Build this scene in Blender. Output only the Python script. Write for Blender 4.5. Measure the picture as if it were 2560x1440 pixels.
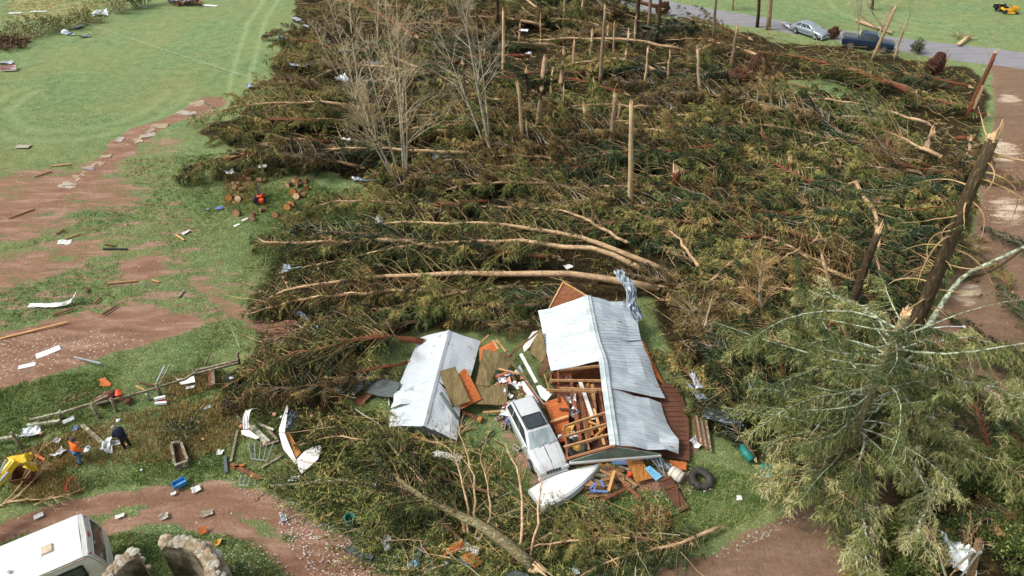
import bpy, math, random
import numpy as np
from mathutils import Vector, Matrix

for o in list(bpy.data.objects):
    bpy.data.objects.remove(o, do_unlink=True)
SC = bpy.context.scene
COL = SC.collection
rad = math.radians

# ------------------------------------------------------------------ camera
CAM_H, PITCH, FPX = 28.6, rad(38.0), 1750.0
cam_d = bpy.data.cameras.new("camera")
cam = bpy.data.objects.new("camera", cam_d)
COL.objects.link(cam)
cam_d.sensor_width = 36.0
cam_d.lens = FPX / 2560.0 * 36.0
cam_d.clip_end = 3000
cam.location = (0, 0, CAM_H)
cam.rotation_euler = (math.pi / 2 - PITCH, 0, 0)
SC.camera = cam

# ------------------------------------------------------------------ light
SUN_EL, SUN_AZ = rad(50), rad(-100)          # azimuth from +Y towards +X
w = bpy.data.worlds.new("World"); SC.world = w
w.use_nodes = True
nt = w.node_tree
bg = nt.nodes["Background"]
sky = nt.nodes.new("ShaderNodeTexSky")
sky.sky_type = 'NISHITA'; sky.sun_disc = False
sky.sun_elevation = SUN_EL; sky.sun_rotation = SUN_AZ
sky.air_density = 1.0; sky.dust_density = 4.0; sky.ozone_density = 0.6
hsv = nt.nodes.new("ShaderNodeHueSaturation"); hsv.inputs['Saturation'].default_value = 0.35
nt.links.new(sky.outputs[0], hsv.inputs['Color'])
nt.links.new(hsv.outputs[0], bg.inputs[0])
bg.inputs[1].default_value = 0.13
sl = bpy.data.lights.new("sun", 'SUN'); so = bpy.data.objects.new("sun", sl)
COL.objects.link(so)
sl.energy = 1.8; sl.angle = rad(14); sl.color = (1.0, 0.96, 0.88)
sd = Vector((math.sin(SUN_AZ) * math.cos(SUN_EL), math.cos(SUN_AZ) * math.cos(SUN_EL), math.sin(SUN_EL)))
so.location = sd * 60 + Vector((0, 40, 0))
so.rotation_euler = sd.to_track_quat('Z', 'Y').to_euler()
SC.view_settings.view_transform = 'Standard'
SC.view_settings.look = 'None'
SC.view_settings.exposure = 0.5
SC.view_settings.gamma = 1.0

# ------------------------------------------------------------------ helpers
CT, ST = math.cos(PITCH), math.sin(PITCH)
def G(px, py, z=0.0):
    """place named by where it stands on the survey picture -> metres on the ground (or height z)"""
    x, v = (px - 1280) / FPX, (py - 720) / FPX
    t = (CAM_H - z) / (ST + v * CT)
    return Vector((t * x, t * (CT - v * ST), z))
def GV(l):
    return [G(*p) for p in l]
def px_of(P):
    y, z = P[1], CAM_H - P[2]
    d = y * CT + z * ST
    return 1280 + FPX * P[0] / d, 720 + FPX * (z * CT - y * ST) / d
def upright(bx, by, tx, ty, lean=0.0):
    """base on the ground at (bx,by), top seen at (tx,ty): returns base, top"""
    b = G(bx, by)
    x, v = (tx - 1280) / FPX, (ty - 720) / FPX
    d = Vector((x, CT - v * ST, -(ST + v * CT)))
    t = (b.y + lean) / d.y
    return b, Vector((d.x * t, d.y * t, CAM_H + d.z * t))

ORG = {}
class MB:
    def __init__(s):
        s.v = []; s.f = []; s.m = []
    def add(s, vs, fs, mat=0):
        n = len(s.v)
        s.v.extend([tuple(p) for p in vs])
        for f in fs:
            s.f.append(tuple(i + n for i in f)); s.m.append(mat)
        return s
    def tube(s, pts, radii, n=6, mat=0, caps=True, jit=0.0, rng=None):
        pts = [Vector(p) for p in pts]
        if not hasattr(radii, '__len__'): radii = [radii] * len(pts)
        vs = []; fs = []
        up = Vector((0, 0, 1))
        k = len(pts)
        for i, p in enumerate(pts):
            t = (pts[min(i + 1, k - 1)] - pts[max(i - 1, 0)])
            if t.length < 1e-6: t = Vector((0, 0, 1))
            t.normalize()
            a = t.cross(up)
            if a.length < 0.05: a = t.cross(Vector((1, 0, 0)))
            a.normalize(); b = a.cross(t)
            for j in range(n):
                an = 2 * math.pi * j / n
                r = radii[i]
                if jit and rng: r *= 1 + rng.uniform(-jit, jit)
                vs.append(p + a * (math.cos(an) * r) + b * (math.sin(an) * r))
        for i in range(k - 1):
            for j in range(n):
                j2 = (j + 1) % n
                fs.append((i * n + j, i * n + j2, (i + 1) * n + j2, (i + 1) * n + j))
        if caps:
            fs.append(tuple(range(n))[::-1]); fs.append(tuple(range((k - 1) * n, k * n)))
        return s.add(vs, fs, mat)
    def box(s, c, size, R=None, mat=0, taper=1.0):
        c = Vector(c); hx, hy, hz = [q / 2 for q in size]
        vs = []
        for z in (-1, 1):
            k = taper if z > 0 else 1
            for x, y in ((-1, -1), (1, -1), (1, 1), (-1, 1)):
                p = Vector((x * hx * k, y * hy * k, z * hz))
                if R is not None: p = R @ p
                vs.append(c + p)
        return s.add(vs, [(3, 2, 1, 0), (4, 5, 6, 7), (0, 1, 5, 4), (1, 2, 6, 5), (2, 3, 7, 6), (3, 0, 4, 7)], mat)
    def beam(s, p, q, w, h, mat=0, roll=0.0):
        p, q = Vector(p), Vector(q)
        t = (q - p); L = t.length
        if L < 1e-5: return s
        t.normalize()
        a = t.cross(Vector((0, 0, 1)))
        if a.length < 0.05: a = Vector((1, 0, 0))
        a.normalize(); b = a.cross(t)
        if roll:
            a, b = a * math.cos(roll) + b * math.sin(roll), b * math.cos(roll) - a * math.sin(roll)
        vs = []
        for e in (p, q):
            for x, y in ((-1, -1), (1, -1), (1, 1), (-1, 1)):
                vs.append(e + a * (x * w / 2) + b * (y * h / 2))
        return s.add(vs, [(0, 1, 2, 3), (7, 6, 5, 4), (0, 4, 5, 1), (1, 5, 6, 2), (2, 6, 7, 3), (3, 7, 4, 0)], mat)
    def slab(s, poly, th=0.02, mat=0):
        poly = [Vector(p) for p in poly]
        nrm = Vector((0, 0, 0))
        for i in range(len(poly)):
            a, b = poly[i], poly[(i + 1) % len(poly)]
            nrm += a.cross(b)
        nrm.normalize()
        if nrm.z < 0: poly = poly[::-1]; nrm = -nrm
        n = len(poly)
        vs = poly + [p - nrm * th for p in poly]
        fs = [tuple(range(n)), tuple(range(2 * n - 1, n - 1, -1))]
        for i in range(n):
            j = (i + 1) % n
            fs.append((i, n + i, n + j, j))
        return s.add(vs, fs, mat)
    def grid(s, P, mat=0, th=0.0):
        """P[i][j] Vectors"""
        ni, nj = len(P), len(P[0])
        vs = [P[i][j] for i in range(ni) for j in range(nj)]
        fs = [(i * nj + j, (i + 1) * nj + j, (i + 1) * nj + j + 1, i * nj + j + 1) for i in range(ni - 1) for j in range(nj - 1)]
        return s.add(vs, fs, mat)

def put(name, mb, mats, parent=None, origin=None, smooth=False, solid=0.0, local=False):
    if not isinstance(mats, (list, tuple)): mats = [mats]
    V = np.array(mb.v, dtype=np.float64).reshape(-1, 3)
    if local: o = Vector((0, 0, 0))
    elif parent is not None: o = ORG[parent]
    elif origin is not None: o = Vector(origin)
    else:
        o = Vector((V[:, 0].mean(), V[:, 1].mean(), V[:, 2].min()))
    V = V - np.array(o)
    me = bpy.data.meshes.new(name)
    me.from_pydata(V.tolist(), [], mb.f)
    for m in mats: me.materials.append(m)
    if len(mats) > 1: me.polygons.foreach_set('material_index', mb.m)
    if smooth: me.polygons.foreach_set('use_smooth', [True] * len(me.polygons))
    me.update()
    ob = bpy.data.objects.new(name, me)
    COL.objects.link(ob)
    if parent is not None: ob.parent = parent; ORG[ob] = o
    else:
        ob.location = o; ORG[ob] = o
    if solid:
        md = ob.modifiers.new('thick', 'SOLIDIFY'); md.thickness = solid; md.offset = 0
    return ob
def tag(o, label=None, cat=None, group=None, kind=None):
    if label: o['label'] = label
    if cat: o['category'] = cat
    if group: o['group'] = group
    if kind: o['kind'] = kind
    return o
def root(name, loc, label=None, cat=None, group=None, rz=0.0):
    e = bpy.data.objects.new(name, None); COL.objects.link(e)
    e.location = loc; e.rotation_euler = (0, 0, rz); e.empty_display_size = 0.3
    ORG[e] = Vector(loc)
    return tag(e, label, cat, group)
def copy_tree(o, parent=None):
    c = o.copy(); COL.objects.link(c)
    if parent is not None:
        c.parent = parent
    for ch in list(o.children): copy_tree(ch, c)
    return c
def tris(name, co, tint, mats, parent=None, midx=None, origin=(0, 0, 0)):
    """co: (n,3,3) triangle soup"""
    n = len(co)
    me = bpy.data.meshes.new(name)
    me.vertices.add(n * 3); me.loops.add(n * 3); me.polygons.add(n)
    me.vertices.foreach_set('co', (co.reshape(-1, 3) - np.array(origin)).ravel().astype(np.float32))
    me.loops.foreach_set('vertex_index', np.arange(n * 3, dtype=np.int32))
    me.polygons.foreach_set('loop_start', np.arange(0, n * 3, 3, dtype=np.int32))
    me.polygons.foreach_set('loop_total', np.full(n, 3, dtype=np.int32))
    for m in (mats if isinstance(mats, (list, tuple)) else [mats]): me.materials.append(m)
    if midx is not None: me.polygons.foreach_set('material_index', midx.astype(np.int32))
    a = me.attributes.new('tint', 'FLOAT', 'FACE')
    a.data.foreach_set('value', tint.astype(np.float32))
    me.update(calc_edges=True)
    ob = bpy.data.objects.new(name, me); COL.objects.link(ob)
    if parent is not None: ob.parent = parent
    else: ob.location = origin
    return ob

# ---- labels that find their thing by the landmark next to it
LANDMARKS = [(1520, 900, "the collapsed barn roof"), (1090, 950, "the small white shed roof"), (1350, 1090, "the silver car"),
    (1415, 1205, "the upturned white boat"), (2170, 100, "the dark blue pickup"), (1960, 1160, "the teal plastic tank"),
    (1752, 1195, "the big tractor tyre"), (660, 480, "the orange log splitter"), (185, 1125, "the person in orange"), (120, 1370, "the white camper"),
    (450, 1370, "the stone ring wall"), (1015, 440, "the tall bare tree clump"), (1575, 420, "the tall barkless snag"),
    (1885, 200, "the red root plate"), (2300, 640, "the thick leaning trunk"), (2150, 1000, "the lichen covered fir"),
    (2440, 1400, "the utility pole"), (2230, 400, "the right hand clearing"), (1450, 250, "the middle clearing"), (2050, 245, "the upper clearing"),
    (760, 1090, "the folded white siding"), (445, 1130, "the sunken wooden frame"), (390, 1010, "the split rail fence"),
    (130, 890, "the pebbly dirt patch"), (390, 320, "the stony dirt path"), (250, 120, "the hedge"), (2290, 80, "the splintered roadside trunk"),
    (1300, 80, "the tall pale splintered snag"), (720, 60, "the top of the open field"), (930, 570, "the long twisted white strip"),
    (1910, 700, "the snapped spruce pole"), (1440, 1115, "the yellow rimmed tyre"), (1467, 1000, "the white board inside the barn"), (1395, 1050, "the orange wood panel"), (1500, 1085, "the long yellowish board"), (1495, 940, "the barn ridge"), (1000, 650, "the long arched trunks"), (1700, 800, "the clump of brown branches"), (620, 280, "the outermost fallen spruce"),
    (1750, 550, "the orange broken stub"), (2020, 460, "the orange frayed stump"), (1150, 1250, "the big mossy log"), (50, 180, "the striped red panel"),
    (1560, 130, "the row of pale stubs"), (1110, 130, "the slim bare tree")]
LMW = [(G(a, b), c) for a, b, c in LANDMARKS]
PENDING = []
def autolabel(o, desc, P, cat, group=None):
    P = Vector(P)
    lw = min(LMW, key=lambda q: (q[0] - P).length)
    d = P - lw[0]
    if abs(d.x) > abs(d.y): w_ = 'right of' if d.x > 0 else 'left of'
    else: w_ = 'behind' if d.y > 0 else 'in front of'
    o['category'] = cat
    if group: o['group'] = group
    PENDING.append((desc + ' ' + w_ + ' ' + lw[1], d.length, o))
    return o
def finish_labels():
    ords = ['nearest to it', 'second nearest to it', 'third nearest to it', 'fourth nearest to it', 'fifth nearest to it', 'sixth nearest to it', 'seventh nearest to it', 'eighth nearest to it', 'ninth nearest to it', 'tenth nearest to it', 'eleventh nearest to it', 'twelfth nearest to it', 'thirteenth nearest', 'fourteenth nearest', 'fifteenth nearest', 'sixteenth nearest', 'seventeenth nearest']
    by = {}
    for b, d, o in PENDING: by.setdefault(b, []).append((d, o))
    for b, l in by.items():
        if len(l) == 1: l[0][1]['label'] = b; continue
        l.sort(key=lambda q: q[0])
        for i, (d, o) in enumerate(l):
            o['label'] = b + ', ' + (ords[i] if i < len(ords) else 'farthest from it')

# ------------------------------------------------------------------ materials
def node_mat(name):
    m = bpy.data.materials.new(name); m.use_nodes = True
    t = m.node_tree
    return m, t, t.nodes["Principled BSDF"], t.nodes, t.links
def S(hexs):
    """sRGB hex to linear"""
    r = [int(hexs[i:i + 2], 16) / 255 for i in (0, 2, 4)]
    return tuple((c / 12.92 if c <= .04045 else ((c + .055) / 1.055) ** 2.4) for c in r) + (1,)
def M(name, c1, c2=None, rough=.75, metal=0.0, scale=4.0, stretch=(1, 1, 1), bump=0.0, lo=.35, hi=.65, c3=None, s3=12., t3=.62, rnd=0.0, detail=6, spec=.3, coat=0):
    m, t, b, N, L = node_mat(name)
    b.inputs['Roughness'].default_value = rough
    b.inputs['Metallic'].default_value = metal
    b.inputs['Specular IOR Level'].default_value = spec
    if coat: b.inputs['Coat Weight'].default_value = coat
    c2 = c2 or tuple(x * .75 for x in c1[:3]) + (1,)
    tc = N.new('ShaderNodeTexCoord'); mp = N.new('ShaderNodeMapping'); mp.inputs['Scale'].default_value = stretch
    L.new(tc.outputs['Object'], mp.inputs[0])
    vec = mp.outputs[0]
    if rnd:
        oi = N.new('ShaderNodeObjectInfo'); ad = N.new('ShaderNodeVectorMath'); ad.operation = 'ADD'
        sc = N.new('ShaderNodeVectorMath'); sc.operation = 'SCALE'
        cx = N.new('ShaderNodeCombineXYZ'); 
        for k in range(3): L.new(oi.outputs['Random'], cx.inputs[k])
        L.new(cx.outputs[0], sc.inputs[0]); sc.inputs['Scale'].default_value = 40
        L.new(vec, ad.inputs[0]); L.new(sc.outputs[0], ad.inputs[1]); vec = ad.outputs[0]
    nz = N.new('ShaderNodeTexNoise'); nz.inputs['Scale'].default_value = scale; nz.inputs['Detail'].default_value = detail; nz.inputs['Roughness'].default_value = .65
    L.new(vec, nz.inputs[0])
    rp = N.new('ShaderNodeValToRGB'); rp.color_ramp.elements[0].position = lo; rp.color_ramp.elements[1].position = hi
    rp.color_ramp.elements[0].color = c2; rp.color_ramp.elements[1].color = c1
    L.new(nz.outputs[0], rp.inputs[0])
    col = rp.outputs[0]
    if c3:
        n3 = N.new('ShaderNodeTexNoise'); n3.inputs['Scale'].default_value = s3; n3.inputs['Detail'].default_value = 5
        L.new(vec, n3.inputs[0])
        r3 = N.new('ShaderNodeValToRGB'); r3.color_ramp.elements[0].position = t3; r3.color_ramp.elements[1].position = t3 + .05
        L.new(n3.outputs[0], r3.inputs[0])
        mx = N.new('ShaderNodeMix'); mx.data_type = 'RGBA'; L.new(r3.outputs[0], mx.inputs[0]); L.new(col, mx.inputs[6]); mx.inputs[7].default_value = c3
        col = mx.outputs[2]
    if rnd:
        h = N.new('ShaderNodeHueSaturation'); mr = N.new('ShaderNodeMapRange')
        L.new(oi.outputs['Random'], mr.inputs[0]); mr.inputs[3].default_value = 1 - rnd; mr.inputs[4].default_value = 1 + rnd
        L.new(mr.outputs[0], h.inputs['Value']); L.new(col, h.inputs['Color']); col = h.outputs[0]
    L.new(col, b.inputs['Base Color'])
    if bump:
        bp = N.new('ShaderNodeBump'); bp.inputs['Strength'].default_value = bump; bp.inputs['Distance'].default_value = .02
        L.new(nz.outputs[0], bp.inputs['Height']); L.new(bp.outputs[0], b.inputs['Normal'])
    return m
def foliage_mat(name, stops, rnd=.18, rough=.7, trans=.0):
    m, t, b, N, L = node_mat(name)
    b.inputs['Roughness'].default_value = rough; b.inputs['Specular IOR Level'].default_value = .25
    at = N.new('ShaderNodeAttribute'); at.attribute_name = 'tint'
    rp = N.new('ShaderNodeValToRGB'); cr = rp.color_ramp
    cr.elements[0].position, cr.elements[0].color = stops[0]; cr.elements[1].position, cr.elements[1].color = stops[-1]
    for p, c in stops[1:-1]:
        e = cr.elements.new(p); e.color = c
    oi = N.new('ShaderNodeObjectInfo')
    # patches of greener and of yellower growth differ from tree to tree
    tc = N.new('ShaderNodeTexCoord'); nz = N.new('ShaderNodeTexNoise'); nz.inputs['Scale'].default_value = .55; nz.inputs['Detail'].default_value = 3
    L.new(tc.outputs['Object'], nz.inputs[0])
    ma = N.new('ShaderNodeMath'); ma.operation = 'MULTIPLY_ADD'; ma.inputs[1].default_value = .8; L.new(nz.outputs[0], ma.inputs[0])
    m0 = N.new('ShaderNodeMath'); m0.operation = 'MULTIPLY_ADD'; m0.inputs[1].default_value = .4; m0.inputs[2].default_value = -.6
    L.new(oi.outputs['Random'], m0.inputs[0]); L.new(m0.outputs[0], ma.inputs[2])
    m1 = N.new('ShaderNodeMath'); m1.operation = 'ADD'; L.new(at.outputs['Fac'], m1.inputs[0]); L.new(ma.outputs[0], m1.inputs[1])
    L.new(m1.outputs[0], rp.inputs[0])
    L.new(rp.outputs[0], b.inputs['Base Color'])
    return m
MAT = {}
MAT['bark'] = M('bark_brown', S('8c7052'), S('523f29'), scale=3, stretch=(1, 5, 5), bump=.5, rnd=.2, rough=.9)
MAT['bark_red'] = M('bark_red', S('8a5238'), S('4a2b1c'), scale=3, stretch=(1, 5, 5), bump=.5, rnd=.2, rough=.9)
MAT['bark_pale'] = M('bark_pale', S('d6b892'), S('a3835f'), scale=1.6, stretch=(1, 3, 3), bump=.4, rnd=.12, rough=.85, c3=S('6d5138'), s3=5, t3=.6)
MAT['bark_stand'] = M('bark_standing', S('b29a7c'), S('6b563f'), scale=3, stretch=(5, 5, 1), bump=.5, rnd=.25, rough=.9, c3=S('b98a5c'), s3=1.6, t3=.63)
MAT['bark_dark'] = M('bark_dark', S('594a36'), S('2c2318'), scale=3, stretch=(5, 5, 1), bump=.5, rnd=.2, rough=.9, c3=S('7b6a48'), s3=3, t3=.62)
MAT['wood_bare'] = M('wood_bare', S('d9c09a'), S('a98d66'), scale=3, stretch=(6, 6, 1), bump=.3, rnd=.12, rough=.8, c3=S('7b6545'), s3=2.5, t3=.66)
MAT['splinter'] = M('splinter', S('e8d0aa'), S('b98d5e'), scale=6, stretch=(4, 4, 1), rough=.8)
MAT['branch'] = M('branch_tan', S('c2a47a'), S('84683f'), scale=1.2, rnd=.25, rough=.85)
MAT['branch_grey'] = M('branch_grey', S('c4b9a2'), S('8a7a64'), scale=1.5, rnd=.15, rough=.85, c3=S('b9bfa8'), s3=5, t3=.55)
MAT['lichen'] = M('branch_lichen', S('b6c0a6'), S('5c5a42'), scale=6, rough=.9, lo=.4, hi=.6)
MAT['mossy'] = M('bark_mossy', S('8a7f5c'), S('4e4429'), scale=4, stretch=(1, 3, 3), bump=.5, rough=.9, c3=S('b9bfa0'), s3=9, t3=.6)
MAT['foliage'] = foliage_mat('needles', [(0., S('1c2616')), (.28, S('3b4723')), (.52, S('66703a')), (.78, S('9c9856')), (1., S('c0a268'))])
MAT['foliage_fir'] = foliage_mat('needles_fir', [(0., S('3a4529')), (.22, S('5a6538')), (.45, S('7d824c')), (.7, S('a3a26a')), (1., S('c4ba90'))])
MAT['foliage_dark'] = foliage_mat('needles_dark', [(0., S('16241a')), (.4, S('2c4028')), (.7, S('4c5e34')), (1., S('7d8450'))])
MAT['foliage_dead'] = foliage_mat('needles_brown', [(0., S('33281a')), (.35, S('5a4a2c')), (.65, S('84703f')), (1., S('b4986a'))])
MAT['leaf'] = foliage_mat('leaves', [(0., S('2f3c1e')), (.4, S('4c5a2c')), (.7, S('74803f')), (1., S('a9b070'))])
MAT['gorse'] = foliage_mat('gorse', [(0., S('4f5526')), (.5, S('8b8030')), (1., S('c9a93a'))])
MAT['soil'] = M('soil_red', S('654739'), S('35241a'), scale=5, bump=.8, rough=.95, rnd=.15)

# ------------------------------------------------------------------ ground
FOREST = [(700, -60), (1500, -60), (1560, 10), (1700, 62), (2110, 122), (2400, 165), (2465, 210), (2460, 330), (2420, 560), (2300, 780), (2270, 1000), (2110, 1180), (1900, 1150),
    (1760, 1060), (1700, 930), (1620, 730), (1350, 790), (1000, 840), (700, 1010), (540, 980), (640, 860), (625, 760), (700, 600), (900, 570), (950, 490), (800, 430), (500, 450), (620, 380), (500, 330), (700, 250), (680, 150), (760, 60)]
FOREST2 = [(560, 960), (860, 1000), (860, 1180), (640, 1060)]
LOWER = [(870, 1010), (1280, 1130), (1480, 1280), (1680, 1260), (1700, 1360), (1620, 1460), (1000, 1460), (830, 1340), (700, 1240), (640, 1100)]
CLEAR = [[(1925, 205), (2080, 200), (2190, 260), (2160, 290), (1980, 280), (1900, 240)], [(2190, 335), (2310, 350), (2290, 385), (2190, 375)], [(1370, 225), (1450, 240), (1530, 260), (1510, 290), (1400, 285)]]
def pip(poly, X, Y):
    """point in polygon, vectorised; X,Y picture coords"""
    ins = np.zeros(X.shape, bool); n = len(poly)
    for i in range(n):
        x1, y1 = poly[i]; x2, y2 = poly[(i + 1) % n]
        if y1 == y2: continue
        c = ((y1 > Y) != (y2 > Y)) & (X < (x2 - x1) * (Y - y1) / (y2 - y1) + x1)
        ins ^= c
    return ins
def blur(a, k):
    for _ in range(k):
        a = (a + np.roll(a, 1, 0) + np.roll(a, -1, 0)) / 3
        a = (a + np.roll(a, 1, 1) + np.roll(a, -1, 1)) / 3
    return a
def seg_dist(path, X, Y):
    """world distance to a polyline"""
    D = np.full(X.shape, 1e9)
    for (x1, y1), (x2, y2) in zip(path[:-1], path[1:]):
        dx, dy = x2 - x1, y2 - y1
        t = np.clip(((X - x1) * dx + (Y - y1) * dy) / (dx * dx + dy * dy), 0, 1)
        D = np.minimum(D, np.hypot(X - x1 - t * dx, Y - y1 - t * dy))
    return D
gx0, gx1, gy0, gy1, gs = -76.0, 84.0, 8.0, 118.0, 0.25
xs = np.arange(gx0, gx1 + gs / 2, gs); ys = np.arange(gy0, gy1 + gs / 2, gs)
GX, GY = np.meshgrid(xs, ys)                    # [row=y, col=x]
dep = GY * CT + CAM_H * ST
PX = 1280 + FPX * GX / dep; PY = 720 + FPX * (CAM_H * CT - GY * ST) / dep
rs = np.random.RandomState(5)
def vnoise(shape, cells):
    a = rs.rand(cells + 2, int(cells * shape[1] / shape[0]) + 2)
    yi = np.linspace(0, cells, shape[0]); xi = np.linspace(0, a.shape[1] - 2, shape[1])
    y0 = yi.astype(int); x0 = xi.astype(int); fy = (yi - y0)[:, None]; fx = (xi - x0)[None, :]
    fy = fy * fy * (3 - 2 * fy); fx = fx * fx * (3 - 2 * fx)
    return (a[y0][:, x0] * (1 - fy) * (1 - fx) + a[y0 + 1][:, x0] * fy * (1 - fx) + a[y0][:, x0 + 1] * (1 - fy) * fx + a[y0 + 1][:, x0 + 1] * fy * fx)
n1 = vnoise(GX.shape, 40); n2 = vnoise(GX.shape, 110); n3 = vnoise(GX.shape, 14)
wx = (n1 - .5) * 26 + (n2 - .5) * 14 + (n3 - .5) * 24; wy = (vnoise(GX.shape, 40) - .5) * 20 + (vnoise(GX.shape, 110) - .5) * 11 + (vnoise(GX.shape, 14) - .5) * 14
BX, BY = PX + wx, PY + wy
wx = (n1 - .5) * 12 + (n2 - .5) * 8; wy = (vnoise(GX.shape, 40) - .5) * 8 + (vnoise(GX.shape, 110) - .5) * 6
QX, QY = PX + wx, PY + wy
ROAD = [(1180, -110), (1400, -45), (1540, 2), (1620, 32), (1700, 47), (1900, 71), (2113, 106), (2271, 133), (2405, 153), (2560, 172), (3000, 225), (3000, 180), (2560, 131), (2237, 93), (2070, 74), (1955, 52), (1700, 9), (1640, -8), (1450, -70), (1250, -130)]
DRIVE = [(2478, 160), (2485, 260), (2482, 330), (2465, 420), (2450, 500), (2435, 570), (2400, 640), (2350, 760), (2320, 880), (2300, 1000), (2240, 1080), (2130, 1200), (2000, 1270), (1890, 1320), (1780, 1380), (1640, 1430), (1500, 1560), (2100, 1560), (2190, 1440), (2230, 1370), (2330, 1260), (2450, 1130), (2500, 1010), (2570, 850), (2590, 600), (2580, 300), (2580, 165)]
asph = pip(ROAD, PX + wx * .25, PY + wy * .2).astype(float)
drive = pip(DRIVE, QX, QY).astype(float)
t1 = [tuple(G(*p).xy) for p in [(-80, 1370), (60, 1310), (180, 1272), (300, 1248), (430, 1236), (540, 1236), (640, 1260), (720, 1300), (800, 1352), (880, 1420), (960, 1500)]]
t2 = [tuple(G(*p).xy) for p in [(120, 1410), (260, 1320), (370, 1292), (480, 1292), (590, 1322), (680, 1372), (760, 1440), (800, 1500)]]
WXM = (n2 - .5) * .35 + (n1 - .5) * .3
track = ((seg_dist(t1, GX, GY) + WXM < .6) | (seg_dist(t2, GX, GY) + WXM < .4) | pip([(760, 1345), (840, 1380), (900, 1440), (940, 1520), (760, 1520), (760, 1440), (700, 1400)], QX, QY)).astype(float)
dirt = np.zeros(GX.shape)
def area(poly, v, A):
    m = pip(poly, QX, QY); A[m] = np.maximum(A[m], v) if v > 0 else 0
area([(-300, 500), (0, 420), (130, 415), (250, 400), (350, 350), (480, 320), (440, 430), (500, 560), (560, 650), (660, 720), (640, 830), (520, 820), (0, 980), (-400, 1050)], .425, dirt)
area([(0, 445), (110, 420), (300, 455), (360, 500), (250, 520), (0, 545), (-200, 560)], .62, dirt)
area([(-300, 960), (0, 845), (150, 800), (330, 772), (480, 790), (500, 800), (470, 830), (350, 862), (250, 895), (100, 950), (0, 968), (-300, 1060)], .95, dirt)
area([(0, 560), (130, 540), (180, 560), (60, 600), (0, 610), (-200, 640)], .6, dirt)
area([(0, 640), (80, 630), (250, 590), (260, 640), (120, 690), (0, 720), (-200, 760)], .6, dirt)
area([(300, 660), (400, 640), (420, 680), (360, 700), (310, 695)], .8, dirt)
area([(470, 690), (500, 690), (640, 810), (600, 800)], .7, dirt)
area([(620, 790), (760, 800), (800, 850), (690, 870), (620, 830)], .62, dirt)
pth = [tuple(G(*p).xy) for p in [(-200, 600), (0, 548), (100, 508), (180, 455), (240, 420), (300, 372), (360, 328), (430, 298), (480, 275), (520, 258)]]
pdist = seg_dist(pth, GX, GY) + WXM * 3
dirt = np.maximum(dirt, (pdist < 1.3) * .9)
area([(1260, 960), (1300, 980), (1300, 1100), (1400, 1200), (1440, 1180), (1700, 1160), (1760, 1180), (1720, 1230), (1500, 1250), (1340, 1230), (1280, 1150), (1230, 1040)], .6, dirt)
area([(1400, 800), (1560, 780), (1760, 1130), (1420, 1160)], .8, dirt)
area([(1860, 170), (1930, 190), (1920, 290), (1860, 240)], .8, dirt)
area([(1930, 230), (2030, 245), (2110, 290), (1990, 280)], .75, dirt)
litter = (pip(FOREST, BX, BY) | pip(FOREST2, BX, BY)).astype(float)
litter = np.maximum(litter, pip(LOWER, BX, BY) * .5)
litter = np.maximum(litter, pip([(2230, 1190), (2340, 1150), (2700, 1080), (2700, 1600), (2180, 1600), (2200, 1330)], BX, BY) * .9)
for c in CLEAR: litter[pip(c, QX, QY)] = 0
# rough strip below the fence
area([(0, 1110), (300, 1050), (540, 960), (640, 1020), (620, 1120), (480, 1150), (300, 1130), (60, 1180)], .36, dirt)
straw = np.zeros(GX.shape)
for q in [[(2480, 240), (2560, 235), (2560, 262), (2480, 262)], [(2470, 330), (2560, 370), (2560, 420), (2470, 400), (2450, 360)], [(2450, 490), (2560, 500), (2560, 560), (2460, 560)], [(2400, 700), (2460, 710), (2420, 770), (2360, 760)], [(2440, 760), (2480, 760), (2470, 790), (2440, 790)]]:
    straw[pip(q, BX, BY)] = .55
for q in [[(0, 0), (150, 0), (330, 0), (200, 40), (60, 60), (0, 55)], [(2240, 140), (2380, 150), (2360, 215), (2250, 185)], [(660, 540), (760, 530), (860, 600), (760, 600)], [(560, 450), (640, 430), (660, 500), (580, 520)], [(400, 960), (520, 930), (560, 960), (430, 1000)]]:
    m = pip(q, BX, BY); straw[m] = np.maximum(straw[m], .46)
gravel = np.zeros(GX.shape)
for q, v in [([(0, 850), (300, 830), (350, 860), (200, 900), (0, 960), (-200, 980)], .8), ([(690, 1240), (860, 1300), (1000, 1440), (1000, 1500), (700, 1500), (820, 1400), (700, 1320)], .5), ([(1240, 960), (1300, 970), (1320, 1060), (1260, 1050)], .6), ([(1640, 1180), (1720, 1170), (1720, 1230), (1640, 1240)], .5)]:
    m = pip(q, QX, QY); gravel[m] = v
rut = np.exp(-((seg_dist([tuple(G(*p).xy) for p in [(590, 330), (600, 200), (640, 60), (690, -20)]], GX, GY) - 1.0) / .25) ** 2)
rc = G(230, 250)
rr = np.hypot(GX - rc.x, (GY - rc.y))
circ = (np.exp(-((rr - 7.0) / .5) ** 2) + np.exp(-((rr - 9.2) / .5) ** 2)) * (GY < rc.y + 3)
rc2 = G(2330, 40); rr2 = np.hypot(GX - rc2.x, GY - rc2.y - 3)
circ = circ + sum(np.exp(-((rr2 - q) / .35) ** 2) for q in (5, 7.2, 9.4, 11.6)) * (GX < rc2.x + 2)
pale = np.clip(rut + circ * .5, 0, 1) * .3 * (1 - litter)
dirt = np.maximum(np.maximum(dirt, track * 1.05), drive * .95)
dirt = blur(dirt, 2); litter = blur(litter, 4); straw = blur(straw, 4); gravel = blur(gravel, 2); asf = blur(asph, 1)
far_haze = np.clip((GY - 35) / 50, 0, 1)  # rises with distance; slight haze over far grass is put into its colour
H0 = (vnoise(GX.shape, 30) - .5) * .14 + (vnoise(GX.shape, 160) - .5) * .05
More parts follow.
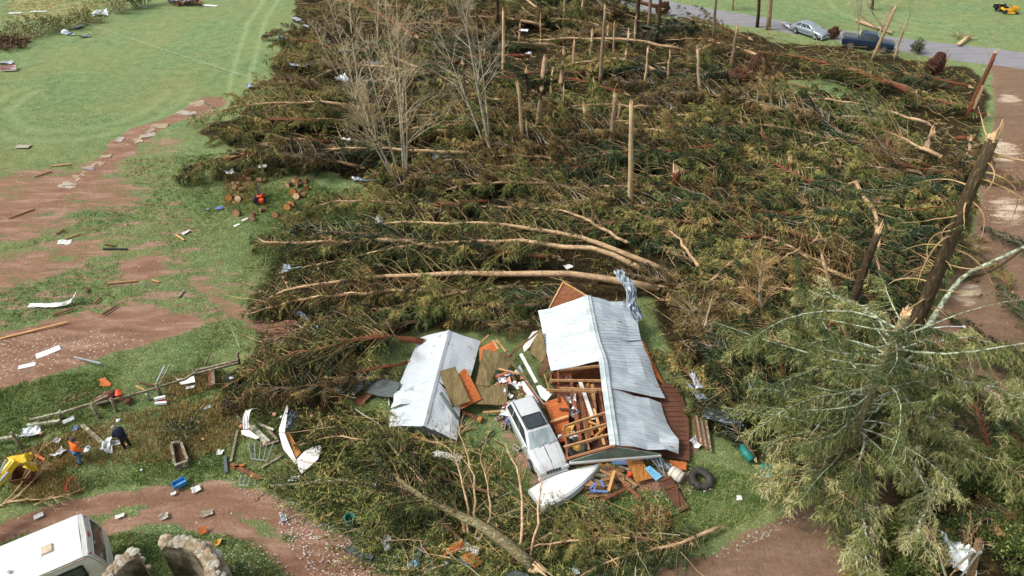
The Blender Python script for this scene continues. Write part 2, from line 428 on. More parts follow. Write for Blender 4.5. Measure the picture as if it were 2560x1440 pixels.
H0 *= (1 - blur(np.clip(asph + drive * .7 + track * .5, 0, 1), 3) * .9)
H0 -= blur(track, 2) * .06

def ground_mat():
    m, t, b, N, L = node_mat('ground_surface')
    b.inputs['Roughness'].default_value = .95; b.inputs['Specular IOR Level'].default_value = .12
    tc = N.new('ShaderNodeTexCoord')
    def noise(scale, detail=6, stretch=None, rot=0, rough=.6, dist=0):
        src = tc.outputs['Object']
        if stretch:
            mp = N.new('ShaderNodeMapping'); mp.inputs['Scale'].default_value = stretch; mp.inputs['Rotation'].default_value = (0, 0, rot)
            mp.vector_type = 'TEXTURE' if False else 'POINT'
            L.new(src, mp.inputs[0]); src = mp.outputs[0]
        n = N.new('ShaderNodeTexNoise'); n.inputs['Scale'].default_value = scale; n.inputs['Detail'].default_value = detail; n.inputs['Roughness'].default_value = rough; n.inputs['Distortion'].default_value = dist
        L.new(src, n.inputs[0]); return n.outputs[0]
    def ramp(f, stops):
        r = N.new('ShaderNodeValToRGB'); L.new(f, r.inputs[0]); cr = r.color_ramp
        cr.elements[0].position, cr.elements[0].color = stops[0]; cr.elements[1].position, cr.elements[1].color = stops[-1]
        for p, c in stops[1:-1]:
            e = cr.elements.new(p); e.color = c
        return r.outputs[0]
    def mix(f, a, b_):
        x = N.new('ShaderNodeMix'); x.data_type = 'RGBA'
        if isinstance(f, float): x.inputs[0].default_value = f
        else: L.new(f, x.inputs[0])
        for i, q in ((6, a), (7, b_)):
            if isinstance(q, tuple): x.inputs[i].default_value = q
            else: L.new(q, x.inputs[i])
        return x.outputs[2]
    def mth(op, a, b_=None, c=None):
        x = N.new('ShaderNodeMath'); x.operation = op
        for i, q in enumerate((a, b_, c)):
            if q is None: continue
            if isinstance(q, (int, float)): x.inputs[i].default_value = q
            else: L.new(q, x.inputs[i])
        return x.outputs[0]
    a1 = N.new('ShaderNodeAttribute'); a1.attribute_name = 'm1'
    a2 = N.new('ShaderNodeAttribute'); a2.attribute_name = 'm2'
    s1 = N.new('ShaderNodeSeparateColor'); L.new(a1.outputs['Color'], s1.inputs[0])
    s2 = N.new('ShaderNodeSeparateColor'); L.new(a2.outputs['Color'], s2.inputs[0])
    dirtA, asphA, litA, gravA = s1.outputs[0], s1.outputs[1], s1.outputs[2], a1.outputs['Alpha']
    strawA, paleA, farA = s2.outputs[0], s2.outputs[1], s2.outputs[2]
    nb, nm, nf, nff = noise(.12, 4), noise(.9, 7, rough=.72), noise(6, 5), noise(13, 4, rough=.8)
    nst = noise(1.0, 7, (.35, 1.5, 1), rad(-22), .68, .6)
    def mask(attr, n, k=.9, wd=.08):
        v = mth('MULTIPLY_ADD', mth('SUBTRACT', n, .5), k, attr)
        r = N.new('ShaderNodeMapRange'); r.interpolation_type = 'SMOOTHSTEP'
        L.new(v, r.inputs[0]); r.inputs[1].default_value = .5 - wd; r.inputs[2].default_value = .5 + wd
        return r.outputs[0]
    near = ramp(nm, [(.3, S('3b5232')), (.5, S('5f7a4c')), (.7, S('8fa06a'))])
    far_ = ramp(nm, [(.28, S('5f7c50')), (.5, S('829f6c')), (.72, S('a8ba88'))])  # paler greens for distant grass, haze painted in
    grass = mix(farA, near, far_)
    grass = mix(mth('MULTIPLY', ramp(nf, [(.35, (0, 0, 0, 1)), (.65, (1, 1, 1, 1))]), .45), grass, S('3c5028'))
    grass = mix(mth('MULTIPLY', ramp(noise(11, 4, (.6, 1.4, 1), .4, .8), [(.44, (0, 0, 0, 1)), (.58, (1, 1, 1, 1))]), .62), grass, S('34482a'))
    grass = mix(mth('MULTIPLY', ramp(nff, [(.54, (0, 0, 0, 1)), (.62, (1, 1, 1, 1))]), .75), grass, S('b9c48c'))
    big = ramp(nb, [(.35, (0, 0, 0, 1)), (.65, (1, 1, 1, 1))])
    grass = mix(mth('MULTIPLY', big, .32), grass, S('988c58'))
    grass = mix(paleA, grass, S('aebf8c'))
    strawm = mask(strawA, nm, .9, .15)
    nl = noise(3.2, 8, None, 0, .75)
    dirtc = ramp(nst, [(.25, S('6f4d3f')), (.5, S('94705e')), (.72, S('b89a8a'))])
    dirtc = mix(mth('MULTIPLY', nf, .45), dirtc, S('724f40'))
    vo = N.new('ShaderNodeTexVoronoi'); vo.inputs['Scale'].default_value = 7.5; L.new(tc.outputs['Object'], vo.inputs[0])
    vc = N.new('ShaderNodeSeparateColor'); L.new(vo.outputs['Color'], vc.inputs[0])
    peb = mth('MULTIPLY', mth('LESS_THAN', vo.outputs['Distance'], .34), mth('GREATER_THAN', vc.outputs[0], mth('SUBTRACT', 1.0, mth('MULTIPLY_ADD', gravA, .3, .008))))
    dirtc = mix(peb, dirtc, S('cdbfb0'))
    dirtc = mix(mth('MULTIPLY', a2.outputs['Alpha'], ramp(nm, [(.3, (.35, .35, .35, 1)), (.7, (.85, .85, .85, 1))])), dirtc, ramp(nl, [(.3, S('5a4638')), (.7, S('8c7462'))]))
    litc = ramp(nl, [(.3, S('1a160e')), (.48, S('33291a')), (.6, S('4a4228')), (.75, S('7a6342'))])
    ac = ramp(nst, [(.3, S('7c7c80')), (.7, S('98969a'))])
    ac = mix(mth('MULTIPLY', nff, .25), ac, S('5f5f63'))
    col = mix(strawm, grass, ramp(nf, [(.35, S('8d7a48')), (.6, S('bfa676'))]))
    col = mix(mask(litA, nl, 1.5, .18), col, litc)
    dm = mask(dirtA, mth('ADD', mth('MULTIPLY', nst, .72), mth('MULTIPLY', nl, .28)), 1.9, .1)
    col = mix(mth('MULTIPLY', dm, .92), col, dirtc)
    sd_ = mth('MULTIPLY', mth('MULTIPLY', mask(strawA, nst, 1.6, .25), mth('GREATER_THAN', strawA, .3)), a2.outputs['Alpha'])
    col = mix(sd_, col, ramp(nf, [(.3, S('b8a48c')), (.7, S('e0d2b8'))]))
    col = mix(mask(asphA, nm, .35, .06), col, ac)
    L.new(col, b.inputs['Base Color'])
    bp = N.new('ShaderNodeBump'); bp.inputs['Strength'].default_value = .9; bp.inputs['Distance'].default_value = .09
    hh = mth('ADD', nf, mth('MULTIPLY', nff, .5)); hh = mth('MULTIPLY', hh, mth('SUBTRACT', 1.05, asphA))
    L.new(hh, bp.inputs['Height']); L.new(bp.outputs[0], b.inputs['Normal'])
    return m
MAT['ground'] = ground_mat()
NR, NC = GX.shape
def ground_piece(name, facemask):
    fi, fj = np.nonzero(facemask)
    idx = np.stack([fi * NC + fj, fi * NC + fj + 1, (fi + 1) * NC + fj + 1, (fi + 1) * NC + fj], 1)
    used, inv = np.unique(idx, return_inverse=True)
    inv = inv.reshape(-1, 4)
    co = np.stack([GX.ravel()[used], GY.ravel()[used], H0.ravel()[used]], 1).astype(np.float32)
    me = bpy.data.meshes.new(name)
    me.vertices.add(len(used)); me.loops.add(inv.size); me.polygons.add(len(inv))
    me.vertices.foreach_set('co', co.ravel()); me.loops.foreach_set('vertex_index', inv.ravel().astype(np.int32))
    me.polygons.foreach_set('loop_start', np.arange(0, inv.size, 4, dtype=np.int32)); me.polygons.foreach_set('loop_total', np.full(len(inv), 4, dtype=np.int32))
    me.polygons.foreach_set('use_smooth', np.ones(len(inv), bool))
    for nm, ch in (('m1', (dirt, asf, litter, gravel)), ('m2', (straw, pale, far_haze, blur(drive, 2)))):
        a = me.attributes.new(nm, 'FLOAT_COLOR', 'POINT')
        a.data.foreach_set('color', np.stack([c.ravel()[used] for c in ch], 1).astype(np.float32).ravel())
    me.materials.append(MAT['ground']); me.update(calc_edges=True)
    o = bpy.data.objects.new(name, me); COL.objects.link(o); tag(o, kind='structure')
    return o
def fm(a): return (a[:-1, :-1] + a[1:, :-1] + a[:-1, 1:] + a[1:, 1:]) >= 2
m_road = fm(asph); m_drive = fm(drive) & ~m_road; m_track = fm(track) & ~m_road & ~m_drive
ground_piece('road', m_road); ground_piece('driveway', m_drive); ground_piece('dirt_track', m_track)
ground_piece('ground', ~(m_road | m_drive | m_track))
# land beyond the surveyed patch, out to the horizon (a frame of four sheets, edge to edge with it)
for nm, (a, b_, c, d) in {'far_field': (-900, 1200, gy1, 2000), 'near_field': (-900, 1200, -300, gy0), 'left_field': (-900, gx0, gy0, gy1), 'right_field': (gx1, 1200, gy0, gy1)}.items():
    q = MB().add([(a, c, 0), (b_, c, 0), (b_, d, 0), (a, d, 0)], [(0, 1, 2, 3)])
    o = put(nm, q, M('grass_' + nm, S('7f9c60'), S('64804a'), scale=.5)); tag(o, kind='structure')
# ------------------------------------------------------------------ trees
Z = Vector((0, 0, 1))
def norm(v): return v / np.maximum(np.linalg.norm(v, axis=-1, keepdims=True), 1e-9)
def path_at(pts, n):
    """resample polyline of Vectors with n points, smooth (Catmull-Rom)"""
    P = np.array([tuple(p) for p in pts], float)
    if len(P) == 2:
        t = np.linspace(0, 1, n)[:, None]; return P[0] * (1 - t) + P[1] * t
    Q = np.vstack([2 * P[0] - P[1], P, 2 * P[-1] - P[-2]])
    out = []
    for u in np.linspace(0, len(P) - 1 - 1e-6, n):
        i = int(u); f = u - i
        a, b, c, d = Q[i], Q[i + 1], Q[i + 2], Q[i + 3]
        out.append(.5 * ((2 * b) + (c - a) * f + (2 * a - 5 * b + 4 * c - d) * f * f + (3 * b - a - 3 * c + d) * f ** 3))
    return np.array(out)
def grow(rs, path, nb, blen, t0, t1, standing, fwd, sag, profile, lat_n, leaf_n, leaf_len, leaf_w, foliage_from, rb=.03, bare=0.15, lat_len=1.0, upbias=0.0, sweep=None):
    """branches (list of (pts, r0)) and needle triangles along a stem"""
    P = path; n = len(P)
    br = []; LB = []; LD = []; LL = []; LT = []
    for k in range(nb):
        t = t0 + (t1 - t0) * (k + rs.rand()) / nb
        u = t * (n - 1); i = min(int(u), n - 2); f = u - i
        p = P[i] * (1 - f) + P[i + 1] * f
        T = norm(P[i + 1] - P[i])
        if standing:
            ph = rs.rand() * 2 * math.pi
            R = np.array([math.cos(ph), math.sin(ph), 0.])
        else:
            Sd = norm(np.cross(T, [0, 0, 1.]))
            ph = rs.uniform(-.25, math.pi + .25)
            if rs.rand() < .62: ph = rs.choice([0, math.pi]) + rs.uniform(-.45, .25)
            R = Sd * math.cos(ph) + np.array([0, 0, 1.]) * (math.sin(ph) * .8 + upbias)
        d = norm(R + T * fwd * rs.uniform(.6, 1.4) + rs.randn(3) * .12)
        ln = blen * profile((t - t0) / (t1 - t0)) * rs.uniform(.65, 1.15)
        if ln < .25: continue
        ns = 7; pts = [p]; q = p.copy(); wob = rs.randn(3) * (.12 if standing else .07)
        for j in range(ns):
            q = q + d * (ln / ns); pts.append(q.copy())
            d = d + wob + rs.randn(3) * .06; d[2] -= sag * (1.0 if j > 1 else .3)
            if not standing: d = d + T * .06
            if q[2] < .12: d[2] = abs(d[2]) * .1 + .02
            d = norm(d)
        pts = np.array(pts)
        if not standing: pts[:, 2] = np.maximum(pts[:, 2], .04)
        br.append((pts, rb * (.5 + .5 * ln / blen)))
        if rs.rand() < bare: continue
        m = max(4, int(lat_n * ln / blen))
        s = foliage_from + (1 - foliage_from) * rs.rand(m) ** .8
        uu = s * ns; ii = np.minimum(uu.astype(int), ns - 1); ff = (uu - ii)[:, None]
        b0 = pts[ii] * (1 - ff) + pts[ii + 1] * ff
        tg = norm(pts[ii + 1] - pts[ii])
        sv = norm(np.cross(tg, [0, 0, 1.])) * np.where(rs.rand(m) < .5, -1, 1)[:, None]
        ld = norm(tg * rs.uniform(.3, .9, (m, 1)) + sv * rs.uniform(.3, 1, (m, 1)) + rs.randn(m, 3) * .2 + np.array([0, 0, -.35]))
        LB.append(b0); LD.append(ld); LL.append((.22 + .55 * rs.rand(m)) * (1.15 - .6 * s) * lat_len)
        LT.append(np.clip(rs.normal(.42, .16) + rs.randn(m) * .13, 0, 1))
    if not LB: return br, np.zeros((0, 3, 3)), np.zeros(0), []
    LB = np.concatenate(LB); LD = np.concatenate(LD); LL = np.concatenate(LL); LT = np.concatenate(LT)
    m = len(LB)
    s = (np.arange(leaf_n) + rs.rand(m, leaf_n)) / leaf_n
    pos = LB[:, None] + LD[:, None] * (LL[:, None] * s)[..., None]
    pos[..., 2] -= .45 * s ** 2 * LL[:, None]
    dr = norm(LD[:, None] * .7 + rs.randn(m, leaf_n, 3) * .5 + np.array([0, 0, -.55]))
    ln = leaf_len * rs.uniform(.6, 1.3, (m, leaf_n, 1))
    wv = norm(np.cross(dr, rs.randn(m, leaf_n, 3))) * (leaf_w * rs.uniform(.6, 1.2, (m, leaf_n, 1)))
    tri = np.stack([pos - wv, pos + wv, pos + dr * ln], 2).reshape(-1, 3, 3)
    if not standing: tri[..., 2] = np.maximum(tri[..., 2], .01 + .05 * rs.rand(*tri.shape[:2]))
    tt = np.repeat(np.clip(LT, 0, 1), leaf_n) + rs.randn(m * leaf_n) * .07
    tw = [(LB[i], LB[i] + LD[i] * LL[i] * .9 - np.array([0, 0, .3 * LL[i]])) for i in range(0, m, 6)]
    return br, tri, np.clip(tt, 0, 1), tw
def branches_mb(br, tw=(), n=4):
    mb = MB()
    for pts, r in br:
        k = len(pts)
        mb.tube(pts, [r * (1 - .85 * i / (k - 1)) for i in range(k)], n, caps=False)
    for a, b in tw:
        mb.tube([a, b], [.012, .006], 3, caps=False)
    return mb
def spruce_profile(x): return (min(1, x * 4 + .35)) * (1 - x) ** .7 + .08
def trunk_mb(P, r0, r1, n=8, rng=None, mat=0):
    mb = MB(); k = len(P)
    mb.tube([Vector(p) for p in P], [r0 + (r1 - r0) * (i / (k - 1)) ** .9 for i in range(k)], n, mat=mat, jit=.08, rng=rng or random.Random(1))
    return mb
def splinter_mb(mb, c, d, r, L, rng, k=9, mat=0):
    """jagged torn end: spikes around the rim"""
    c = Vector(c); d = Vector(d).normalized()
    a = d.cross(Vector((.3, .9, .2))).normalized(); b = a.cross(d); a00 = rng.uniform(0, 6.3)
    for i in range(k):
        an = 2 * math.pi * i / k + rng.uniform(-.2, .2)
        p = c + (a * math.cos(an) + b * math.sin(an)) * r * .62
        l = L * (.25 + .55 * (1 + math.cos(an - a00)) ** 1.3) * rng.uniform(.4, 1.1)
        q = p + d * l + (a * math.cos(an) + b * math.sin(an)) * r * rng.uniform(-.5, .4)
        mb.tube([p - d * r * .4, p + d * l * .4, q], [r * .42, r * .3, .008], 4, mat=mat)
    mb.tube([c - d * r * .3, c + d * r * .35], [r * .9, r * .5], 7, mat=mat)
    return mb

def fallen_tree(name, pathpts, r0, nb, blen, seed, bark, fol, brm, t0=.12, fwd=.7, sag=.1, lat=26, leafn=7, upbias=0., bare=.12, n=16, rootplate=0.0, rb=.03, stub=True, origin=None, t1=.985, r1=.03):
    rs = np.random.RandomState(seed); rng = random.Random(seed)
    P = path_at(pathpts, n)
    P[1:-1] += rs.randn(n - 2, 3) * .05
    o = Vector(P[0]) if origin is None else Vector(origin); o = Vector((o.x, o.y, 0))
    rt = root(name, o)
    put('trunk', trunk_mb(P, r0, r1, 8, rng), bark, rt, smooth=True)
    br, tri, tt, tw = grow(rs, P, nb, blen, t0, t1, False, fwd, sag, spruce_profile, lat, leafn, .23, .026, .22, bare=bare, upbias=upbias, rb=rb)
    put('branches', branches_mb(br, tw), brm, rt, smooth=True)
    if len(tri): tris('foliage', tri, tt, fol, rt, origin=tuple(o))
    if rootplate: roots_part(rt, Vector(P[0]), Vector(P[0] - P[1]), rootplate, rng)
    elif stub:
        mb = MB(); splinter_mb(mb, P[0], P[0] - P[1], r0, r0 * 2.2, rng); put('broken_end', mb, MAT['splinter'], rt)
    return rt
def roots_part(rt, c, d, R, rng):
    d = Vector(d); d.z = 0; d.normalize(); a = d.cross(Z).normalized()
    mb = MB(); K = 14; rings = [0, .35, .7, 1.0]
    vs = []
    prof = [rng.uniform(.75, 1.15) for _ in range(K)]
    for side in (0, 1):
        for q in rings:
            for k in range(K):
                an = 2 * math.pi * k / K; r = R * q * prof[k]
                th = (.32 * (1 - q * q) + .05) * (1 if side else -1) * R * (.9 + .3 * rng.random())
                vs.append(c + a * (math.cos(an) * r) + Z * (math.sin(an) * r + R * .35) + d * (th + rng.uniform(-.06, .06)))
    fs = []
    for side in (0, 1):
        base = side * K * 4
        for q in range(3):
            for k in range(K):
                k2 = (k + 1) % K
                fs.append((base + q * K + k, base + q * K + k2, base + (q + 1) * K + k2, base + (q + 1) * K + k))
    for k in range(K):
        k2 = (k + 1) % K
        fs.append((3 * K + k, 3 * K + k2, 7 * K + k2, 7 * K + k))
    mb.add([(v.x, v.y, max(v.z, .02)) for v in vs], fs)
    put('soil_plate', mb, MAT['soil'], rt)
    mb = MB()
    for k in range(26):
        an = rng.uniform(0, 2 * math.pi)
        u = a * math.cos(an) + Z * math.sin(an)
        p = c + Z * R * .35 + u * R * .5 + d * .15 * R
        pts = [p]
        dd = (u + d * rng.uniform(-.1, .6)).normalized(); L = R * rng.uniform(.5, 1.1)
        for _ in range(4):
            p = p + dd * L / 4; pts.append(Vector((p.x, p.y, max(p.z, .03))))
            dd = (dd + Vector((rng.uniform(-.4, .4), rng.uniform(-.4, .4), rng.uniform(-.4, .3)))).normalized()
        mb.tube(pts, [.05, .04, .03, .02, .008], 4)
    put('roots', mb, MAT['bark_red'], rt)

def bare_branches(rs, base, d, L, r, levels, mb, ratio=.62, n_child=6, spread=.6, n=5, up=.12, tmin=.25):
    ns = 6; p = np.array(base, float); d = norm(np.array(d, float)); pts = [p.copy()]; ds = [d.copy()]
    for j in range(ns):
        p = p + d * L / ns; pts.append(p.copy())
        d = norm(d + rs.randn(3) * .09 + np.array([0, 0, up * .5])); ds.append(d.copy())
    k = len(pts)
    mb.tube([Vector(q) for q in pts], [max(r * (1 - .75 * i / (k - 1)), .006) for i in range(k)], n, caps=False)
    if levels <= 0: return
    for c in range(n_child):
        t = tmin + (1 - tmin) * (c + rs.rand()) / n_child
        u = min(t * ns, ns - 1e-3); i = int(u); f = u - i
        q = pts[i] * (1 - f) + pts[i + 1] * f
        pr = norm(np.cross(ds[i], rs.randn(3)))
        cd = norm(ds[i] + pr * spread * rs.uniform(.6, 1.2) + np.array([0, 0, up]))
        bare_branches(rs, q, cd, L * ratio * (1.15 - .6 * t) * rs.uniform(.7, 1.2), r * (1 - .7 * t) * .6, levels - 1, mb, ratio, max(3, n_child - 1), spread, max(3, n - 1), up, .2)

def snag(name, bx, by, tx, ty, r, seed, bark, label, lean=0, stubs=6, top='splinter', crown=None, cat='broken tree', group=None, auto=True):
    rng = random.Random(seed); b, t = upright(bx, by, tx, ty, lean)
    b = b - Vector((0, 0, .1))
    rt = root(name, (b.x, b.y, 0))
    k = 7; pts = []
    for i in range(k):
        f = i / (k - 1); p = b.lerp(t, f)
        if 0 < i < k - 1: p = p + Vector((rng.uniform(-.05, .05), rng.uniform(-.05, .05), 0))
        pts.append(p)
    put('trunk', trunk_mb(pts, r * 1.15, r * .7, 8, rng), bark, rt, smooth=True)
    if top == 'splinter':
        mb = MB(); splinter_mb(mb, pts[-1], pts[-1] - pts[-2], r * .72, r * 1.5 + .14, rng); put('splintered_top', mb, MAT['splinter'], rt)
    if stubs:
        h = (t - b)
        for i in range(stubs):
            f = rng.uniform(.2, .95); p = b + h * f
            an = rng.uniform(0, 6.28); d = Vector((math.cos(an), math.sin(an), rng.uniform(-.3, .3)))
            L = rng.choice([.25, .4, .8, 1.4]) * rng.uniform(.6, 1.2)
            q = p + d * L
            put('branch_stub', MB().tube([p, p.lerp(q, .5) + Vector((0, 0, .05)), q + Vector((0, 0, -.12 * L))], [.03, .022, .008], 4), MAT['branch'], rt)
    if auto: autolabel(rt, label, rt.location, cat, group)
    else: tag(rt, label, cat, group)
    return rt, b, t

B, F, BR = MAT['bark'], MAT['foliage'], MAT['branch']
FD, FX = MAT['foliage_dark'], MAT['foliage_dead']
def T(l): return GV(l)
# --- the trees one can follow from butt to tip
hero = []
def H(name, pts, r0, nb, blen, seed, bark, label, **kw):
    t = fallen_tree(name, [p + Vector((0, 0, 1.0 if 0 < i < len(pts) - 1 else .25)) for i, p in enumerate(T(pts))], r0, nb, blen, seed, bark, kw.pop('fol', F), kw.pop('brm', BR), **kw)
    tag(t, label, 'fallen tree', 'blown down conifers'); hero.append(t); return t
H('fallen_spruce', [(1640, 727, .5), (1420, 716, .9), (1150, 717, 1.0), (900, 730, .8), (720, 757, .5), (625, 785, .3)], .25, 120, 4.0, 11, MAT['bark_pale'], "long straight spruce lying behind both metal roofs with its tip at the dirt", fwd=.55, upbias=-.1, sag=.13, rootplate=0, t0=.3)
H('fallen_spruce', [(1668, 687, .6), (1500, 640, 1.3), (1330, 603, 1.7), (1130, 585, 1.6), (960, 590, .9), (850, 615, .4)], .2, 85, 3.2, 12, MAT['bark_pale'], "upper of two long arched pale trunks curving across the middle", fwd=.9, upbias=.25, t0=.25)
H('fallen_spruce', [(1640, 697, .5), (1500, 660, 1.1), (1350, 640, 1.4), (1225, 632, 1.3), (1050, 640, .9), (900, 670, .5), (700, 690, .3)], .2, 100, 3.6, 13, MAT['bark_pale'], "lower of two long arched pale trunks curving across the middle", fwd=.8, upbias=.1, t0=.3)
H('fallen_spruce', [(1180, 655, .4), (1020, 632, .7), (850, 634, .7), (700, 637, .5), (640, 600, .4)], .18, 90, 3.0, 14, MAT['bark_pale'], "pale trunked spruce whose bare tip points left over the grass below the twisted strip", fwd=.8, t0=.3, upbias=.2, bare=.4)
H('fallen_spruce', [(1060, 862, .5), (960, 874, .8), (840, 895, .8), (700, 930, .6), (560, 975, .3)], .2, 110, 3.8, 15, MAT['bark_red'], "dense green spruce pinned under the small white shed roof", fwd=.8, t0=.15, upbias=.15, lat=34, sag=.12)
H('fallen_spruce', [(940, 281, .6), (820, 281, .9), (700, 284, .9), (590, 293, .7), (470, 312, .3)], .2, 95, 4.0, 16, MAT['bark_pale'], "outermost fallen spruce with long pale trunk reaching the stony path", fwd=.6, t0=.25, upbias=.0, rootplate=0, bare=.25)
H('fallen_spruce', [(830, 362, .5), (730, 380, .7), (620, 412, .6), (520, 440, .4), (445, 456, .2)], .16, 120, 3.2, 17, MAT['bark_red'], "dense dark spruce whose tip touches the field left of the log rounds", fwd=.9, t0=.1, lat=34, bare=.05)
H('fallen_spruce', [(960, 185, .6), (840, 170, .7), (740, 160, .6), (665, 156, .3)], .18, 90, 3.2, 18, B, "fallen spruce pointing left into the field below the twiggy top edge", fwd=.9, t0=.15)
H('fallen_spruce', [(1040, 95, .6), (930, 45, .9), (850, 20, .9), (730, 30, .4)], .2, 70, 3.2, 19, MAT['bark_red'], "reddish trunk slanting down from the top edge left of the bare trees", fwd=.9, bare=.3)
H('fallen_spruce', [(1350, 356, .5), (1200, 330, .9), (1100, 316, .9), (960, 318, .6), (860, 330, .3)], .2, 90, 3.0, 20, MAT['mossy'], "mossy fallen trunk crossing in front of the slim bare tree", fwd=.8, bare=.3)
H('fallen_spruce', [(1700, 128, .4), (1560, 121, .6), (1400, 118, .6), (1250, 118, .4)], .2, 55, 2.6, 21, MAT['bark_pale'], "long level pale log lying behind the row of pale stubs", fwd=.8, bare=.5)
H('fallen_spruce', [(1080, 200, .5), (980, 193, .6), (850, 192, .5), (760, 215, .3)], .2, 60, 2.8, 22, MAT['bark_pale'], "pale log crossing behind the bare tree clump, lower of two", fwd=.8, bare=.3)
H('fallen_spruce', [(1060, 182, .5), (960, 155, .6), (860, 150, .5), (790, 130, .3)], .18, 60, 2.8, 23, MAT['bark_pale'], "pale log crossing behind the bare tree clump, upper of two", fwd=.8, bare=.4)
H('fallen_spruce', [(1560, 238, .4), (1450, 226, .5), (1330, 215, .5), (1180, 214, .3)], .2, 45, 2.6, 24, MAT['bark_red'], "dark red log along the back of the middle clearing", fwd=.8, bare=.3)
H('fallen_spruce', [(1650, 186, .5), (1560, 171, .6), (1450, 180, .5), (1330, 190, .3)], .22, 60, 3.0, 25, MAT['bark_pale'], "log behind the middle clearing lying against a pale standing stub", fwd=.8)
H('fallen_spruce', [(1392, 68, .5), (1330, 30, .8), (1270, -5, .6), (1200, -40, .3)], .22, 40, 2.6, 26, MAT['bark_pale'], "slanting bare log, right one of two crossing the top edge", bare=.6)
H('fallen_spruce', [(1345, 60, .5), (1280, 25, .8), (1210, 0, .6), (1120, -30, .3)], .2, 40, 2.6, 27, MAT['bark_pale'], "slanting bare log, left one of two crossing the top edge", bare=.6)
H('fallen_spruce', [(2285, 246, .5), (2200, 225, .8), (2110, 195, .8), (1990, 165, .6), (1860, 130, .3)], .3, 80, 3.6, 28, MAT['bark_red'], "thick brown trunk ending with a torn butt right of the upper clearing", fwd=.8, bare=.3)
H('fallen_spruce', [(2285, 236, .4), (2150, 205, .4), (2050, 176, .4), (1920, 140, .3)], .3, 80, 2.8, 29, MAT['bark'], "dark heavy spruce lying along the road in front of the blue pickup", fwd=.8, upbias=.1)
H('fallen_spruce', [(1335, 1425, .45), (1230, 1365, .5), (1130, 1310, .5), (1030, 1255, .4), (960, 1180, .2), (900, 1110, .1)], .3, 80, 3.0, 30, MAT['mossy'], "big mossy log with fresh torn butt at the bottom edge", fwd=.7, bare=.1, rb=.02, upbias=.1, lat=46, t0=.35, r1=.02)
H('fallen_spruce', [(1870, 100, .5), (1780, 82, .7), (1690, 70, .7), (1560, 60, .4)], .2, 90, 3.4, 31, B, "dense dark spruce at the road edge behind the pale stubs", fwd=.8)
H('fallen_spruce', [(2260, 335, .4), (2200, 330, .8), (2120, 318, .9), (2010, 330, .4)], .16, 60, 3.4, 32, MAT['branch_grey'], "grey lichen stem with arched bare branches behind the right hand clearing", fwd=.6, bare=.6, upbias=.5, brm=MAT['lichen'], sag=.14)
for i, (a, b_, rr0, nb_, bk_, l) in enumerate([((1215, 437), (1060, 428), .14, 22, 'bark_pale', "pale level log just right of the bare clump's foot"), ((1745, 549), (1560, 540), .2, 35, 'bark_red', "short red log beside the orange broken stub"), ((2010, 490), (1790, 452), .18, 45, 'bark', "brown log right of the tall barkless snag's foot"), ((1930, 425), (1700, 378), .16, 50, 'bark_pale', "pale log on the dark crowns below the upper clearing"),
        ((1440, 500), (1230, 462), .16, 50, 'bark_pale', "pale log left of the tall barkless snag"), ((1560, 610), (1290, 525), .13, 50, 'bark_pale', "slender pale trunk just above the two arched trunks"), ((2110, 280), (1900, 215), .2, 30, 'bark', "brown log along the upper clearing's front"), ((1760, 700), (1620, 560), .14, 45, 'bark_pale', "pale trunk slanting down behind the barn's right end"), ((2060, 560), (1850, 520), .18, 45, 'bark', "brown log behind the white notched sheet"), ((1800, 250), (1620, 232), .2, 40, 'bark_red', "dark red log left of the dark root plates"), ((1330, 290), (1120, 262), .18, 45, 'bark_pale', "pale log crossing behind the slim bare tree's trunk"), ((1660, 330), (1480, 352), .15, 40, 'bark_pale', "pale log between the shredded trunk and the middle clearing")]):
    c_ = ((a[0] + b_[0]) / 2, (a[1] + b_[1]) / 2 - 6)
    H('fallen_spruce', [(a[0], a[1], .6), (c_[0], c_[1], .9), (b_[0], b_[1], .7)], rr0, nb_, 2.6, 60 + i, MAT[bk_], l, fwd=.8, bare=.35)
hero_n = len(hero)
tag(hero[-1], group='blown down conifers')

# --- the mass of blown down spruces: a few individuals copied with their parts
protos = []
for i, (L, r0, nb, bl, bark, brm, bare, upb, rp) in enumerate([
        (16, .2, 100, 3.3, MAT['bark'], BR, .12, .15, 0), (19, .24, 110, 3.4, MAT['bark_red'], BR, .1, .1, 0), (14, .17, 95, 2.9, MAT['bark_pale'], BR, .15, .25, 0),
        (12, .16, 85, 2.7, MAT['bark'], MAT['branch_grey'], .22, .3, 0), (18, .22, 110, 3.2, MAT['bark_pale'], BR, .1, .05, 0), (10, .14, 75, 2.5, MAT['bark_red'], BR, .15, .2, 0),
        (15, .2, 100, 3.0, MAT['bark'], MAT['branch_grey'], .2, .15, 0), (13, .17, 80, 2.8, MAT['bark_pale'], BR, .5, .45, 0)]):
    rs_ = np.random.RandomState(200 + i)
    pts = [Vector((0, 0, .7)), Vector((L * .35, rs_.uniform(-.5, .5), 1.3)), Vector((L * .7, rs_.uniform(-.9, .9), 1.1)), Vector((L, rs_.uniform(-1.2, 1.2), .3))]
    protos.append((fallen_tree('fallen_spruce', pts, r0, nb, bl, 300 + i, bark, [F, FD, F, FX, FD, F, FD, FX][i], brm, bare=bare, upbias=upb, rootplate=rp, t0=.08, lat=38, leafn=9, rb=.034), L))
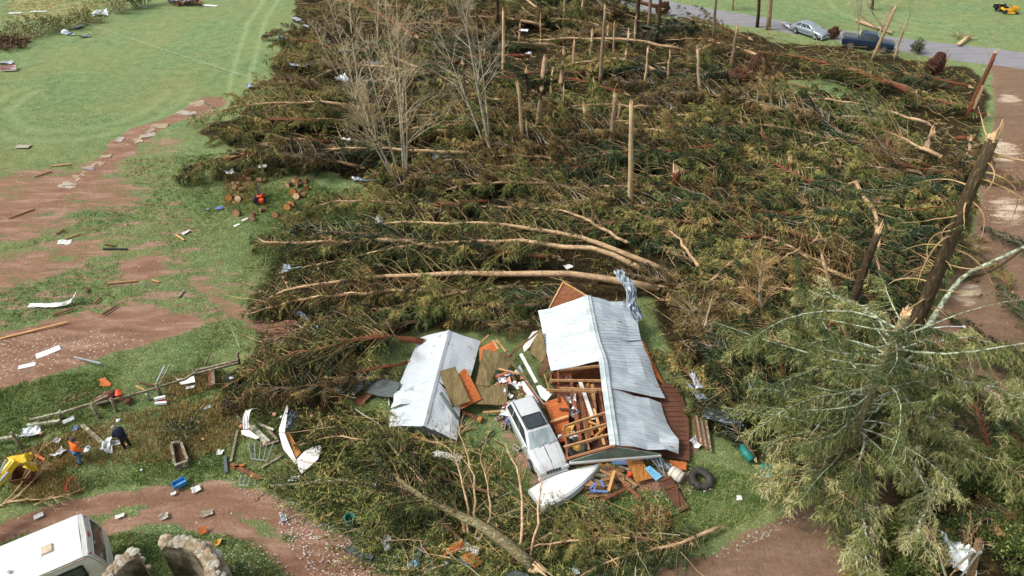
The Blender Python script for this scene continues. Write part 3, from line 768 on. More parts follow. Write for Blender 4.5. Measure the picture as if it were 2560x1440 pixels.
KEEP = [[(1345, 790), (1585, 775), (1720, 1100), (1760, 1300), (1300, 1290), (1240, 1000), (1290, 880)], [(1040, 850), (1330, 860), (1320, 1130), (940, 1130), (960, 1000)],
        [(2060, 50), (2280, 70), (2310, 205), (2060, 185)], [(1960, 20), (2120, 60), (2110, 135), (1950, 115)], [(700, 735), (900, 712), (1150, 696), (1650, 706), (1650, 740), (1150, 736), (900, 750), (700, 775)], [(1130, 570), (1330, 588), (1500, 622), (1668, 670), (1650, 710), (1500, 678), (1330, 655), (1100, 640)]] + CLEAR
def inpoly(poly, x, y): return bool(pip(poly, np.array([float(x)]), np.array([float(y)]))[0])
rngF = random.Random(77); placed = []
tries = 0
while len(placed) < 170 and tries < 14000:
    tries += 1
    px, py = rngF.uniform(640, 2460), -60 + 1230 * rngF.random() ** 1.3
    if tries % 3 == 0: px, py = rngF.uniform(1640, 2400), rngF.uniform(260, 1050)
    if tries % 7 == 0: px, py = rngF.uniform(1000, 2200), rngF.uniform(430, 760)
    k = rngF.randrange(len(protos)); pr, L = protos[k]
    if px > 1750 and py < 420: ang = math.pi - rngF.uniform(.15, .8)
    elif px > 1750: ang = math.pi + rngF.uniform(-1.0, 1.1)
    elif py < 250: ang = math.pi + rngF.uniform(-.45, .5)
    else: ang = math.pi + rngF.uniform(-.22, .42)
    if rngF.random() < .1: ang += rngF.uniform(-1.2, 1.2)
    c = G(px, py); d = Vector((math.cos(ang), math.sin(ang), 0)); b = c - d * L * .5
    sc = rngF.uniform(.8, 1.12)
    ok = True
    for f in (0, .25, .5, .75, 1.0):
        q = b + d * L * f * sc; qx, qy = px_of(q)
        if not inpoly(FOREST, qx, qy) and not (f > .8 and inpoly(FOREST, qx + 25, qy)): ok = False; break
        if any(inpoly(kp, qx, qy) for kp in KEEP): ok = False; break
    if not ok: continue
    near = sum(1 for (p, _) in placed if (p - c).length < 3.2)
    if near > 1: continue
    placed.append((c, None))
    o = copy_tree(pr)
    o.location = (b.x, b.y, rngF.uniform(0, .5)); o.rotation_euler = (rngF.uniform(-.15, .15), rngF.uniform(-.04, .03), ang); o.scale = (sc, sc * rngF.uniform(.85, 1.15), sc * rngF.uniform(.8, 1.15))
    autolabel(o, rngF.choice(["blown down spruce"]), c, 'fallen tree', 'blown down conifers')
def spot(px, py, deg, k, sc=1.0, z=0.1):
    """one more of them by hand: picture position of the middle, heading"""
    pr, L = protos[k]; a = rad(deg); c = G(px, py); o = copy_tree(pr)
    b = c - Vector((math.cos(a), math.sin(a), 0)) * L * .5 * sc
    o.location = (b.x, b.y, z); o.rotation_euler = (0, 0, a); o.scale = (sc, sc, sc)
    autolabel(o, "blown down spruce", c, 'fallen tree', 'blown down conifers')
for a in [(720, 232, 185, 3, .7), (770, 330, 185, 2, .8), (620, 350, 190, 5, .7), (810, 255, 180, 0, .7), (880, 410, 187, 6, .8), (780, 430, 190, 5, .6), (640, 262, 190, 5, .5), (1180, 790, 183, 0, .8), (980, 800, 190, 4, .7), (760, 1000, 195, 3, .75), (870, 960, 200, 5, .7), (900, 540, 180, 2, .8), (1900, 1060, 160, 5, .8), (1720, 960, 120, 5, .6), (2080, 1060, 250, 3, .8), (1960, 960, 200, 2, .9), (2420, 650, 250, 3, .5),
          (2500, 700, 80, 5, .35), (740, 100, 185, 3, .7), (900, 1130, 170, 2, .5), (1050, 1190, 160, 0, .5), (1500, 1340, 170, 0, .5), (1400, 1390, 190, 2, .5), (1790, 1040, 110, 6, .45), (2530, 620, 120, 6, .35), (2520, 470, 165, 3, .35), (2540, 930, 100, 0, .35), (1010, 1250, 140, 6, .5), (1600, 1400, 200, 4, .45), (2000, 900, 200, 4, .8), (2400, 1000, 80, 1, .45), (2460, 880, 100, 4, .4), (2330, 1150, 240, 6, .6), (2150, 1130, 210, 4, .6), (2540, 790, 90, 6, .4), (2530, 1080, 120, 4, .45), (2080, 960, 190, 1, .6), (2330, 280, 150, 5, .9), (2420, 1330, 200, 3, .6), (2540, 1180, 250, 5, .5), (1720, 800, 100, 3, .8), (1790, 900, 110, 6, .7), (1860, 800, 100, 0, .7), (1950, 850, 130, 2, .8), (2050, 760, 110, 4, .6), (2150, 900, 120, 0, .6), (1800, 700, 150, 6, .8), (2230, 700, 100, 3, .7), (2000, 1000, 200, 0, .7), (2180, 1050, 230, 2, .7), (1280, 780, 185, 6, .7), (1240, 830, 175, 3, .6), (1620, 720, 170, 3, .6), (2100, 620, 160, 6, .8), (1700, 620, 175, 4, .8), (1900, 560, 165, 2, .9)]:
    spot(*a)
for pr, L in protos:
    for ch in list(pr.children):
        bpy.data.objects.remove(ch, do_unlink=True)
    bpy.data.objects.remove(pr, do_unlink=True)

# --- litter nobody could count: torn sprays and sticks over the whole blowdown
def sample_poly(poly, n, rs_, keep=()):
    out = []
    xs_ = [p[0] for p in poly]; ys_ = [p[1] for p in poly]
    W0 = [G(x, y) for x, y in poly]
    x0, x1 = min(p.x for p in W0), max(p.x for p in W0); y0, y1 = min(p.y for p in W0), max(p.y for p in W0)
    tot = np.zeros((0, 2))
    while len(tot) < n:
        X = rs_.uniform(x0, x1, n * 2); Y = rs_.uniform(y0, y1, n * 2)
        dp = Y * CT + CAM_H * ST
        A, Bq = 1280 + FPX * X / dp, 720 + FPX * (CAM_H * CT - Y * ST) / dp
        ok = pip(poly, A, Bq)
        for kp in keep: ok &= ~pip(kp, A, Bq)
        tot = np.vstack([tot, np.stack([X[ok], Y[ok]], 1)])
    return tot[:n]
rsL = np.random.RandomState(9)
KS = [(690, 1000), (740, 1010), (810, 1100), (810, 1190), (740, 1200), (600, 1120), (600, 1010)]
pp = np.vstack([sample_poly(FOREST, 5200, rsL, KEEP[:2] + CLEAR + [KS]), sample_poly(LOWER, 1500, rsL, KEEP[:1] + [KS])])
n = len(pp); kf = 16
hd = norm(np.stack([-np.ones(n) + rsL.randn(n) * .9, rsL.randn(n) * .8, rsL.randn(n) * .15 + .12], 1))
base = np.stack([pp[:, 0], pp[:, 1], rsL.rand(n) ** 2 * .7 + .03], 1); ln_ = rsL.uniform(.5, 1.6, n)
s = (np.arange(kf) + rsL.rand(n, kf)) / kf
pos = base[:, None] + hd[:, None] * (ln_[:, None] * s)[..., None]
dr = norm(hd[:, None] * .7 + rsL.randn(n, kf, 3) * .8 + np.array([0, 0, -.1]))
wv = norm(np.cross(dr, rsL.randn(n, kf, 3))) * .028
tri = np.stack([pos - wv, pos + wv, pos + dr * rsL.uniform(.12, .32, (n, kf, 1))], 2).reshape(-1, 3, 3)
tri[..., 2] = np.maximum(tri[..., 2], .02)
tint = np.clip(np.repeat(rsL.normal(.38, .22, n), kf) + rsL.randn(n * kf) * .08, 0, 1)
tag(tris('torn_sprays', tri, tint, F), "torn green and brown conifer sprays covering the ground between the fallen trees", 'litter', kind='stuff')
mb = MB()
pp = np.vstack([sample_poly(FOREST, 1800, rsL, KEEP[:2] + [KS]), sample_poly(LOWER, 120, rsL, KEEP[:1] + [KS])])
for x, y in pp:
    L = rsL.uniform(.6, 2.8) * (1.4 if rsL.rand() < .15 else 1); a = math.pi + rsL.randn() * .9; z = rsL.rand() * 1.3 + .05
    d = np.array([math.cos(a), math.sin(a), rsL.randn() * .22]); p = np.array([x, y, z]); q = []
    for j in range(5):
        q.append(Vector((p[0], p[1], max(p[2], .04)))); p = p + d * L / 4; d = norm(d + rsL.randn(3) * .17)
    r = rsL.uniform(.012, .03)
    mb.tube(q, [r, r * .9, r * .75, r * .55, r * .3], 4, caps=False, mat=rsL.choice([0, 0, 0, 1, 2]))
tag(put('loose_sticks', mb, [BR, MAT['bark_pale'], MAT['branch_grey']], origin=(0, 0, 0)), "loose broken branches strewn over the fallen trees", 'litter', kind='stuff')
# ------------------------------------------------------------------ standing snags
BS, BD, WB, BP = MAT['bark_stand'], MAT['bark_dark'], MAT['wood_bare'], MAT['bark_pale']
for i, (a, l) in enumerate([((1258, 218, 1258, 28, .17, WB), "tall slim pale snag, stripped of bark"), ((1313, 400, 1294, 212, .17, WB), "leaning pale splinter snag"),
        ((1315, 312, 1317, 180, .24, BD), "short dark broken trunk with orange torn top"), ((1342, 350, 1361, 152, .25, BS), "reddish brown broken trunk"), ((1396, 268, 1410, 133, .24, BS), "broken trunk with a flat snapped top"),
        ((1408, 318, 1409, 218, .1, WB), "thin pale stub"), ((1525, 402, 1538, 240, .25, BS), "broken trunk with white shredded top"), ((1463, 340, 1461, 268, .24, WB), "short stub with white star shaped tear"),
        ((1560, 180, 1572, 78, .15, WB), "pale peeled snag"), ((1500, 215, 1513, 20, .2, BS), "tall brown broken trunk"), ((1475, 142, 1481, 80, .2, WB), "short pale stub"), ((1518, 120, 1520, 70, .2, BS), "short brown stub"),
        ((1586, 118, 1590, 45, .14, WB), "thin pale stub"), ((1408, 70, 1412, -20, .14, WB), "thin pale pole at the top edge"), ((1452, 62, 1463, -60, .16, BP), "pale trunk cut by the top edge"),
        ((1750, 275, 1744, 125, .16, WB), "grey peeled snag with side branches"), ((1826, 175, 1844, 70, .22, BS), "broken trunk with pale split top"), ((1242, 95, 1246, -40, .2, BD), "dark reddish trunk cut by the top edge"),
        ((1118, 72, 1116, -60, .18, BS), "brown trunk cut by the top edge"), ((1575, 548, 1578, 262, .2, WB), "very tall barkless snag"), ((1317, 400, 1316, 305, .12, WB), "short pale post like stub"),
        ((1440, 300, 1432, 285, .2, WB), "low stub torn to white splinters"), ((1164, 305, 1158, 160, .2, BD), "dark bark trunk between fallen crowns"), ((960, 235, 955, 180, .14, BD), "dark thin stub"),
        ((2300, 400, 2332, 330, .3, BS), "stout leaning stump with white torn top"), ((2105, 830, 2196, 580, .27, BD), "thick broken trunk with a white ragged top"), ((2140, 905, 2055, 640, .1, BP), "thin bare leaning pole with a pale tip"),
        ((1668, 345, 1678, 272, .12, BD), "dark thin stub"), ((1390, 440, 1400, 415, .2, MAT['bark_red']), "low orange stump"), ((1685, 505, 1690, 428, .35, MAT['bark_red']), "short rotten reddish trunk"), ((2100, 470, 2095, 415, .35, MAT['bark_red']), "short dark rotten trunk"),
        ((1975, 470, 1975, 405, .3, MAT['bark_red']), "orange frayed stump"), ((1656, 560, 1664, 518, .16, WB), "orange broken stub forked at the tip"), ((2180, 150, 2238, 22, .2, BS), "leaning trunk with white splintered tip"), ((2235, 150, 2262, 60, .1, BP), "thin leaning grey trunk"),
        ((1345, 200, 1358, 150, .1, BD), "thin dark stub"), ((1070, 175, 1082, 130, .08, WB), "thin pale broken stick standing"), ((1093, 165, 1110, 140, .08, WB), "thin pale forked stick standing"), ((1296, 130, 1300, 60, .11, WB), "thin pale stub"), ((1350, 112, 1352, 40, .1, BP), "thin brown pole"), ((1376, 240, 1382, 175, .12, WB), "peeled pale stub"), ((1432, 190, 1436, 100, .12, BP), "slim tan broken pole"), ((1478, 300, 1484, 200, .12, WB), "slim peeled pole"), ((1530, 170, 1536, 60, .1, BP), "slim tan pole"), ((1610, 230, 1620, 120, .12, WB), "slim peeled pole"), ((1210, 180, 1212, 100, .1, BP), "thin tan stub"), ((1668, 210, 1675, 130, .12, BP), "tan broken pole"), ((1545, 330, 1549, 262, .12, BS), "brown stub"), ((1380, 360, 1384, 290, .12, BS), "brown stub")]):
    bx, by, tx, ty, r, mt = a
    snag('broken_trunk', bx, by, tx, ty, r, 500 + i, mt, l, stubs=random.Random(i).choice([4, 6, 9]), group='standing broken trunks')
# live tall trunks whose crowns are beyond the frame
for i, (bx, by, tx, ty, r, mt) in enumerate([(1588, 112, 1606, -170, .26, BD), (1620, 85, 1640, -190, .2, BS), (1642, 110, 1668, -200, .2, BD), (1782, 110, 1800, -150, .16, BS), (1893, 68, 1912, -190, .2, BD), (1920, 75, 1942, -190, .26, BS), (2180, 25, 2190, -120, .18, BD), (1833, 25, 1836, -90, .14, BS)]):
    lbl = ["dark living pine trunk", "brown living pine trunk"][i % 2]
    rt, b_, t_ = snag('pine_trunk', bx, by, tx, ty, r, 560 + i, mt, lbl, stubs=5, top=None, cat='tree', group='tall living pines by the road')
    rs_ = np.random.RandomState(900 + i)
    P_ = path_at([b_.lerp(t_, .55), t_], 8)
    br_, tri_, tt_, tw_ = grow(rs_, P_, 16, 2.4, .1, 1, True, .1, .12, lambda x: .7 + .3 * x, 18, 7, .25, .03, .35)
    put('branches', branches_mb(br_, tw_), BR, rt, smooth=True); tris('foliage', tri_, tt_, MAT['foliage_dark'], rt, origin=tuple(ORG[rt]))
# big leaning trunk at the right
rt, b_, t_ = snag('broken_trunk', 2225, 965, 2482, 345, .36, 601, BD, "thick dark leaning trunk with white torn top rising beside the driveway", stubs=10, auto=False, cat='broken tree')
rs_ = np.random.RandomState(601)
br_, tri_, tt_, tw_ = grow(rs_, path_at([b_.lerp(t_, .25), t_], 10), 26, 4.2, 0, 1, True, .0, .07, lambda x: .8, 14, 7, .2, .022, .5, bare=.72, rb=.06)
put('branches', branches_mb(br_, tw_), BR, rt, smooth=True); tris('foliage', tri_, tt_, F, rt, origin=tuple(ORG[rt]))
# right hand rim trunk near the road
rt, b_, t_ = snag('broken_trunk', 2412, 300, 2488, 132, .22, 602, MAT['bark_red'], "leaning split trunk with orange heartwood at the driveway mouth", stubs=8, auto=False, cat='broken tree')
mb = MB(); mb.beam(b_.lerp(t_, .2) + Vector((.16, -.16, 0)), b_.lerp(t_, .55) + Vector((.14, -.16, 0)), .3, .1); put('torn_heartwood', mb, MAT['splinter'], rt)

# the standing fir with snapped top, crown hanging over the driveway
bt, tt = upright(2062, 1235, 2265, 785)
rt = root('snapped_fir', (bt.x, bt.y, 0), "big standing fir with snapped pale top and lichen covered branches at the right", 'tree')
put('trunk', trunk_mb(path_at([bt, tt], 10), .27, .17, 10, random.Random(3)), MAT['mossy'], rt, smooth=True)
mb = MB(); splinter_mb(mb, tt, tt - bt, .19, .3, random.Random(4), 12); put('splintered_top', mb, MAT['splinter'], rt)
rs_ = np.random.RandomState(33)
P_ = path_at([bt, tt], 12)
br_, tri_, tq_, tw_ = grow(rs_, P_, 54, 5.6, .2, .97, True, .1, .09, lambda x: [.5, 1.0, .75, 1.1, .6, .9, .35][int(x * 977) % 7], 115, 10, .22, .021, .2, bare=.08, rb=.05, lat_len=1.15)
put('branches', branches_mb(br_, tw_, 5), MAT['lichen'], rt, smooth=True); tris('foliage', tri_, tq_, MAT['foliage_fir'], rt, origin=tuple(ORG[rt]))
for i, l in enumerate([[(2255, 870, 7.5), (2400, 845, 7.2), (2600, 885, 6.3)], [(2250, 900, 6.5), (2420, 955, 6.2), (2620, 1020, 5.4)], [(2235, 1000, 5), (2380, 1085, 4.6), (2560, 1190, 3.8)], [(2225, 960, 6), (2050, 1010, 4.8), (1870, 965, 3.6)], [(2235, 900, 6.8), (2050, 872, 6), (1850, 850, 4.6)], [(2170, 1100, 4), (2160, 1250, 3.6), (2170, 1410, 2.8)],
        [(2160, 1100, 4), (2010, 1190, 3.4), (1935, 1200, 2.4)], [(2190, 1050, 4.5), (2310, 1200, 3.4), (2290, 1340, 2.4)], [(2210, 1000, 5.4), (2080, 1090, 4.4), (1960, 1100, 3)], [(2240, 850, 8), (2150, 760, 7.6), (2020, 740, 6.6)], [(2190, 1060, 5), (2120, 1200, 4), (2080, 1300, 3)], [(2230, 980, 6), (2330, 1060, 5), (2370, 1130, 4)]]):
    P_ = path_at(T(l), 12); P_[1:-1] += rs_.randn(10, 3) * .12
    lm = put('drooping_limb', MB().tube([Vector(q) for q in P_], [.062 - .0043 * k for k in range(12)], 6, caps=False), MAT['lichen'], rt, smooth=True)
    br_, tri_, tq_, tw_ = grow(rs_, P_, 46, 1.5, .15, 1, True, .8, .12, lambda x: .6 + .4 * math.sin(x * 7 + i) ** 2, 30, 9, .22, .02, .1, bare=.05, rb=.02, lat_len=.95)
    put('twigs', branches_mb(br_, tw_, 4), MAT['lichen'] if i % 2 else BR, lm, smooth=True); tris('foliage', tri_, tq_, MAT['foliage_fir'], lm, origin=tuple(ORG[rt]))
# lichen green forked limb at the right edge
mb = MB(); p = T([(2262, 905, 2.2), (2330, 800, 4.0), (2400, 700, 5.6), (2480, 655, 7.0), (2600, 600, 8.5)])
rt = root('forked_limb', (p[0].x, p[0].y, 0), "pale green lichen covered forked limb reaching up out of the right edge", 'broken limb')
mb.tube([Vector(q) for q in path_at([Vector((p[0].x - .5, p[0].y, 0))] + p, 14)], [.2 - i * .009 for i in range(14)], 7)
put('main_limb', mb, MAT['lichen'], rt, smooth=True)
mb = MB(); p = T([(2395, 705, 5.5), (2440, 690, 5.8), (2500, 665, 6.0), (2600, 590, 6.6)]); mb.tube([Vector(q) for q in path_at(p, 8)], [.12, .11, .1, .09, .08, .07, .06, .05], 6)
for k in range(12):
    q = Vector(path_at(p, 12)[k]); mb.tube([q, q + Vector((.3, .5, .5 - k * .06)), q + Vector((.3 + .05 * k, 1.0, .9 - .15 * k))], [.03, .02, .008], 4)
put('side_limb', mb, BD, rt, smooth=True)

# ------------------------------------------------------------------ bare broadleaved trees
MAT['twig'] = M('twig_pale', S('d8c8a8'), S('a8936f'), scale=1.5, rnd=.1, rough=.9)
def bare_tree(label, stems, seed, levels=3, n_child=7, mat=None, ratio=.6, spread=.55):
    rs_ = np.random.RandomState(seed)
    b0 = G(stems[0][0], stems[0][1])
    rt = root('bare_tree', b0, label, 'bare tree')
    for bx, by, tx, ty, lean, r in stems:
        b, t = upright(bx, by, tx, ty, lean)
        mid = b.lerp(t, .5) + Vector((rs_.uniform(-.3, .3), rs_.uniform(-.2, .2), 0))
        P = path_at([b - Vector((0, 0, .1)), mid, t], 10)
        mb = MB(); mb.tube([Vector(q) for q in P], [r * (1 - .85 * i / 9) for i in range(10)], 7, caps=False)
        put('trunk', mb, MAT['branch_grey'], rt, smooth=True)
        mb = MB()
        for c in range(n_child * 2):
            f = rs_.uniform(.3, 1); u = min(f * 9, 8.99); i = int(u); q = P[i] * (1 - (u - i)) + P[i + 1] * (u - i)
            d = norm(P[i + 1] - P[i]); pr = norm(np.cross(d, rs_.randn(3)))
            L = (t - b).length * .3 * (1.25 - .75 * f) * rs_.uniform(.7, 1.2)
            bare_branches(rs_, q, norm(d + pr * spread * rs_.uniform(.7, 1.3)), L, r * (1 - .75 * f) * .4, levels - 1, mb, ratio, n_child - 1, spread, 4, .1)
        put('twigs', mb, mat or MAT['twig'], rt)
    return rt
bare_tree("tall bare clump of several thin stems fanning out left of the middle", [(1008, 470, 900, 60, -1, .1), (1012, 468, 960, 0, 0, .11), (1018, 466, 990, -60, 1, .11), (1002, 472, 840, 150, 0, .1), (1015, 472, 1005, 100, 1, .1), (1000, 470, 870, 230, -1, .09)], 41, 3, 7, spread=.8)
bare_tree("slim bare tree with forked white barked trunk rising to the top edge", [(1232, 405, 1150, -20, 0, .17), (1228, 400, 1190, 60, 1, .1), (1226, 400, 1090, 60, 1, .1)], 42, 3, 6, mat=MAT['branch_grey'], spread=.9)
bare_tree("broad bare thicket tree at the top left edge of the forest", [(900, 235, 870, -60, 0, .1), (890, 240, 820, 0, 0, .1), (940, 160, 950, -90, 0, .1), (880, 240, 780, 60, 0, .08)], 43, 3, 6, spread=.9)
bare_tree("thin bare sapling leaning beside the pickup's bed", [(2143, 118, 2135, -50, 0, .08), (2140, 118, 2160, -60, 0, .06)], 44, 2, 5, mat=MAT['branch_grey'])
bare_tree("thin curved bare sapling right of the pickup", [(2235, 140, 2300, -60, 0, .1)], 45, 2, 5, mat=MAT['lichen'])
bare_tree("thin bare sapling standing at the driveway mouth", [(2440, 250, 2500, 10, 0, .06)], 46, 2, 4, mat=MAT['branch_grey'])
bare_tree("spreading bare broken bush on the verge behind the pickup", [(2215, 75, 2160, -10, 0, .14), (2210, 78, 2120, 15, 0, .1), (2200, 80, 2230, 10, 0, .1)], 47, 3, 6)
bare_tree("snapped spruce pole with upswept bare branches right of centre", [(1920, 830, 1908, 640, 0, .2)], 48, 2, 14, mat=BR, spread=.9)
bare_tree("small bare tree with pale trunk in the bottom right corner", [(2400, 1520, 2335, 1340, 0, .09), (2420, 1520, 2420, 1330, 0, .06)], 49, 3, 5, mat=BP)
bare_tree("dead reddish sapling standing right of the collapsed barn roof", [(1745, 870, 1780, 745, 0, .14)], 50, 2, 10, mat=BR, spread=.8)
bare_tree("brown bare fallen crown reaching over the right hand clearing", [(2250, 440, 2160, 300, -2, .14)], 51, 2, 9, mat=BR, spread=.8)
# tall upswept branches of the mossy log (its live side limbs)
rs_ = np.random.RandomState(61)
def limb(label, pts, r, seed, mat=BP, kids=6):
    p = T(pts); rt = root('bare_limb', (p[0].x, p[0].y, 0), label, 'bare limb', 'limbs rising from the mossy log')
    r = r * .7
    P = path_at(p, 12); P[1:-1] += np.random.RandomState(seed).randn(10, 3) * .06
    mb = MB(); mb.tube([Vector(q) for q in P], [r * (1 - .8 * i / 11) for i in range(12)], 6, caps=False); put('stem', mb, mat, rt, smooth=True)
    mb = MB(); rr_ = np.random.RandomState(seed)
    for k in range(kids):
        i = rr_.randint(4, 11); d = norm(P[min(i + 1, 11)] - P[i - 1])
        bare_branches(rr_, P[i], norm(d + rr_.randn(3) * .6), .9, r * .3, 1, mb, .6, 4, .6, 4, .1)
    put('twigs', mb, mat, rt)
    return rt
limb("leftmost curved limb ending beside the small white shed roof", [(1162, 1330, .5), (1120, 1240, 1.6), (1040, 1190, 2.0), (985, 1120, 2.4)], .09, 1)
limb("long smooth limb bending up to the front corner of the small white shed roof", [(1170, 1330, .5), (1165, 1250, 1.8), (1150, 1180, 2.4), (1132, 1130, 3.0), (1080, 1085, 3.4)], .09, 2)
limb("straight limb with sparse twigs, right of the yellow board", [(1190, 1340, .5), (1190, 1260, 2.0), (1180, 1180, 3.0), (1155, 1100, 3.4), (1145, 1050, 3.6)], .09, 3)
limb("wavy limb forking in the gap left of the silver car", [(1202, 1345, .5), (1228, 1270, 2.0), (1215, 1200, 2.8), (1200, 1150, 3.2), (1180, 1120, 3.4)], .08, 4)
limb("pale limb rising just left of the white boat hull", [(1296, 1388, .5), (1308, 1290, 1.8), (1298, 1190, 2.6), (1270, 1120, 3.0), (1230, 1095, 3.4)], .1, 5)
limb("rightmost pale limb crossing the stern of the white boat hull", [(1325, 1400, .5), (1345, 1290, 1.9), (1350, 1210, 2.4), (1340, 1170, 2.6)], .09, 6)
limb("short limb lying low left of the mossy log", [(1100, 1310, .5), (1070, 1250, 1.0), (1040, 1180, 1.2), (1020, 1150, 1.3)], .07, 7)
for i, (l, pts) in enumerate([("long pale broken branch lying across the crowns left of the leaning pole", [(1950, 650, 1.6), (2010, 615, 2.2), (2080, 590, 2.8)]), ("pale snapped pole pointing at the right hand clearing", [(2035, 365, 1.6), (2080, 350, 1.8), (2125, 338, 2.0)]), ("reddish bare bough curving over the crowns toward the thick leaning trunk", [(2200, 395, 1.5), (2290, 420, 2.6), (2380, 430, 3.4), (2440, 440, 3.8)]),
        ("thin red bough above the driveway edge", [(2270, 525, 2.6), (2350, 515, 3.0), (2440, 500, 3.4)]), ("greenish pole leaning up from the barn's right side", [(1980, 1000, .5), (1945, 880, 2.4), (1900, 760, 3.5)])]):
    t_ = limb(l, pts, .1, 80 + i, BP if i < 2 else MAT['bark_red'], 4); t_['group'] = 'loose boughs on the blowdown'

rt = root('brush_pile', G(60, 1240), "bare twiggy branches dragged out in front of the digger bucket", 'brush'); rq = np.random.RandomState(5)
for a, b in [((5, 1262), (150, 1120)), ((30, 1250), (135, 1165)), ((20, 1255), (165, 1235)), ((-10, 1268), (60, 1240)), ((60, 1215), (110, 1150)), ((85, 1262), (165, 1232))]:
    p, q = G(*a, .1), G(*b, .7); mb = MB(); bare_branches(rq, p, norm(np.array(q - p)), (q - p).length, .045, 2, mb, .45, 5, .5, 5, .02, .25); put('branch', mb, BP, rt)
# root plates of uprooted trees
for i, (px, py, R, dx, l) in enumerate([(1885, 212, 1.7, .4, "large red root plate of an uprooted tree beside the upper clearing"), (1835, 222, 1.2, -.6, "dark upright root plate left of the large red one"), (2330, 185, 1.2, .3, "root plate by the roadside grass, dark and spiky"), (1270, 232, .9, -.2, "small dark root plate behind the tall pale stub"), (1655, 40, 1.0, .2, "dark root plate next to the road's left end"), (2185, 400, 1.1, -.2, "mossy root plate in front of the right hand clearing"), (2080, 98, .8, .1, "small red root plate behind the grey car's front")]):
    rng = random.Random(700 + i); p = G(px, py); rt = root('root_plate', p, l, 'root plate', 'root plates of uprooted trees')
    roots_part(rt, Vector((p.x, p.y, R * .6)), Vector((dx, -1, 0)), R, rng)
    mb = MB(); mb.tube([Vector((p.x, p.y, R * .6)), Vector((p.x + .6, p.y + 1.6, .7))], [.3, .25], 7); put('trunk_stub', mb, B, rt)

# ------------------------------------------------------------------ shrubs, hedge
def bush(label, px, py, rx, ry, h, seed, fol, n=260, twig=MAT['branch_grey'], leafw=.035, leafl=.12, name='shrub', cat='shrub', kids=9):
    rs_ = np.random.RandomState(seed); p = G(px, py); rt = root(name, p, label, cat)
    mb = MB(); L = []; D = []
    for k in range(kids * 4):
        an = rs_.rand() * 6.283; r = math.sqrt(rs_.rand()); e = np.array([p.x + math.cos(an) * rx * r, p.y + math.sin(an) * ry * r, h * (1 - .55 * r * r) * rs_.uniform(.7, 1.1)])
        b = np.array([p.x + math.cos(an) * rx * r * .35, p.y + math.sin(an) * ry * r * .35, 0.])
        m_ = (b + e) / 2 + rs_.randn(3) * .12; P = path_at([Vector(b), Vector(m_), Vector(e)], 6)
        mb.tube([Vector(q) for q in P], [.035, .03, .024, .018, .012, .006], 4, caps=False)
        for _ in range(n // kids):
            f = rs_.uniform(.3, 1) * 4.99; i = int(f); q = P[i] * (1 - f + i) + P[i + 1] * (f - i)
            d = norm(rs_.randn(3) + np.array([0, 0, .4])); L.append(q + d * rs_.rand() * .45); D.append(norm(rs_.randn(3)))
    put('stems', mb, twig, rt)
    L = np.array(L); D = np.array(D); L[:, 2] = np.maximum(L[:, 2], .05); m = len(L)
    wv = norm(np.cross(D, rs_.randn(m, 3))) * leafw * rs_.uniform(.6, 1.3, (m, 1))
    tri = np.stack([L - wv, L + wv, L + D * leafl * rs_.uniform(.6, 1.4, (m, 1))], 1)
    tris('leaves', tri, np.clip(rs_.normal(.5, .2, m), 0, 1), fol, rt, origin=tuple(p))
    return rt
for i, (px, py, rx, ry, h, l) in enumerate([(2330, 1290, 2.2, 2.0, 2.4, "leafy bare stemmed bush behind the white plastic tarp"), (2480, 1230, 2.2, 2.0, 2.4, "leafy bush at the right edge above the utility pole"), (2250, 1400, 1.8, 1.5, 2.0, "dark leafy bush left of the white plastic tarp"), (2540, 1400, 1.8, 1.8, 2.2, "bush in the bottom right corner behind the small bare tree"), (2400, 1180, 1.6, 1.6, 1.8, "bush between the driveway bend and the right edge")]):
    t_ = bush(l, px, py, rx, ry, h, 800 + i, MAT['leaf'], n=2400, leafw=.042, leafl=.12, twig=BR)
bush("yellow flowered low bush at the bottom edge by the driveway", 2150, 1440, .9, .7, .8, 820, MAT['gorse'], n=200)
bush("yellow green clump of grassy shrub in front of the road verge", 2310, 175, 2.4, 1.6, 1.0, 821, MAT['gorse'], n=260)
bush("small round evergreen shrub on the road verge right of the pickup", 2292, 132, .8, .8, 1.6, 822, MAT['foliage_dark'], n=260, leafw=.05, leafl=.16)
for i, (px, py, rx, h, l) in enumerate([(40, 95, 4.5, 2.2, "leftmost bush of the green hedge"), (100, 82, 4.2, 2.2, "second bush from the left in the hedge"), (160, 70, 3.6, 1.9, "third hedge bush, in front of the crumpled white sheets"), (215, 55, 3.2, 1.6, "fourth hedge bush, just left of the white dome shaped tarp"), (290, 30, 3.4, 3.4, "tall grey green bush behind the white dome shaped tarp"), (355, 18, 2.2, 4.2, "narrow dark evergreen at the top edge beside the hedge"), (-10, 110, 4, 1.8, "low bush cut by the left edge"), (25, 118, 2.6, 1.5, "reddish brown bramble at the left end of the hedge")]):
    t_ = bush(l, px, py, rx, 2.2, h, 830 + i, MAT['foliage_fir'] if i not in (5, 7) else (MAT['foliage_dark'] if i == 5 else foliage_mat('bramble', [(0., S('3a241c')), (.5, S('64402f')), (1., S('8a6a4a'))])), n=300, leafw=.07, leafl=.22, cat='hedge bush'); t_['group'] = 'bushes of the field hedge'
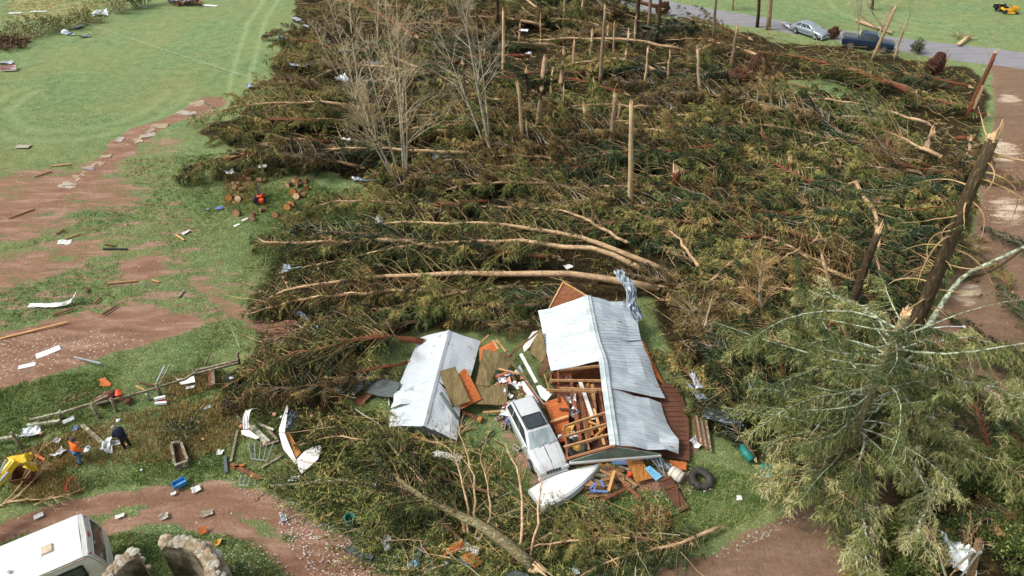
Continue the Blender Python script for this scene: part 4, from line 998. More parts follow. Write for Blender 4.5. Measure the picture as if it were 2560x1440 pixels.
for i, (px, py, l) in enumerate([(1260, 1300, "low green conifer spray clump under the limbs of the mossy log"), (1480, 1300, "blue green conifer tuft in front of the lumber heap"), (1620, 1310, "orange brown dead spray clump right of the lumber heap"), (1950, 250, "grey green bushy tuft inside the upper clearing"), (960, 500, "dull brown bramble tuft behind the twisted white strip"), (700, 240, "twiggy tuft at the field edge beside the outermost spruce"), (460, 1080, "straw coloured tuft behind the sunken wooden frame"), (880, 90, "straw coloured brush at the top of the forest edge")]):
    bush(l, px, py, 1.2, 1.0, .8, 860 + i, [MAT['foliage_fir'], MAT['foliage_fir'], MAT['gorse'] if 0 else foliage_mat('dead_spray%d' % i, [(0., S('5e4228')), (.5, S('9a7446')), (1., S('c09a66'))]), MAT['foliage_fir'], F, F, F, F][i], n=220)
# uncountable: tall rough grass and rushes
rsG = np.random.RandomState(17)
NOFOREST = pip
def blades(name, polys, cnt, h, wd, mat, label, keep=()):
    pts = []
    for q, c in zip(polys, cnt): pts.append(sample_poly(q, c, rsG, keep))
    pts = np.vstack(pts); n = len(pts); k = 5
    base = np.stack([pts[:, 0], pts[:, 1], np.zeros(n) - .01], 1)[:, None] + np.concatenate([rsG.randn(n, k, 2) * .07, np.zeros((n, k, 1))], 2)
    d = norm(np.concatenate([rsG.randn(n, k, 2) * .75, np.ones((n, k, 1))], 2)); hh = h * rsG.uniform(.5, 1.4, (n, k, 1))
    wv = norm(np.cross(d, rsG.randn(n, k, 3))) * wd
    tri = np.stack([base - wv, base + wv, base + d * hh], 2).reshape(-1, 3, 3)
    tt_ = np.clip(np.repeat(rsG.normal(.5, .2, n), k) + rsG.randn(n * k) * .06, 0, 1)
    tag(tris(name, tri, tt_, mat), label, 'grass', kind='stuff')
MAT['grassb'] = foliage_mat('grass_blades', [(0., S('3e5428')), (.4, S('5f7a3e')), (.7, S('86995a')), (1., S('b3a66e'))])
MAT['strawb'] = foliage_mat('straw_blades', [(0., S('7d6a40')), (.5, S('a8905c')), (1., S('cdb88a'))])
LAWN = [(-60, 960), (500, 900), (640, 960), (900, 1150), (1300, 1130), (1780, 1160), (2000, 1230), (1650, 1410), (900, 1410), (700, 1250), (300, 1210), (-60, 1290)]
GP = [LAWN, [(-60, 1330), (900, 1340), (900, 1500), (-60, 1500)], [(0, 420), (600, 380), (900, 500), (640, 830), (500, 900), (0, 980)], [(560, 470), (900, 470), (940, 560), (640, 640)], CLEAR[0], CLEAR[1], CLEAR[2]]
GN = [34000, 9000, 26000, 6000, 1500, 700, 900]
def grass_filter():
    pts = []
    for q, c in zip(GP, GN): pts.append(sample_poly(q, c, rsG))
    pts = np.vstack(pts)
    j = np.clip(((pts[:, 0] - gx0) / gs).astype(int), 0, NC - 1); i = np.clip(((pts[:, 1] - gy0) / gs).astype(int), 0, NR - 1)
    return pts[(dirt[i, j] < .45) & (rsG.rand(len(pts)) > dirt[i, j] * 1.2)]
gpts = grass_filter()
_sp = sample_poly
def sample_poly(poly, n, rs_, keep=()): return gpts if poly is GP else _sp(poly, n, rs_, keep)
blades('lawn_grass', [GP], [0], .12, .02, MAT['grassb'], "short green grass blades of the lawn and field")
blades('dry_grass', [[(0, 0), (330, 0), (160, 45), (0, 60)], [(560, 440), (650, 430), (650, 500), (560, 520)], [(680, 540), (800, 530), (860, 610), (760, 610)], [(400, 950), (540, 920), (560, 960), (420, 1010)], [(300, 1040), (620, 980), (620, 1100), (480, 1150), (60, 1180), (0, 1150)], [(0, 1180), (140, 1160), (220, 1230), (60, 1260)]], [500, 500, 500, 500, 2600, 500], .28, .02, MAT['strawb'], "tufts of dry straw coloured grass")
# ------------------------------------------------------------------ man made materials
MAT['roof'] = M('roof_metal', S('ccd4d4'), S('adbbbd'), rough=.5, metal=.15, scale=.55, stretch=(1, 3, 1), lo=.42, hi=.56, spec=.4)
MAT['roof2'] = M('roof_metal_rusty', S('c9d2d8'), S('b2bdc5'), rough=.5, metal=.15, scale=1.2, stretch=(1, 3, 1), lo=.4, hi=.6, c3=S('9a6a4c'), s3=1.1, t3=.66)
MAT['roof_white'] = M('roof_white', S('c6ccd0'), S('b6bec4'), rough=.55, scale=.7, c3=S('a5a8a4'), s3=1.6, t3=.62)
MAT['tin'] = M('sheet_metal', S('c8d2da'), S('8f9aa3'), rough=.4, metal=.4, scale=1.5, rnd=.12, spec=.5)
MAT['tin_dark'] = M('sheet_metal_dark', S('7c868c'), S('4f585c'), rough=.45, metal=.4, scale=2)
MAT['white'] = M('white_vinyl', S('e4e4e0'), S('cfd0cc'), rough=.5, scale=1.5, rnd=.06, c3=S('b3afa2'), s3=4, t3=.68)
MAT['ply'] = M('plywood_brown', S('8f5b3c'), S('6d4228'), rough=.8, scale=2.5, stretch=(1, 4, 1))
MAT['ply_dark'] = M('plywood_dark', S('6b4a33'), S('4b3322'), rough=.85, scale=2, stretch=(1, 4, 1))
MAT['ply_moss'] = M('plywood_weathered', S('857350'), S('5d5236'), rough=.9, scale=2, stretch=(4, 1, 1), c3=S('4e4a34'), s3=3, t3=.62)
MAT['osb'] = M('board_orange', S('c8723c'), S('94502a'), rough=.8, scale=5, stretch=(1, 3, 1), c3=S('6b3a22'), s3=4, t3=.66)
MAT['osb2'] = M('board_amber', S('b9803f'), S('86562a'), rough=.75, scale=3, stretch=(3, 1, 1), c3=S('5f3a22'), s3=2.5, t3=.64)
MAT['lumber'] = M('lumber_tan', S('b08a62'), S('86623f'), rough=.8, scale=2, stretch=(5, 5, 1), rnd=.2)
MAT['lumber_new'] = M('lumber_yellow', S('d0a878'), S('bf8f55'), rough=.8, scale=2, rnd=.08)
MAT['lumber_red'] = M('lumber_red', S('8e5a40'), S('643c2a'), rough=.8, scale=2, stretch=(5, 5, 1), rnd=.2)
MAT['lumber_grey'] = M('lumber_grey', S('8f8672'), S('655b48'), rough=.9, scale=3, rnd=.15, c3=S('a9ab95'), s3=6, t3=.58)
MAT['lumber_lichen'] = M('lumber_lichen', S('b9bba6'), S('726a54'), rough=.9, scale=7, lo=.42, hi=.58)
MAT['deck'] = M('deck_brown', S('6a4535'), S('53352a'), rough=.8, scale=1.5, stretch=(1, 5, 1))
MAT['siding_g'] = M('siding_green_grey', S('7c8a7e'), S('5f6c62'), rough=.85, scale=2)
MAT['slate'] = M('board_slate', S('646c6a'), S('454c4b'), rough=.85, scale=3, stretch=(1, 5, 1))
MAT['rubber'] = M('rubber', S('4a4743'), S('2f2d2a'), rough=.85, scale=4)
MAT['black'] = M('black_plastic', S('2a2b2d'), S('1d1e20'), rough=.5)
MAT['glass'] = M('dark_glass', S('3a4246'), S('2a3034'), rough=.06, spec=.8)
MAT['windshield'] = M('windshield_glass', S('b4c0c2'), S('77868a'), rough=.12, spec=.9, scale=1.2, stretch=(.4, 2, 1), coat=.5)  # pale streaks in the colour stand in for sky reflected in the glass
MAT['silver'] = M('paint_silver', S('dadddd'), S('cdd1d2'), rough=.32, metal=.25, spec=.5, coat=.5)
MAT['bluep'] = M('paint_dark_blue', S('24384f'), S('1b2c40'), rough=.3, metal=.2, coat=.6)
MAT['greycar'] = M('paint_grey_blue', S('9aa7b3'), S('8896a3'), rough=.3, metal=.3, coat=.5)
MAT['chrome'] = M('chrome', S('c9ccce'), S('aaaeb0'), rough=.25, metal=.8)
MAT['rimyellow'] = M('yellow_rim', S('d6ab55'), S('b48a3e'), rough=.6)
MAT['teal'] = M('teal_plastic', S('2f8577'), S('236a60'), rough=.45)
MAT['skyblue'] = M('light_blue_plastic', S('7cbbdc'), S('6aa9cc'), rough=.45)
MAT['blue'] = M('blue_board', S('6d86b8'), S('586f9e'), rough=.6)
MAT['yellow'] = M('paint_yellow', S('e6c93a'), S('cfae2c'), rough=.4, coat=.3)
MAT['mower'] = M('paint_mower_yellow', S('e0a92e'), S('cf9624'), rough=.4)
MAT['orange'] = M('orange_cloth', S('f07a33'), S('dc6426'), rough=.9, scale=8)
MAT['orangep'] = M('orange_plastic', S('e2542f'), S('c84427'), rough=.5)
MAT['red'] = M('red_plastic', S('a8302f'), S('8b2526'), rough=.5)
MAT['denim'] = M('denim', S('4f78a5'), S('385a84'), rough=.95, scale=9)
MAT['navy'] = M('navy_cloth', S('262d3d'), S('1a2030'), rough=.95, scale=6)
MAT['skin'] = M('skin', S('c99a7c'), S('bb8a6c'), rough=.6)
MAT['hair'] = M('grey_hair', S('b9b2a4'), S('8f887b'), rough=.9, scale=20)
MAT['gelcoat'] = M('boat_gelcoat', S('eceeec'), S('dadedc'), rough=.35, scale=1.2, c3=S('b5b3a8'), s3=5, t3=.72, coat=.2)
MAT['camper'] = M('camper_white', S('d6dada'), S('c8cdcd'), rough=.45, scale=1.0, c3=S('a8adad'), s3=1.3, t3=.68)
MAT['camper_side'] = M('camper_side', S('dcdcd6'), S('cbccc4'), rough=.5)
MAT['stone'] = M('field_stone', S('c0bcae'), S('8a8474'), rough=.95, scale=2.2, rnd=0, bump=.6, c3=S('8a9a86'), s3=5, t3=.6)
MAT['stone2'] = M('field_stone_tan', S('b3a189'), S('85735b'), rough=.95, scale=3, bump=.6)
MAT['mortar'] = M('old_mortar', S('a8977c'), S('73644e'), rough=.95, scale=6, bump=.8)
MAT['plaster'] = M('stained_plaster', S('9c927c'), S('463e2c'), rough=.95, scale=.9, stretch=(1, 1, .8), lo=.42, hi=.6, bump=.5, detail=9)
MAT['concrete'] = M('concrete_block', S('b0a898'), S('948c7c'), rough=.9)
MAT['tarp'] = M('white_tarp', S('e2e6e8'), S('c2cacd'), rough=.45, scale=2)
MAT['pink'] = M('pink_insulation', S('e0a893'), S('c98a74'), rough=.95, scale=6)
MAT['rust'] = M('rusty_steel', S('7a4a38'), S('56332a'), rough=.8, scale=3, c3=S('a29a88'), s3=6, t3=.6)
MAT['steel'] = M('galvanised_steel', S('b9bfc2'), S('979da0'), rough=.4, metal=.5)
MAT['wire'] = M('cable_black', S('2c2c2c'), S('202020'), rough=.6)

def ribbed(c4, n, amp=.025, nv=8, warp=.03, seed=0, per=5):
    """metal roofing: c4 = ridge start, ridge end, eave end, eave start (metres); ribs run ridge to eave"""
    a, b, c, d = [Vector(p) for p in c4]
    rs_ = np.random.RandomState(seed); nrm = (b - a).cross(d - a).normalized()
    if nrm.z < 0: nrm = -nrm
    W = rs_.randn(6, 5) * warp; P = []
    for i in range(n * per + 1):
        u = i / (n * per); ph = (i % per)
        h = amp if ph in (0, 1) else 0
        row = []
        for j in range(nv + 1):
            v = j / nv
            fu, fv = u * 4.999, v * 3.999; iu, iv = int(fu), int(fv); fu -= iu; fv -= iv
            wz = (W[iu][iv] * (1 - fu) + W[min(iu + 1, 5)][iv] * fu) * (1 - fv) + (W[iu][min(iv + 1, 4)] * (1 - fu) + W[min(iu + 1, 5)][min(iv + 1, 4)] * fu) * fv
            p = (a.lerp(b, u)).lerp(d.lerp(c, u), v) + nrm * (h + wz * (.3 + v))
            row.append(p)
        P.append(row)
    return MB().grid(P)
def band(path, wdir, wd, folds=4, seed=0, crump=.06, nseg=14):
    """bent strip of sheet: centre path, width direction(s)"""
    rs_ = np.random.RandomState(seed); P = path_at(path, nseg); out = []
    wdir = [Vector(q) for q in (wdir if isinstance(wdir, list) else [wdir])]
    Wd = path_at(wdir, nseg) if len(wdir) > 1 else np.repeat([tuple(wdir[0])], nseg, 0)
    for i in range(nseg):
        t = norm(P[min(i + 1, nseg - 1)] - P[max(i - 1, 0)]); wv = norm(Wd[i] - t * np.dot(Wd[i], t)); nn = np.cross(t, wv); row = []
        k = folds * 3 + 1
        for j in range(k):
            v = j / (k - 1) - .5
            q = P[i] + wv * v * wd + nn * ((.03 if j % 3 == 1 else 0) + rs_.randn() * crump * .35)
            row.append(Vector(q))
        out.append(row)
    return MB().grid(out)
def sheet(cx, cy, z, w_, h_, ang, seed, crump=.12, tilt=0.0, n=5):
    rs_ = np.random.RandomState(seed); c = G(cx, cy, z); a = rad(ang); u = Vector((math.cos(a), math.sin(a), 0)); v = Vector((-math.sin(a), math.cos(a), tilt)).normalized()
    fold = rs_.uniform(.25, .75); fa = rs_.uniform(0, 3.14); out = []
    for i in range(n + 1):
        row = []
        for j in range(n + 1):
            s_, t_ = i / n - .5, j / n - .5
            if crump > .05: s_ *= 1 + rs_.uniform(-.12, .12); t_ *= 1 + rs_.uniform(-.12, .12)
            dd = abs(s_ * math.cos(fa) + t_ * math.sin(fa) - (fold - .5))
            row.append(c + u * (s_ * w_) + v * (t_ * h_) + Z * (crump * (dd * 1.1 + rs_.uniform(-.3, .3)) + .03))
        out.append(row)
    return MB().grid(out)

# ------------------------------------------------------------------ the collapsed barn
barn = root('collapsed_barn', G(1500, 1000), "collapsed barn with grey ribbed metal gable roof, left half torn open over its rafters", 'barn')
rz = [T([p])[0] for p in [(1468, 740, 2.5), (1490, 848, 2.45), (1508, 900, 2.35), (1517, 970, 2.25), (1538, 1114, 2.1)]]
lp = put('roof_panel', ribbed([rz[0], rz[2], G(1378, 929, 1.15), G(1346, 779, 1.25)], 24, warp=.06, seed=1), MAT['roof'], barn, solid=.012); lp['label'] = "pale left roof slope with streaky light patches"
put('roof_panel', ribbed([rz[0], rz[1], G(1603, 850, 1.05), G(1584, 763, 1.3)], 13, warp=.06, seed=2), MAT['roof2'], barn, solid=.012)
put('roof_panel', ribbed([rz[1] + Vector((0, .1, -.03)), rz[3] + Vector((0, 0, .02)), G(1664, 996, .8), G(1602, 846, 1.0)], 18, warp=.08, seed=3), MAT['roof2'], barn, solid=.012)
put('roof_panel', ribbed([rz[3] + Vector((0, .05, -.05)), rz[4], G(1700, 1132, .75), G(1653, 1007, .72)], 19, warp=.08, seed=4), MAT['roof2'], barn, solid=.012)
mb = MB(); rr = [Vector(q) for q in path_at(rz, 12)]; L_ = []
for i, p in enumerate(rr): L_.append([p + Vector((-.24, 0, -.06)), p + Vector((-.2, 0, .03)), p + Vector((-.04, 0, .05)), p + Vector((0, 0, .1)), p + Vector((.04, 0, .05)), p + Vector((.2, 0, .02)), p + Vector((.26, 0, -.08))])
put('ridge_cap', mb.grid(L_), MAT['roof'], barn, solid=.01)
mb = MB()
for a, b in [((1410, 1066, 1.1), (1520, 1030, 2.1)), ((1411, 1092, 1.1), (1524, 1058, 2.1)), ((1410, 1118, 1.1), (1528, 1085, 2.05)), ((1375, 951, 1.1), (1513, 952, 2.2)), ((1366, 975, 1.1), (1492, 979, 2.0)), ((1400, 971, 1.3), (1514, 975, 2.1)), ((1392, 926, 1.2), (1510, 914, 2.2)), ((1419, 1147, 1.2), (1536, 1113, 2.05))]:
    put('rafter', MB().beam(G(*a), G(*b), .07, .14), MAT['lumber'], barn)
for a, b in [((1412, 1062, 1.0), (1418, 1150, 1.1)), ((1396, 952, 1.0), (1396, 1004, .9)), ((1393, 900, 1.35), (1396, 962, 1.1)), ((1422, 926, 1.0), (1432, 962, .9)), ((1513, 925, 1.9), (1520, 975, 1.8)), ((1376, 930, .9), (1378, 960, .8))]:
    put('stud', MB().beam(G(*a), G(*b), .1, .1), MAT['lumber_red'], barn)
put('back_wall', MB().slab(T([(1376, 932, 1.0), (1376, 962, .15), (1510, 950, .3), (1510, 903, 2.1)]), .03), MAT['ply'], barn)
put('floor', MB().slab(T([(1378, 935, .12), (1400, 1110, .12), (1430, 1165, .12), (1660, 1140, .12), (1610, 900, .12), (1480, 800, .12)]), .08), MAT['deck'], barn)
gt = MB().slab(T([(1424, 1152, 1.25), (1540, 1116, 2.05), (1652, 1134, 1.1)]), .05); put('gable_siding', gt, MAT['siding_g'], barn)
mb = MB()
for k in range(15):
    f = (k + 1) / 16; x = 1424 + 228 * f; bz = 1.25 - .15 * f; by = 1152 - 18 * f
    topz = 1.25 + (.8 * f / .508 if f < .508 else .8 - .95 * (f - .508) / .492)
    p = G(x, by, bz); mb.beam(p + Vector((0, -.03, .02)), Vector((p.x, p.y - .03 + 0, max(topz - .06, bz + .05))), .03, .02)
put('siding_battens', mb, MAT['slate'], barn)
put('gable_trim', MB().beam(G(1424, 1157, 1.15), G(1652, 1138, 1.0), .12, .12), MAT['white'], barn)
put('gable_trim', MB().beam(G(1418, 1148, 1.25), G(1538, 1115, 2.12), .1, .08), MAT['lumber_red'], barn)
put('side_wall', MB().slab(T([(1655, 960, .55), (1697, 955, .35), (1722, 1050, .3), (1724, 1152, .3), (1606, 1130, .3), (1640, 1000, .5)]), .05), MAT['deck'], barn)
mb = MB()
for k in range(15): mb.beam(G(1652 - k * 1.5, 968 + k * 12, .6 - k * .018), G(1697 + k * 1.9, 968 + k * 12, .4 - k * .006), .02, .02)
put('board_joints', mb, MAT['ply_dark'], barn)
put('wall_sheathing', MB().slab(T([(1606, 850, .95), (1640, 920, .4), (1660, 960, .3), (1625, 930, .5)]), .04), MAT['osb'], barn)

def item(name, mb, mat, label, cat, group=None, solid=0, smooth=False):
    o = put(name, mb, mat, solid=solid, smooth=smooth); return tag(o, label, cat, group)
def autoitem(name, mb, mat, desc, cat, group=None, solid=0, smooth=False):
    o = put(name, mb, mat, solid=solid, smooth=smooth); return autolabel(o, desc, o.location, cat, group)
def panel(pts, th, mat, label, name='plywood_sheet', cat='panel', frame=None, group=None):
    P = T(pts)
    if frame is None: return item(name, MB().slab(P, th), mat, label, cat, group)
    c = sum(P, Vector()) / len(P); rt = root(name, (c.x, c.y, min(p.z for p in P)), label, cat, group)
    put('board', MB().slab(P, th), mat, rt)
    for a, b in frame:
        put('frame_stud', MB().beam(P[a] + Z * .04, P[b] + Z * .04, .08, .08), MAT['lumber_new'], rt)
    return rt
panel([(1408, 706, 2.3), (1468, 742, 2.0), (1450, 800, 1.0), (1373, 772, 1.0)], .05, MAT['ply'], "brown framed wall panel standing up behind the barn roof's far edge", frame=[(0, 1), (0, 3)])
panel([(1353, 822, 1.7), (1367, 885, 1.2), (1354, 908, .6), (1318, 874, .6)], .04, MAT['ply_moss'], "brown mottled board leaning against the barn roof's left edge")
panel([(1364, 886, 1.1), (1375, 912, 1.0), (1357, 944, .4), (1346, 942, .4)], .04, MAT['ply_dark'], "dark brown board corner below the mottled board left of the barn")
panel([(1332, 829, 1.2), (1346, 826, 1.2), (1345, 834, 1.1), (1322, 870, .8), (1310, 880, .7), (1308, 866, .7)], .04, MAT['white'], "white torn sheet between the two roofs' gap at the back", 'siding_sheet')
item('white_beam', MB().beam(G(1302, 885, 1.2), G(1341, 957, .8), .17, .1), MAT['white'], "long white painted beam slanting down to the silver car's roof", 'beam')
panel([(1303, 955, .8), (1315, 950, .9), (1328, 968, .9), (1362, 1012, .7), (1352, 1008, .5), (1330, 1002, .4), (1315, 995, .4)], .04, MAT['white'], "white curved panel leaning beside the silver car's rear", 'siding_sheet')
panel([(1340, 965, .7), (1350, 962, .7), (1380, 985, .6), (1366, 1003, .5), (1352, 995, .5)], .03, MAT['white'], "white triangular sheet behind the orange board", 'siding_sheet')
item('car_roof_rail_debris', MB().beam(G(1312, 952, 1.0), G(1362, 1022, .8), .1, .06), MAT['lumber_red'], "red brown board lying along the silver car's right rear", 'board')
panel([(1361, 1006, .7), (1405, 991, .9), (1423, 1019, .8), (1420, 1090, .6), (1412, 1102, .55), (1400, 1106, .5)], .05, MAT['osb'], "orange wood panel between the silver car and the barn's open rafters")
item('board', MB().beam(G(1376, 1055, .8), G(1421, 1040, .95), .14, .06), MAT['lumber_new'], "pale crosspiece nailed over the orange wood panel", 'board')
item('board', MB().beam(G(1450, 953, 1.0), G(1483, 1049, .7), .2, .05), MAT['white'], "white board among the brown lumber inside the barn", 'board')
# lumber heap inside
rngB = random.Random(5)
for k in range(30):
    x0, y0 = rngB.uniform(1425, 1500), rngB.uniform(950, 985); L = rngB.uniform(60, 150); dx = rngB.uniform(.1, .36)
    y1 = min(y0 + L, 1125); x1 = x0 + (y1 - y0) * dx
    if x1 > 1525: continue
    z = rngB.uniform(.25, .85)
    autoitem('loose_board', MB().beam(G(x0, y0, z), G(x1, y1, z * rngB.uniform(.6, 1.1)), rngB.uniform(.08, .2), .05, roll=rngB.uniform(-.4, .4)), rngB.choice([MAT['lumber'], MAT['lumber_red'], MAT['lumber_red'], MAT['ply_dark'], MAT['osb2']]), rngB.choice(["loose heap board", "brown heap board", "narrow heap board"]), 'board', 'boards heaped inside the barn')
for a, b, m_, l in [((1485, 1022, 1.0), (1511, 1112, .9), 'lumber_new', "long yellowish board on top of the heap inside the barn"), ((1471, 1054, 1.1), (1505, 1066, 1.0), 'lumber_new', "short wide yellow board crossing the heap inside the barn"), ((1398, 1022, .9), (1441, 1026, .9), 'ply_dark', "dark short board across the orange panel's top"), ((1487, 1092, .9), (1517, 1062, 1.3), 'osb2', "amber diagonal brace near the barn's front gable"), ((1405, 985, .9), (1423, 1018, .7), 'lumber_red', "red brown short board at the orange panel's upper right")]:
    item('board', MB().beam(G(*a), G(*b), .13, .05), MAT[m_], l, 'board')
for k, (x, y) in enumerate([(1426, 1000), (1432, 1035), (1424, 945), (1430, 1095), (1420, 1075)]):
    autoitem('crumpled_scrap', sheet(x, y, .6, .55, .5, k * 40, 40 + k, .3, n=5), [MAT['tarp'], MAT['tin'], MAT['steel'], MAT['tarp'], MAT['rimyellow']][k], ["white", "silver", "grey", "whitish", "yellow"][k] + " crumpled scrap in the open barn", 'scrap')
def tyre(label, px, py, z, R, r, rim, tilt=(0, 0, 0), name='tractor_tyre', lugs=22):
    c = G(px, py, z); rt = root(name, c, label, 'tyre'); E = Matrix.Rotation(tilt[0], 3, 'X') @ Matrix.Rotation(tilt[1], 3, 'Y')
    mb = MB(); n = 28; prof = [(R - r * 2, -.5), (R - r * 1.2, -.75), (R - .12 * r, -.8), (R, -.35), (R, .35), (R - .12 * r, .8), (R - r * 1.2, .75), (R - r * 2, .5)]
    vs = []; fs = []; m = len(prof)
    for i in range(n):
        an = 2 * math.pi * i / n
        for q, h in prof: vs.append(c + E @ Vector((math.cos(an) * q, math.sin(an) * q, h * r)))
    for i in range(n):
        for j in range(m):
            i2, j2 = (i + 1) % n, (j + 1) % m; fs.append((i * m + j, i2 * m + j, i2 * m + j2, i * m + j2))
    mb.add(vs, fs); put('tyre_body', mb, MAT['rubber'], rt, smooth=True)
    mb = MB()
    for i in range(lugs):
        an = 2 * math.pi * i / lugs; s_ = 1 if i % 2 else -1
        a = Vector((math.cos(an) * (R + .015), math.sin(an) * (R + .015), 0)); b = Vector((math.cos(an + .14) * (R - .01), math.sin(an + .14) * (R - .01), s_ * r * .85))
        mb.beam(c + E @ a, c + E @ b, .05, .05)
    put('tread_lugs', mb, MAT['rubber'], rt)
    if rim:
        mb = MB(); mb.tube([c + E @ Vector((0, 0, -.1)), c + E @ Vector((0, 0, .06))], [R - r * 2.0, R - r * 2.1], 20); mb.tube([c + E @ Vector((0, 0, .06)), c + E @ Vector((0, 0, .12))], [.14, .12], 12); put('rim', mb, MAT['rimyellow'], rt)
    return rt
tyre("big tractor tyre lying flat on the dirt right of the barn wreck", 1752, 1197, .22, .6, .17, False, (.1, .1))
tyre("lugged tyre with yellow rim inside the barn's front left corner", 1440, 1118, .5, .52, .15, True, (.35, .1))

# ------------------------------------------------------------------ the small shed roof
shed = root('collapsed_shed', G(1080, 960), "smaller collapsed shed with white ribbed gable roof left of the barn wreck", 'shed')
s0, s1, s2 = G(1122, 827, 1.35), G(1089, 949, 1.25), G(1059, 1066, 1.1)
put('roof_panel', ribbed([s0, s1, G(991, 981, .45), G(1049, 842, .6)], 20, warp=.03, seed=6, amp=.012), MAT['roof_white'], shed, solid=.012)
put('roof_panel', ribbed([s1, s1.lerp(s2, .38) , G(977, 1020, .62), G(988, 979, .62)], 7, warp=.06, seed=7, amp=.012), MAT['roof_white'], shed, solid=.012)
put('roof_panel', ribbed([s1.lerp(s2, .36), s2, G(972, 1066, .42), G(977, 1021, .45)], 9, warp=.03, seed=8, amp=.012), MAT['roof_white'], shed, solid=.012)
put('roof_panel', ribbed([s0, s1, G(1160, 1000, .45), G(1201, 853, .55)], 20, warp=.03, seed=9, amp=.012), MAT['roof_white'], shed, solid=.012)
put('roof_panel', ribbed([s1, s2, G(1140, 1101, .35), G(1152, 1015, .42)], 17, warp=.04, seed=10, amp=.012), MAT['roof_white'], shed, solid=.012)
rr = path_at([s0 + Z * .03, s1 + Z * .03, s2 + Z * .03], 10)
put('ridge_cap', MB().grid([[Vector(p) + Vector((-.15, 0, -.05)), Vector(p) + Vector((0, 0, .04)), Vector(p) + Vector((.15, 0, -.06))] for p in rr]), MAT['roof_white'], shed, solid=.01)
put('gable_board', MB().slab([s2 + Vector((0, .06, -.1)), G(980, 1068, .4), G(982, 1070, .1), G(1062, 1080, .1), G(1132, 1104, .1), G(1135, 1101, .3)], .04), MAT['slate'], shed)
put('eave_board', MB().beam(G(1050, 848, .45), G(992, 987, .3), .05, .16), MAT['lumber_red'], shed)
panel([(1098, 928, 1.4), (1138, 916, 1.35), (1176, 1003, 1.0), (1131, 1018, .95)], .06, MAT['ply_moss'], "weathered grey brown board lying on the small shed roof's right slope")
panel([(1147, 933, 1.2), (1160, 921, 1.1), (1167, 925, 1.1), (1204, 997, .7), (1154, 1022, .75), (1151, 1012, .8)], .05, MAT['osb'], "torn orange strand board under the weathered board on the small shed roof")
panel([(1207, 873, 1.3), (1252, 880, 1.2), (1289, 891, .9), (1269, 925, .8), (1238, 924, .9), (1221, 966, .8), (1189, 961, .8)], .06, MAT['ply_moss'], "large mossy olive board with torn right end between the two roofs")
panel([(1187, 962, .75), (1269, 964, .7), (1267, 1013, .6), (1184, 1009, .6)], .06, MAT['ply_moss'], "level olive brown board behind the silver car's rear")
panel([(1198, 870, 1.2), (1233, 852, 1.5), (1245, 874, 1.25), (1199, 906, .85)], .04, MAT['osb'], "bright orange triangular board at the small shed roof's far right corner", frame=[(1, 2)])
panel([(920, 933, .6), (962, 948, .65), (1002, 957, .7), (985, 993, .6), (948, 990, .5), (913, 981, .45)], .03, MAT['slate'], "dark slate grey board sticking out left of the small shed roof")
panel([(911, 966, .4), (929, 987, .35), (903, 1015, .15), (883, 1006, .15)], .04, MAT['lumber_red'], "dull pink board under the dark slate board")
panel([(845, 985, .2), (861, 983, .2), (862, 1003, .15), (846, 1005, .15)], .04, MAT['ply'], "small reddish panel under the crumpled metal strip left of the shed")
item('metal_strip', band(T([(834, 962, .5), (850, 972, .7), (872, 979, .5), (893, 966, .8), (918, 950, .7)]), Vector((.2, 1, .6)), .5, 3, 3, .3), MAT['tin'], "crumpled shiny metal strip left of the dark slate board", 'sheet metal', solid=.01)
item('wood_post', MB().tube(T([(1102, 983, 1.45), (1125, 1018, 1.35), (1154, 1058, .9)]), [.09, .1, .09], 8), MAT['slate'], "round grey post with orange broken end leaning on the small shed roof", 'post', smooth=True)
rt = root('clay_pipe', G(1180, 1040), "red brown pipe with open orange end lying in the grass right of the shed roof", 'pipe')
put('pipe_body', MB().tube(T([(1154, 1028, .2), (1200, 1049, .15)]), [.1, .11], 10, caps=False), MAT['lumber_red'], rt, smooth=True, solid=.02); put('pipe_rim', MB().tube(T([(1196, 1047, .16), (1205, 1051, .15)]), [.16, .17], 12, caps=False), MAT['osb2'], rt, solid=.05)
for a, b, w_, m_, l in [((1207, 1031, .3), (1280, 1026, .5), .13, 'lumber', "level pinkish plank pointing at the silver car's left rear"), ((1025, 1088, .1), (1116, 1117, .1), .16, 'lumber_new', "yellow plank on the grass in front of the small shed roof"), ((1151, 1079, .1), (1182, 1070, .1), .08, 'lumber', "short pale stick on the grass right of the shed's front corner"),
        ((1190, 1130, .1), (1235, 1075, .15), .07, 'black', "thin black bar on the grass left of the silver car"), ((971, 995, .2), (973, 1015, .1), .05, 'white', "tiny white lath left of the shed's front corner"), ((1280, 940, .6), (1312, 985, .6), .1, 'lumber_red', "dark red stud crossing the rubbish between the roofs"), ((1247, 922, .9), (1296, 934, .8), .1, 'lumber_new', "pale stud over the white rubbish between the roofs"), ((1276, 903, 1.2), (1318, 950, .7), .12, 'ply_moss', "olive stud running toward the white painted beam"),
        ((1232, 945, .6), (1270, 930, .9), .12, 'osb', "orange stud behind the white rubbish between the roofs"), ((1240, 850, 1.3), (1264, 879, 1.0), .1, 'lumber_new', "pale stud beside the bright orange triangular board"), ((1201, 858, 1.2), (1222, 838, 1.4), .1, 'lumber', "stud poking out behind the small shed roof's far corner"), ((1268, 893, 1.0), (1350, 826, 1.4), .08, 'lumber_red', "long thin red brown rafter reaching back from the rubbish to the barn"), ((1360, 935, .8), (1376, 985, .6), .07, 'lumber', "thin stud at the barn's open left edge")]:
    item('plank' if w_ > .1 else 'board', MB().beam(G(*a), G(*b), w_, .06), MAT[m_], l, 'plank')
